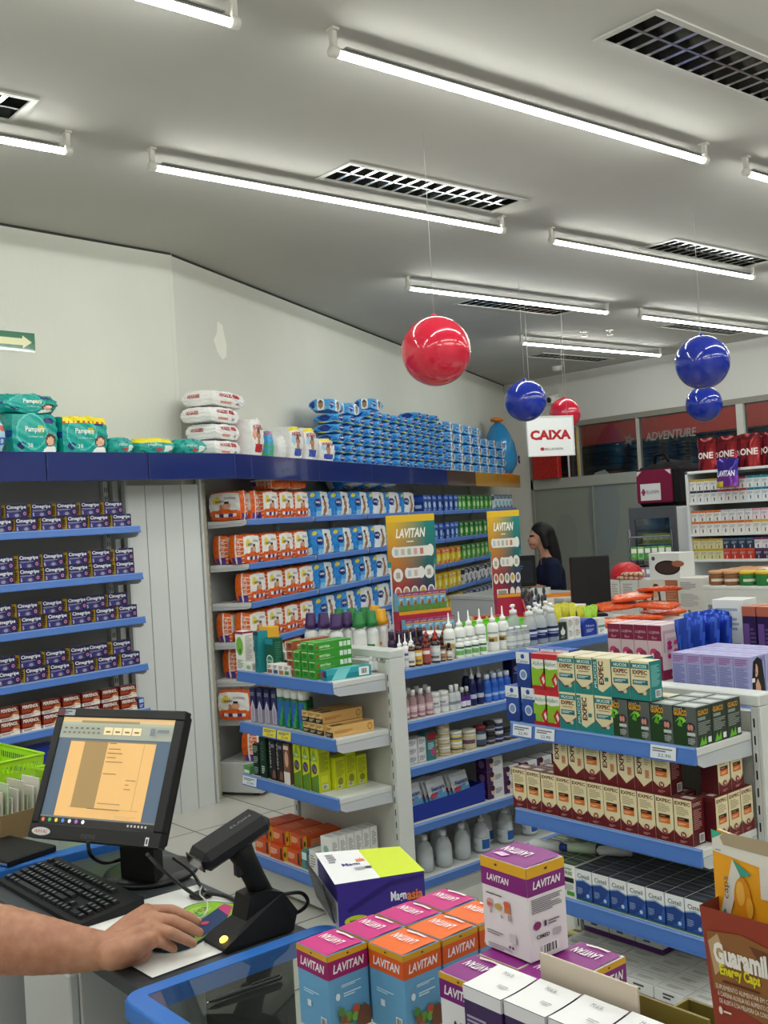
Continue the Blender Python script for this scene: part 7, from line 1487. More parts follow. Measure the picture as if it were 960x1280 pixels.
D = [('r', 0, .955, 1, 1, '#c8a878'), ('r', .0, .93, 1, .955, '#9aa08e'), ('r', 0, .8, 1, .93, '#8f9488'), ('r', 0, 0, 1, .06, '#1c1a1c'), ('r', 0, .06, 1, .075, '#6a6a66'), ('r', .12, .075, .88, .77, '#cfa468'), ('r', .25, .16, .46, .77, '#92774c'), ('r', .12, .77, .88, .785, '#6f6a58'), ('r', .18, .95, .7, .97, '#8a7a5a')]
D += [('r', .4 + .085 * i, .84, .475 + .085 * i, .91, '#d8c49a') for i in range(4)] + [('r', .42 + .085 * i, .86, .46 + .085 * i, .875, '#6a5c40') for i in range(4)]
D += [('r', .04 + .05 * i, .885, .065 + .05 * i, .9, '#5a5648') for i in range(7)] + [('r', .04 + .045 * i, .84, .065 + .045 * i, .858, '#6a6450') for i in range(8)] + [('r', .82, .84, .86, .91, '#6a7078'), ('r', .88, .87, .98, .9, '#6a7078')]
D += [('l', .49, v, .49 + wdt, v + .012, 1, '#5a4830') for v, wdt in ((.7, .16), (.66, .2), (.62, .12), (.58, .22), (.47, .18), (.75, .1))] + [('l', .7, v, .7 + wdt, v + .012, 1, '#6a5638') for v, wdt in ((.42, .13), (.38, .05), (.34, .09))] + [('l', .5, .2, .8, .215, 1, '#8a7450'), ('l', .42, .15, .86, .162, 1, '#5a4830'), ('r', .8, .16, .803, .77, '#8a744c'), ('r', .25, .158, .86, .161, '#8a744c')]
D += [('e', .06 + .06 * i, .03, .014, .018, ['#c86a3a', '#4a9a5a', '#d8b83a', '#4a7ac8', '#c8c8c8', '#9a5ab0', '#e0e0e0'][i]) for i in range(7)] + [('r', .8 + .03 * i, .02, .815 + .03 * i, .04, '#a8a8a8') for i in range(6)] + [('l', .68, .08, .88, .11, 2, '#c09a64')]
decals(mb, mp, D, 'screen'); mb.build('screen_panel', o)
mb = MB(); mb.T = T; f = lambda u, v, of=0: (-x1 + .01 + u * .055, -.0122 - of, .006 + v * .018)
decals(mb, f, [('e', .5, .5, .5, .5, '#c8c8c8'), ('t', 'ARVAL', .15, .3, .85, .7, '#b02030', dict(shear=.2))]); mb.build('badge', o)
mb = MB(); mb.T = T; f = lambda u, v, of=0: (-.03 + u * .04, -.0122 - of, .008 + v * .01); decals(mb, f, [('t', 'POSITIVO', 0, 0, 1, .9, '#5a5a60')]); mb.build('maker_print', o)
mb = MB(); mb.T = T
f = lambda u, v, of=0: (x1 - .04 + u * .012, -.0122 - of, .004 + v * .018); decals(mb, f, [('r', .1, 0, .9, 1, '#d8d8da'), ('r', .35, .2, .65, .8, '#131315')]); mb.build('power_button', o)
mb = MB(); mb.T = T; f = lambda u, v, of=0: (-x1 + .005 + u * .05, -.0122 - of, MH_ - .018 + v * .014); decals(mb, f, [('r', 0, 0, 1, 1, '#8a3a44'), ('r', .4, 0, 1, 1, '#a8b0b8'), ('l', .1, .2, .9, .8, 2, '#3a4a5a')]); mb.build('sticker', o)
mb = MB(); mb.lathe([(.108, 0), (.111, .004), (.107, .012), (.08, .017), (.05, .02), (0, .021)], '#0f0f11', 'plast', 40, c=(.021, .165)); mb.build('stand_foot', o)
mb = MB(); mb.prism([(.0, .085), (.095, .085), (.085, .13), (.01, .13)], .015, .2, '#101012', 'rough'); mb.build('stand_neck', o)
# ---- keyboard
o = empty('keyboard', (-2.335, .952, ZD), R(1.2), 'black full size keyboard in front of the monitor', 'keyboard'); kw, kd = .437, .15
mb = MB(); P_ = [(-kd / 2, 0, .010), (-kd / 2, .0, .0), (kd / 2, 0, 0), (kd / 2, 0, .026)]
a = [mb.vt((-kw / 2, p[0], p[2])) for p in P_]; b = [mb.vt((kw / 2, p[0], p[2])) for p in P_]
for i in range(4): j = (i + 1) % 4; mb.face((a[i], b[i], b[j], a[j]), '#17181b', 'rough')
mb.face(a[::-1], '#17181b', 'rough'); mb.face(b, '#17181b', 'rough'); mb.build('casing', o)
sl = (.026 - .010) / kd
def key(x, y, w_, d_=.0155):
    z = .010 + (y + kd / 2) * sl
    m = MB(); m.T = Matrix.Translation((x, y, z)) @ Matrix.Rotation(math.atan(sl), 4, 'X')
    a = (-w_ / 2, -d_ / 2, w_ / 2, d_ / 2); i = .002
    lo = [m.vt(p) for p in ((a[0], a[1], 0), (a[2], a[1], 0), (a[2], a[3], 0), (a[0], a[3], 0))]; hi = [m.vt(p) for p in ((a[0] + i, a[1] + i, .0075), (a[2] - i, a[1] + i, .0075), (a[2] - i, a[3] - i, .0075), (a[0] + i, a[3] - i, .0075))]
    m.face(hi, '#232529', 'plast')
    for k in range(4): j = (k + 1) % 4; m.face((lo[k], lo[j], hi[j], hi[k]), '#141518', 'plast')
    if w_ < .03: m.poly([(-.002, -.003, .0077), (.003, -.003, .0077), (.003, .003, .0077), (-.002, .003, .0077)], '#7a7c80', 'plast')
    return m
keys = []
u = .0188; x0 = -kw / 2 + .012; ys = [.05, .022, .003, -.016, -.035, -.054]
keys += [(x0 + u * .5, ys[0], u * .86)] + [(x0 + u * (2.5 + i + .4 * (i // 4)), ys[0], u * .86) for i in range(12)]
keys += [(x0 + u * (.5 + i), ys[1], u * .88) for i in range(13)] + [(x0 + u * 14, ys[1], u * 1.85)]
keys += [(x0 + u * .75, ys[2], u * 1.35)] + [(x0 + u * (2 + i), ys[2], u * .88) for i in range(12)] + [(x0 + u * 14.25, ys[2], u * 1.35)]
keys += [(x0 + u * .87, ys[3], u * 1.6)] + [(x0 + u * (2.25 + i), ys[3], u * .88) for i in range(11)] + [(x0 + u * 13.9, ys[3], u * 2.1)]
keys += [(x0 + u * 1.12, ys[4], u * 2.1)] + [(x0 + u * (2.75 + i), ys[4], u * .88) for i in range(10)] + [(x0 + u * 13.6, ys[4], u * 2.6)]
keys += [(x0 + u * .6, ys[5], u * 1.1), (x0 + u * 1.9, ys[5], u * 1.1), (x0 + u * 3.15, ys[5], u * 1.1), (x0 + u * 6.9, ys[5], u * 6.2), (x0 + u * 10.7, ys[5], u * 1.1), (x0 + u * 12, ys[5], u * 1.1), (x0 + u * 13.2, ys[5], u * 1.1), (x0 + u * 14.4, ys[5], u * 1.1)]
keys += [(x0 + u * (15.7 + i), ys[j], u * .88) for i in range(3) for j in (0, 1, 2)] + [(x0 + u * 16.7, ys[4], u * .88)] + [(x0 + u * (15.7 + i), ys[5], u * .88) for i in range(3)]
nk = [(x0 + u * (19.1 + i), ys[j], u * .88) for i in range(3) for j in (1, 2, 3, 4)] + [(x0 + u * 19.6, ys[5], u * 1.85), (x0 + u * 21.1, ys[5], u * .88)]
for x, y, w_ in keys + nk: key(x, y, w_).build('key', o)
# ---- mouse pad, mouse
pc = Vector((-1.945, 1.045)); pa = math.atan2(.22, -.1)
o = empty('mouse_pad', (pc.x, pc.y, ZD + .0042), pa, 'green and navy mouse pad with rounded ends under the hand', 'mouse pad')
def rrp(hw, hd, rad):
    pts = []
    for cx, cy, a0 in ((hw - rad, hd - rad, 0), (-hw + rad, hd - rad, 90), (-hw + rad, -hd + rad, 180), (hw - rad, -hd + rad, 270)):
        for i in range(8): t = R(a0 + 90 * i / 7); pts.append((cx + rad * math.cos(t), cy + rad * math.sin(t)))
    return pts
mb = MB(); mb.prism(rrp(.128, .07, .05), 0, .0035, '#2e4a58', 'cloth'); mb.prism(rrp(.124, .066, .047), .0036, .0038, '#8ab83c', 'cloth')
mp = lambda u, v, of=0: (-.124 + .248 * u, -.066 + .132 * v, .0039 + of)
decals(mb, mp, [('p', [(.3, .02), (.62, .02), (.95, .3), (.98, .5), (.6, .45), (.4, .3)], '#34466a'), ('p', [(.75, .12), (.95, .3), (.97, .5), (.88, .5)], '#c0487a'), ('e', .6, .62, .13, .16, '#4aa86a'), ('e', .78, .7, .1, .18, '#a8c85a'), ('e', .55, .3, .04, .06, '#c84a6a'), ('t', 'vita', .68, .62, .86, .78, '#3a6a3a'), ('p', [(.05, .3), (.3, .2), (.3, .8), (.05, .7)], '#7aac34')], 'cloth')
mb.build('pad_base', o)
mb = MB(); mb.grid(lambda u, v: ((-.122 + .03 * math.sin(math.pi * u)) if False else (-.118 + .05 * u), -.05 + .1 * v, .0045 + .014 * math.sin(math.pi * u) ** .7 * math.sin(math.pi * v) ** .5), 8, 12, '#b8283c', 'cloth'); mb.build('wrist_rest', o)
mpt = onz(212, 1172, .82); md = Vector((CR.x, CR.y, 0)).normalized(); ma = math.atan2(md.y, md.x)
o = empty('mouse', (mpt.x, mpt.y, ZD + .0088), ma, 'small dark mouse under the palm of the hand', 'mouse')
mb = MB(); mb.grid(lambda u, v: (.048 * math.cos(math.pi * u), .028 * math.sin(math.pi * u) ** .6 * math.cos(math.pi * v), .024 * math.sin(math.pi * u) ** .6 * math.sin(math.pi * v) + .0), 14, 12, '#2a2a2e', 'plast'); mb.build('shell', o)
mb = MB(); mb.lathe([(.004, -.003), (.005, 0), (.004, .003)], '#666', 'rough', 10, c=(.03, 0)); w_ = mb.build('wheel', o); w_.location = (0, 0, .022)
# ---- cables
def cable(name, pts, r, col, label, cat='cable'):
    cu = [Vector(p) for p in pts]; P_ = []
    for i in range(len(cu) - 1):
        p0, p1, p2, p3 = cu[max(i - 1, 0)], cu[i], cu[i + 1], cu[min(i + 2, len(cu) - 1)]
        for k in range(6):
            t = k / 6; P_.append(.5 * ((2 * p1) + (p2 - p0) * t + (2 * p0 - 5 * p1 + 4 * p2 - p3) * t * t + (3 * p1 - p0 - 3 * p2 + p3) * t ** 3))
    P_.append(cu[-1]); mb = MB(); mb.tube(P_, r, col, 'plast', 8); return tag(mb.build(name), label, cat)
cable('power_cable', [onz(110, 1052, .93), onz(113, 1068, .9), onz(128, 1078, .86), onz(148, 1075, .85), onz(168, 1066, .87)], .0045, '#141416', 'black cable looping below the monitor edge to its neck')
cable('usb_cable', [onz(184, 1068, .92), onz(200, 1085, .87), onz(228, 1108, .822), onz(250, 1122, .81), onz(258, 1117, .812), onz(280, 1120, .808), onz(296, 1128, .806)], .0042, '#121214', 'black cable running from the monitor to the scanner foot')
cable('usb_cable', [onz(216, 1072, .86), onz(238, 1088, .83), onz(250, 1106, .808), onz(256, 1116, .808)], .004, '#121214', 'short black cable right of the monitor neck')
cable('mouse_cable', [onz(247, 1150, .825), onz(257, 1142, .83), onz(259, 1128, .83), onz(250, 1118, .82), onz(252, 1108, .812)], .0016, '#c9c9c4', 'thin pale mouse cable curling over the mouse pad')
q = onz(252, 1121, ZD); o = empty('cable_grommet', (q.x, q.y, ZD + .0026), 0, 'flat black cable grommet on the paper', 'grommet'); mb = MB(); mb.lathe([(.026, 0), (.027, .003), (.02, .006), (.012, .006)], '#18181a', 'plast', 20); mb.build('ring', o)
# ---- barcode scanner on its cradle (local x = to the viewer's right, y = away, z = up)
sb = onz(322, 1150, ZD); k_ = 2.13 / FPX
o = empty('barcode_scanner', (-1.812, 1.105, ZD + .0026), R(90), 'black handheld barcode scanner tilted in its cradle', 'barcode scanner')
def L2(px, py, y=0.0): return Vector(((px - 322) * k_, y, max(0, (1158 - py)) * k_ * 1.03))
SCL = Matrix.Scale(1.2, 4)
mb = MB(); mb.T = SCL
prof = [(-.068, 0), (.06, 0), (.07, .03), (.052, .062), (.02, .074), (-.012, .07), (-.022, .035), (-.05, .018), (-.07, .008)]
n = len(prof); A = [mb.vt((x, -.034 + (.012 if z > .03 else 0), z)) for x, z in prof]; B = [mb.vt((x, .034 - (.012 if z > .03 else 0), z)) for x, z in prof]
mb.face(A, '#141416', 'rough'); mb.face(B[::-1], '#141416', 'rough')
for i in range(n): j = (i + 1) % n; mb.face((A[i], B[i], B[j], A[j]), '#141416', 'rough')
mb.build('cradle', o)
mb = MB(); mb.T = SCL @ Matrix.Translation((-.058, -.012, .0155)); mb.lathe([(.007, -.006), (.007, .0), (.004, .003), (0, .004)], '#ffd23c', 'led', 12, cap=False); mb.build('status_light', o)
mb = MB(); mb.T = SCL; hp = [Vector((.03, 0, .05)), Vector((.012, 0, .09)), Vector((-.004, 0, .125)), Vector((-.02, 0, .158))]
mb.tube(hp, [.019, .018, .019, .024], '#121214', 'rough', 16); mb.build('handle', o)
mb = MB(); mb.T = SCL @ Matrix.Translation((-.03, -.002, .165)) @ Matrix.Rotation(R(-18), 4, 'Y') @ Matrix.Rotation(R(8), 4, 'X')
mb.box(-.068, -.03, -.017, .066, .03, .017, '#17171a', 'rough', .011); hd_ = mb.build('scan_head', o)
mb = MB(); mb.T = SCL @ Matrix.Translation((-.03, -.002, .165)) @ Matrix.Rotation(R(-18), 4, 'Y') @ Matrix.Rotation(R(8), 4, 'X'); mb.box(-.0705, -.024, -.011, -.067, .024, .011, '#050506', 'gloss', .002); mb.build('scan_window', o)
mb = MB(); mb.T = SCL @ Matrix.Translation((-.03, -.002, .165)) @ Matrix.Rotation(R(-18), 4, 'Y') @ Matrix.Rotation(R(8), 4, 'X'); decals(mb, lambda u, v, of=0: (.0 + u * .05, -.012 + v * .024, .0172 + of), [('t', 'ELGIN', .1, .4, .9, .62, '#8a8a8e')]); mb.build('maker_print', o)
mb = MB(); mb.T = SCL; mb.box(-.024, -.008, .1, -.004, .008, .126, '#1c1c1f', 'plast', .004); mb.build('trigger', o)
cable('scanner_cable', [o.matrix_basis @ Vector(p) for p in ((.075, .0, .06), (.115, -.01, .055), (.13, -.01, .03), (.115, .02, .006), (.06, .06, .006))], .004, '#121214', 'black cable looping behind the scanner cradle')
# ---- left counter things
o = empty('kraft_box', onz(4, 1052, ZC) + Vector((-.09, .055, .0006)), R(8), 'open kraft box full of papers on the left counter', 'box')
mb = MB(); w_, d_, h_ = .2, .16, .07
for a in ((-w_ / 2, -d_ / 2, 0, w_ / 2, -d_ / 2 + .004, h_), (-w_ / 2, d_ / 2 - .004, 0, w_ / 2, d_ / 2, h_), (-w_ / 2, -d_ / 2 + .0041, 0, -w_ / 2 + .004, d_ / 2 - .0041, h_), (w_ / 2 - .004, -d_ / 2 + .0041, 0, w_ / 2, d_ / 2 - .0041, h_), (-w_ / 2 + .0041, -d_ / 2 + .0041, 0, w_ / 2 - .0041, d_ / 2 - .0041, .003)): mb.box(*a, '#8a7352', 'matte')
mb.build('box_walls', o)
for k in range(9):
    c_ = ['#d8d6cc', '#c8c4b4', '#b8c8a8', '#e0dcd4'][k % 4]; m = MB(); m.box(-.045, -.002, 0, .045, .002, .085 + .02 * (k % 3), c_, 'matte'); s_ = m.build('paper_slip'); s_.location = o.location + Vector((-.02 + .004 * (k % 3), -.055 + .014 * k, .006)); s_.rotation_euler = (R(-4), 0, R(8)); tag(s_, '%s paper slip sticking out of the kraft box' % orde(k + 1), 'paper', 'paper slips')
q = onz(30, 1066, ZC); o = empty('flat_tray', (q.x - .06, q.y - .04, ZC + .0006), R(14), 'flat black tray with a metal edge on the left counter', 'tray')
mb = MB(); mb.box(-.14, -.07, 0, .14, .07, .016, '#141416', 'rough', .003); mb.build('tray_body', o); mb = MB(); mb.box(-.139, -.0725, .004, .139, -.0705, .01, '#a8aaac', 'metal'); mb.build('metal_edge', o)
q = onz(66, 1036, ZC)
for k in range(4): tray('basket', (q.x + .01, q.y + .13, ZC + .0006 + k * .026), R(6), .33, .2, .062, '#a6d622' if k % 2 else '#9ccc1e', '%s green basket from the bottom of the nested stack behind the monitor' % orde(k + 1), cat='basket', group='nested green baskets')
q = onz(3, 1005, .9); tray('basket', (-3.33, 1.11, ZC + .0006), R(6), .3, .26, .13, '#a9da24', 'taller green basket with round holes at the left edge', holes=True, cat='basket')
# ---- pen
q0, q1 = onz(258, 1254, ZC + .004), onz(352, 1221, ZC + .006); d_ = (q1 - q0); L_ = d_.length
o = empty('pen', (q0.x, q0.y, ZC - .0004), math.atan2(d_.y, d_.x), 'black ballpoint pen lying on the glass counter', 'pen')
mb = MB(); mb.T = Matrix.Translation((0, 0, .0052)) @ Matrix.Rotation(R(90), 4, 'Y'); mb.lathe([(.0005, 0), (.0012, .004)], '#c8c8c8', 'metal', 12); mb.build('tip', o)
mb = MB(); mb.T = Matrix.Translation((0, 0, .0052)) @ Matrix.Rotation(R(90), 4, 'Y'); mb.lathe([(.0014, .004), (.0042, .018), (.0048, .05), (.0048, L_ - .005), (.003, L_)], '#121214', 'plast', 14); mb.build('barrel', o)
mb = MB(); mb.box(L_ * .6, -.002, .0095, L_ * .98, .002, .0125, '#18181a', 'plast', .001); mb.build('clip', o)
# ================================================================ vitamin cartons on the counter
zb = ZC + .0006
def lavbox(c_top, c_side, label, body, grp):
    """carton with a tuck flap; size .081 x .077 x .124"""
    def make():
        w_, d_, h_ = .081, .077, .124
        o = empty('vitamin_box', (0, 0, 0), 0, 'x', 'carton'); mb = MB(); mb.box(-w_ / 2, -d_ / 2, 0, w_ / 2, d_ / 2, h_, body, 'card', .0009)
        fm = facemap(w_, d_, h_)
        hd_ = lambda: [('r', 0, .70, 1, 1, c_side), ('r', 0, .925, 1, 1, '#d9a21f'), ('t', 'LAVITAN', .12, .76, .9, .87, '#f6eef2', dict(bold=.025, shear=.2)), ('e', .5, .962, .03, .012, '#4a3a20')]
        F = hd_() + ([('t', 'A-Z', .3, .4, .62, .5, '#2a2a30', dict(bold=.03)), ('l', .3, .2, .8, .34, 3, '#c8c8cc')] if body == '#e6e4e6' else [('r', .3, .28, .42, .36, '#dfe8ee'), ('bar', .72, .1, .9, .22, '#333'), ('l', .2, .44, .7, .5, 2, '#b8dcec')])
        Rr = hd_() + ([('l', .1, .1, .9, .6, 10, '#b0b0b6')] if body == '#e6e4e6' else [('l', .3, .56, .8, .6, 2, '#d6ecf4'), ('e', .2, .47, .055, .045, '#e4f2f8'), ('l', .34, .44, .78, .5, 2, '#d6ecf4')] + [('e', .5 + .35 * math.cos(i * 2.4) * (i / 14), .13 + .16 * abs(math.sin(i * 1.7)) * (i / 14) + .02, .09, .055, ['#5a8a3a', '#6aa044', '#4a7a30', '#8a5a34', '#c8503a', '#7ab04a'][i % 6]) for i in range(14)] + [('p', [(.6, .02), (.95, .02), (.98, .2), (.8, .3), (.62, .18)], '#7a4a34')])
        decals(mb, fm['F'], F); decals(mb, fm['R'], Rr); decals(mb, fm['L'], hd_()); decals(mb, fm['B'], hd_()); mb.build('carton_body', o)
        mb = MB(); fw = .038
        mb.grid(lambda u, v: (-fw + 2 * fw * u, -d_ / 2 + .001 + (d_ - .006) * v, h_ + .0007 + .0035 * (v ** 2) * (1 - .3 * (2 * u - 1) ** 2) * .5 + .0012 * math.sin(math.pi * v)), 6, 8, c_top, 'card')
        tf = lambda u, v, of=0: (-fw + 2 * fw * u, -d_ / 2 + .001 + (d_ - .006) * v, h_ + .0015 + .0035 * v * v * .5 + .0013 + of)
        mb.text('LAVITAN', .2, .3, .85, .55, lambda u, v, of: tf(1 - u, 1 - v, of), '#f6eaf0', 'card', bold=.025, shear=.2)
        decals(mb, tf, [('p', [(.25, .86), (.5, .9), (.75, .88), (.8, .94), (.5, .96), (.2, .93)], '#efd8e2')]); mb.build('tuck_flap', o)
        return o
    return Proto(make, 'carton')
LM = lavbox('#c8267e', '#9c1c62', '', '#6aa4cc', ''); LO = lavbox('#ec6a1c', '#dd5a18', '', '#6aa4cc', ''); LP = lavbox('#8a2280', '#7a1c74', '', '#e6e4e6', '')
for k in range(4): LM.put((-1.37, .979 + k * .0815, zb), rn.uniform(-.02, .02), '%s magenta topped vitamin box from the viewer, blue sides' % orde(k + 1), 'magenta vitamin boxes')
for k in range(3): LO.put((-1.286, 1.057 + k * .0805, zb), rn.uniform(-.02, .02), '%s orange topped vitamin box from the viewer, blue sides' % orde(k + 1), 'orange vitamin boxes')
for k in range(2): LP.put((-1.127, 1.06 + k * .08, zb), rn.uniform(-.01, .01), ['nearer', 'farther'][k] + ' purple vitamin box under the tall purple box', 'purple vitamin boxes')
for k in range(2): LP.put((-1.043, 1.12 + k * .08, zb), .0, ['nearer', 'farther'][k] + ' purple vitamin box behind the beige card', 'purple vitamin boxes')
# the tall box on top
p1, p2, p0 = onz(657, 1085, 1.087), onz(695, 1067, 1.087), onz(600, 1067, 1.087)
yw = math.atan2(p1.y - p0.y, p1.x - p0.x); w_ = (p1 - p0).length; d_ = .078; h_ = .136
cx_, cy_ = (p0 + p1) / 2 + Vector((-math.sin(yw), math.cos(yw), 0)) * d_ / 2 if False else ((p0.x + p1.x) / 2 - math.sin(yw) * d_ / 2, (p0.y + p1.y) / 2 + math.cos(yw) * d_ / 2)
o = empty('vitamin_box', (cx_, cy_, zb + .1288), yw, 'tall white and purple vitamin box standing on top of the others', 'carton')
mb = MB(); mb.box(-w_ / 2, -d_ / 2, 0, w_ / 2, d_ / 2, h_, '#e9e3e8', 'card', .0009); fm = facemap(w_, d_, h_)
hdr = [('r', 0, .69, 1, 1, '#82207a'), ('r', 0, .885, 1, 1, '#dfa820')]
decals(mb, fm['F'], hdr + [('t', 'LAVITAN', .13, .755, .62, .83, '#f6eef4', dict(bold=.025, shear=.2)), ('e', .35, .945, .03, .014, '#4a3a20'), ('l', .1, .6, .62, .625, 1, '#5a5058'), ('e', .17, .5, .07, .055, '#d8a8a0'), ('r', .12, .47, .22, .51, '#c86a5a'), ('e', .36, .49, .08, .035, '#c8a858'), ('r', .5, .45, .63, .55, '#cf7a4a'), ('e', .56, .55, .07, .03, '#d8604a'), ('r', .18, .4, .22, .45, '#b0a0a8'), ('r', .42, .38, .46, .42, '#b0a0a8'), ('r', .58, .38, .64, .44, '#b0a0a8'), ('l', .1, .17, .5, .22, 2, '#8a8088'), ('r', .6, .15, .74, .25, '#d0ccd0'), ('l', .12, .03, .66, .08, 3, '#9a9298'), ('e', .6, .1, .025, .015, '#5a525a'), ('e', .67, .1, .025, .015, '#5a525a')])
decals(mb, fm['R'], hdr + [('t', 'LAVITAN', .14, .755, .88, .84, '#f6eef4', dict(bold=.025, shear=.2)), ('e', .5, .945, .04, .014, '#4a3a20'), ('l', .08, .5, .9, .66, 8, '#8a828a'), ('e', .2, .37, .1, .045, '#8a2a6a'), ('t', '1', .38, .34, .44, .4, '#5a3a5a'), ('l', .48, .34, .8, .4, 2, '#7a707a'), ('t', 'CIMED', .15, .23, .5, .27, '#3a343a', dict(bold=.03)), ('r', .6, .22, .8, .28, '#b8b0b8'), ('bar', .28, .05, .72, .16, '#1a1a1c')])
mb.build('carton_body', o)
mb = MB(); mb.grid(lambda u, v: (-w_ / 2 + .002 + (w_ - .004) * u, -d_ / 2 + .001 + (d_ - .004) * v, h_ + .0006 + .004 * v * (1 - .4 * (2 * u - 1) ** 2)), 6, 8, '#85217c', 'card')
tf = lambda u, v, of=0: (-w_ / 2 + .002 + (w_ - .004) * u, -d_ / 2 + .001 + (d_ - .004) * v, h_ + .0016 + .004 * v + of)
mb.text('LAVITAN', .3, .35, .9, .6, lambda u, v, of: tf(1 - u, 1 - v, of), '#f6eaf4', 'card', bold=.025, shear=.2); decals(mb, tf, [('p', [(.1, .2), (.35, .16), (.42, .3), (.2, .34)], '#dcb8d8')]); mb.build('tuck_flap', o)
# ---- white topped dark cartons in their tray
def mk_wt():
    o = empty('supplement_box', (0, 0, 0), 0, 'x', 'carton'); w_, d_, h_ = .068, .068, .172
    mb = MB(); mb.box(-w_ / 2, -d_ / 2, 0, w_ / 2, d_ / 2, h_, '#3a2352', 'card', .0009); fm = facemap(w_, d_, h_)
    decals(mb, fm['F'], [('r', 0, .9, 1, 1, '#dcdadf'), ('l', .08, .5, .85, .8, 9, '#a89cb8')]); decals(mb, fm['R'], [('r', 0, .9, 1, 1, '#dcdadf'), ('l', .08, .5, .85, .8, 9, '#a89cb8')]); mb.build('carton_body', o)
    mb = MB(); mb.grid(lambda u, v: (-.034 + .068 * u, -.034 + .068 * v, h_ + .0008 + .005 * v * v), 4, 8, '#e9e8ea', 'card'); tf = lambda u, v, of=0: (-.034 + .068 * u, -.034 + .068 * v, h_ + .0014 + .005 * v + of)
    decals(mb, tf, [('t', 'M.6/6', .35, .72, .6, .84, '#8a8890'), ('l', .6, .3, .85, .4, 2, '#a8a6ae')]); mb.build('tuck_flap', o); return o
p = Proto(mk_wt, 'carton'); p0 = onz(577, 1230, zb + .172)
for k in range(4): p.put((p0.x + .036 + k * .0705, p0.y + .034 + .003 * k, zb), 0, '%s white topped dark purple box from the left in the display tray' % orde(k + 1), 'white topped dark boxes')
yc = p0.y + .085
a_, b_ = ony(674, 1183, yc), ony(797, 1243, yc)
o = empty('display_tray', ((a_.x + b_.x) / 2, yc, zb), 0, 'beige card display tray behind the white topped boxes', 'tray'); hw = (b_.x - a_.x) / 2
mb = MB(); mb.prism([(-hw, 0), (hw, 0), (hw, .003), (-hw, .003)], 0, (a_.z + b_.z) / 2 - zb, '#cdbfae', 'matte'); mb.build('back_card', o)
yk = yc + .02; a2, b2 = ony(797, 1246, yk), ony(885, 1272, yk)
o = empty('display_tray', ((a2.x + b2.x) / 2, yk, zb), 0, 'olive card display tray edge with yellow lettering beside the beige card', 'tray'); hw = (b2.x - a2.x) / 2; hk = (a2.z + b2.z) / 2 - zb
mb = MB(); mb.box(-hw, 0, 0, hw, .004, hk, '#7a6a2c', 'card'); decals(mb, lambda u, v, of=0: (-hw + 2 * hw * u, -.0002 - of, hk * v), [('t', 'CIS', .02, .62, .28, .86, '#d8d02c', dict(bold=.04)), ('p', [(.78, .6), (.95, .6), (.86, .85)], '#d8c82c')]); mb.box(-hw, .0041, 0, -hw + .004, .1, hk * .8, '#7a6a2c', 'card'); mb.box(hw - .004, .0041, 0, hw, .1, hk * .8, '#7a6a2c', 'card'); mb.box(-hw + .004, .096, 0, hw - .004, .1, hk * .8, '#6a5c28', 'card'); mb.build('tray_walls', o)
# ---- tall brown and yellow counter display at the right edge
yg = .955; A_ = ony(877, 1130, yg); wG = .092
o = empty('counter_display', (A_.x + wG / 2, yg, zb), 0, 'brown and yellow capsule display box at the right edge', 'display box')
hF = A_.z - zb; hB = ony(877, 1032, yg + .032).z - zb
mb = MB()
def fq(u, v, of=0.0):  # front panel, narrower at the foot and leaning
    hw = wG / 2 * (.8 + .2 * v); return (-hw + 2 * hw * u, -.004 + .03 * (1 - v) - of, hF * v)
mb.grid(lambda u, v: fq(u, v), 4, 8, '#8f3420', 'card'); mb.grid(lambda u, v: (fq(u, v)[0], .04, fq(u, v)[2]), 2, 2, '#7a2c1c', 'card')
for s_ in (0, 1): mb.grid(lambda u, v: (fq(s_, v)[0], fq(s_, v)[1] * (1 - u) + .04 * u, fq(s_, v)[2]), 2, 4, '#7a2c1c', 'card')
D = [('p', [(.06, .93), (.5, .945), (.98, .92), (.98, .72), (.7, .7), (.4, .72), (.06, .76)], '#8a5a2c'), ('p', [(.06, .9), (.2, .93), (.3, .85), (.1, .8)], '#b89a72'), ('p', [(.6, .92), (.96, .91), (.97, .8), (.8, .84)], '#6a3a1c'), ('t', 'Guaramil', .12, .838, .8, .905, '#e9e4de', dict(bold=.05)), ('t', 'Energy Caps', .18, .8, .7, .842, '#d8d020', dict(bold=.04)), ('l', .2, .785, .9, .796, 1, '#5a2a1c')]
for i, t in enumerate(('SUPLEMENTO ALIMENTAR EM CAPSULAS', 'A CAFEINA AUXILIA NO AUMENTO DO ESTADO', 'DE ALERTA E DA MELHORA DA CONCENTRACAO')): D.append(('t', t, .1 + .015 * i, .765 - .021 * i, .97, .779 - .021 * i, '#e8dcd0'))
D += [('e', .13, .7, .025, .012, '#e8d8cc'), ('l', .17, .695, .33, .705, 1, '#e8d8cc'), ('p', [(.55, .64), (1, .66), (1, .71), (.62, .69)], '#5f1c14'), ('t', 'Contem 5', .66, .66, .95, .685, '#e8dcd0'), ('t', 'AUXILIA NO', .17, .6, .74, .635, '#e9d8c8', dict(bold=.02)), ('t', 'ALERTA', .19, .555, .58, .59, '#e9d8c8', dict(bold=.02)), ('r', .14, .05, .86, .4, '#7a2a1a')]
decals(mb, lambda u, v, of=0: fq(u, v, of + .0006), D); mb.build('tray_front', o)
mb = MB(); xb = wG / 2 + .004
pts = [(-xb, .02), (xb, .02), (xb, hB - .012), (-xb + .02, hB - .002), (-xb + .008, hB), (-xb, hB - .006)]
mp = lambda u, v, of=0: (-xb + 2 * xb * u, .0315 - of, hF * .9 + (hB - hF * .9) * v)
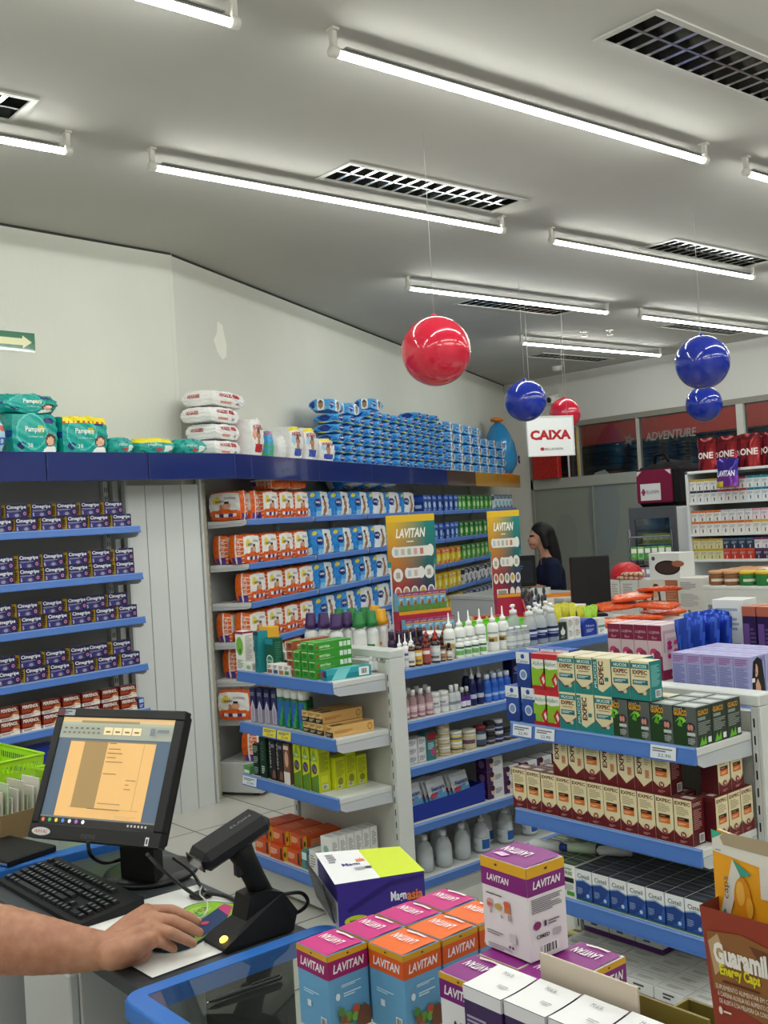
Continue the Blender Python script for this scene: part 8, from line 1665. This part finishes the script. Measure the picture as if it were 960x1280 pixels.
a = [mb.vt((x, .0315, z)) for x, z in pts]; b = [mb.vt((x, .0345, z)) for x, z in pts]; mb.face(a, '#e8a01c', 'card'); mb.face(b[::-1], '#b9aa90', 'matte')
for i in range(len(pts)): j = (i + 1) % len(pts); mb.face((a[i], b[i], b[j], a[j]), '#d8cbb8', 'matte')
decals(mb, mp, [('r', 0, .82, 1, .97, '#dcd8d2'), ('p', [(0, .78), (1, .66), (1, .84), (0, .84)], '#dcd8d2'), ('p', [(.0, .9), (.0, .99), (.14, .97)], '#3aa88c'), ('p', [(.14, .86), (.9, .83), (.97, .88), (.94, .98), (.16, .985), (.1, .93)], '#a8977c'), ('l', .04, .79, .14, .81, 1, '#9a948c'), ('p', [(.06, .16), (.24, .74), (.33, .62), (.16, .12)], '#d9d4cc'), ('p', [(.24, .74), (.46, .62), (.33, .58)], '#3a9a84'), ('p', [(.06, .16), (.16, .12), (.13, .24)], '#3a9a84'), ('e', .34, .36, .1, .22, '#d98a1a'), ('e', .32, .42, .05, .12, '#e8b04a'), ('e', .42, .3, .04, .1, '#e8a83a'), ('r', .56, .42, .68, .72, '#d8d4d0'), ('r', .7, .46, .98, .7, '#c8862a'), ('t', 'caps', .14, .34, .2, .56, '#3a4a4a', dict(rot=90)), ('t', 'Exe', .8, .2, .98, .32, '#e8d0a0')])
mb.build('header_card', o)
# ---- purple and yellow carton with its open end
P1, P2, P0 = onz(421, 1106, .912), onz(530, 1089, .912), onz(388, 1073, .912)
ax = (P2 - P1); w_ = ax.length; ya = math.atan2(ax.y, ax.x); d_ = .17; h_ = .912 - zb
o = empty('magnesium_box', (P1.x + math.cos(ya) * w_ / 2 - math.sin(ya) * d_ / 2, P1.y + math.sin(ya) * w_ / 2 + math.cos(ya) * d_ / 2, zb), ya, 'purple carton with a white and yellow top behind the magenta boxes', 'carton')
mb = MB(); mb.box(-w_ / 2, -d_ / 2, 0, w_ / 2, d_ / 2, h_, '#3d2a86', 'card', .001); fm = facemap(w_, d_, h_)
decals(mb, fm['F'], [('r', 0, 0, 1, .03, '#2a1c60'), ('t', 'Magn', .6, .42, .78, .68, '#f0eef6', dict(bold=.03)), ('t', 'asia', .785, .45, .97, .66, '#e87a2c', dict(bold=.03)), ('e', .2, .2, .14, .11, '#c8d42c'), ('l', .12, .15, .28, .24, 1, '#5a6a20'), ('e', .5, .2, .12, .1, '#c8d42c'), ('l', .44, .16, .56, .23, 1, '#5a6a20'), ('p', [(.1, .45), (.6, .9), (.98, .95), (.98, .9), (.62, .82), (.12, .38)], '#2c1e6a'), ('l', .6, .3, .95, .38, 2, '#9a90c8')])
decals(mb, fm['L'], [('r', 0, 0, 1, .62, '#c9c7d2'), ('t', 'Magn', .25, .3, .5, .48, '#4a3a80', dict(bold=.02)), ('t', 'asia', .5, .3, .72, .47, '#e07a30', dict(bold=.02)), ('l', .2, .1, .7, .2, 2, '#8a8898')])
mb.build('carton_body', o)
mb = MB(); tf = lambda u, v, of=0: (-w_ / 2 - .004 + (w_ + .006) * u, -d_ / 2 + d_ * v, h_ + .001 + .012 * (1 - u) * v + of)
mb.grid(lambda u, v: tf(u, v), 8, 8, lambda u, v: '#cfe02a' if u > .5 else '#e9e9ec', 'card')
decals(mb, lambda u, v, of=0: tf(u, v, of + .0006), [('t', 'Magn', .2, .45, .4, .56, '#3a2a7a', dict(rot=0, bold=.03)), ('t', 'asia', .38, .58, .48, .7, '#e07a30', dict(bold=.03)), ('l', .08, .6, .18, .9, 4, '#9a9aa4'), ('l', .3, .3, .46, .4, 3, '#9a9aa4'), ('e', .46, .36, .04, .03, '#3a3a40')]); mb.build('lid', o)
mb = MB(); mb.T = Matrix.Translation((-w_ / 2 - .012, 0, h_ * .5)) @ Matrix.Rotation(R(-14), 4, 'Y'); mb.box(-.003, -d_ * .46, -.03, .0, d_ * .46, .05, '#2c2e34', 'card', .001); decals(mb, lambda u, v, of=0: (-.0032 - of, d_ * .46 - d_ * .92 * u, -.03 + .08 * v), [('l', .1, .3, .9, .9, 5, '#7a7c84')]); mb.build('end_flap', o)
# ================================================================ forearm and hand
def hand():
    wr = onz(146, 1188, ZD + .036)
    o = empty('person', (wr.x, wr.y, ZD), 0, 'bare right forearm and hand of a person resting on the mouse', 'person'); og = Vector((wr.x, wr.y, ZD))
    Q = lambda x, y, z: onz(x, y, ZD + z) - og
    ch = []
    ch.append([(Q(-120, 1160, .085), .064), (Q(-50, 1168, .08), .066), (Q(0, 1175, .074), .062), (Q(45, 1181, .062), .053), (Q(90, 1186, .05), .043), (Q(120, 1188, .042), .036), (Q(142, 1188, .038), .032)])
    # palm: tapered ridges from the wrist to each knuckle
    K = {'i': (Q(183, 1140, .06), .0165), 'm': (Q(190, 1149, .062), .0175), 'r': (Q(193, 1161, .056), .0165), 'p': (Q(191, 1175, .044), .0145)}
    for kx, (p, r) in K.items(): ch.append([(Q(140, {'i': 1179, 'm': 1183, 'r': 1189, 'p': 1194}[kx], .04), .027), (Q(165, {'i': 1156, 'm': 1163, 'r': 1174, 'p': 1185}[kx], .05), .023), (p, r)])
    ch.append([(Q(150, 1198, .024), .02), (Q(178, 1190, .026), .018)])
    ch.append([(K['i'][0], .0155), (K['m'][0], .017), (K['r'][0], .016), (K['p'][0], .014)])
    fing = {'i': [(K['i'][0], .0145), (Q(214, 1138, .058), .0118), (Q(236, 1146, .046), .0102), (Q(247, 1152, .036), .0088)],
            'm': [(K['m'][0], .0148), (Q(216, 1151, .062), .0122), (Q(238, 1160, .046), .0105), (Q(249, 1166, .034), .009)],
            'r': [(K['r'][0], .0142), (Q(213, 1166, .056), .0116), (Q(231, 1174, .04), .01), (Q(241, 1179, .03), .0088)],
            'p': [(K['p'][0], .0125), (Q(203, 1178, .038), .0105), (Q(212, 1183, .026), .0092), (Q(217, 1186, .018), .008)],
            't': [(Q(150, 1166, .04), .02), (Q(178, 1150, .022), .0135), (Q(205, 1142, .018), .011), (Q(224, 1143, .016), .0092)]}
    for f in fing.values(): ch.append(f)
    body = blobmesh('arm_and_hand', ch, .0026, 'skin', lambda c: '#b88a70', 5, o)
    for nm in 'imr':
        a, b = fing[nm][2][0], fing[nm][3][0]; d = (b - a).normalized(); up = Vector((0, 0, 1)); up = (up - d * up.dot(d)).normalized(); sd = d.cross(up); r = fing[nm][3][1]
        mb = MB(); c_ = b - d * .002
        mb.grid(lambda u, v: c_ + d * (.011 * (v - .35)) + sd * (.0115 * (u - .5) * (1 - .25 * v * v)) + up * (r * .86 - .006 * (2 * u - 1) ** 2 * .55 + .0012 - .0035 * max(0, v - .5)), 6, 6, '#d8a894', 'plast'); mb.build('fingernail', o)
hand()
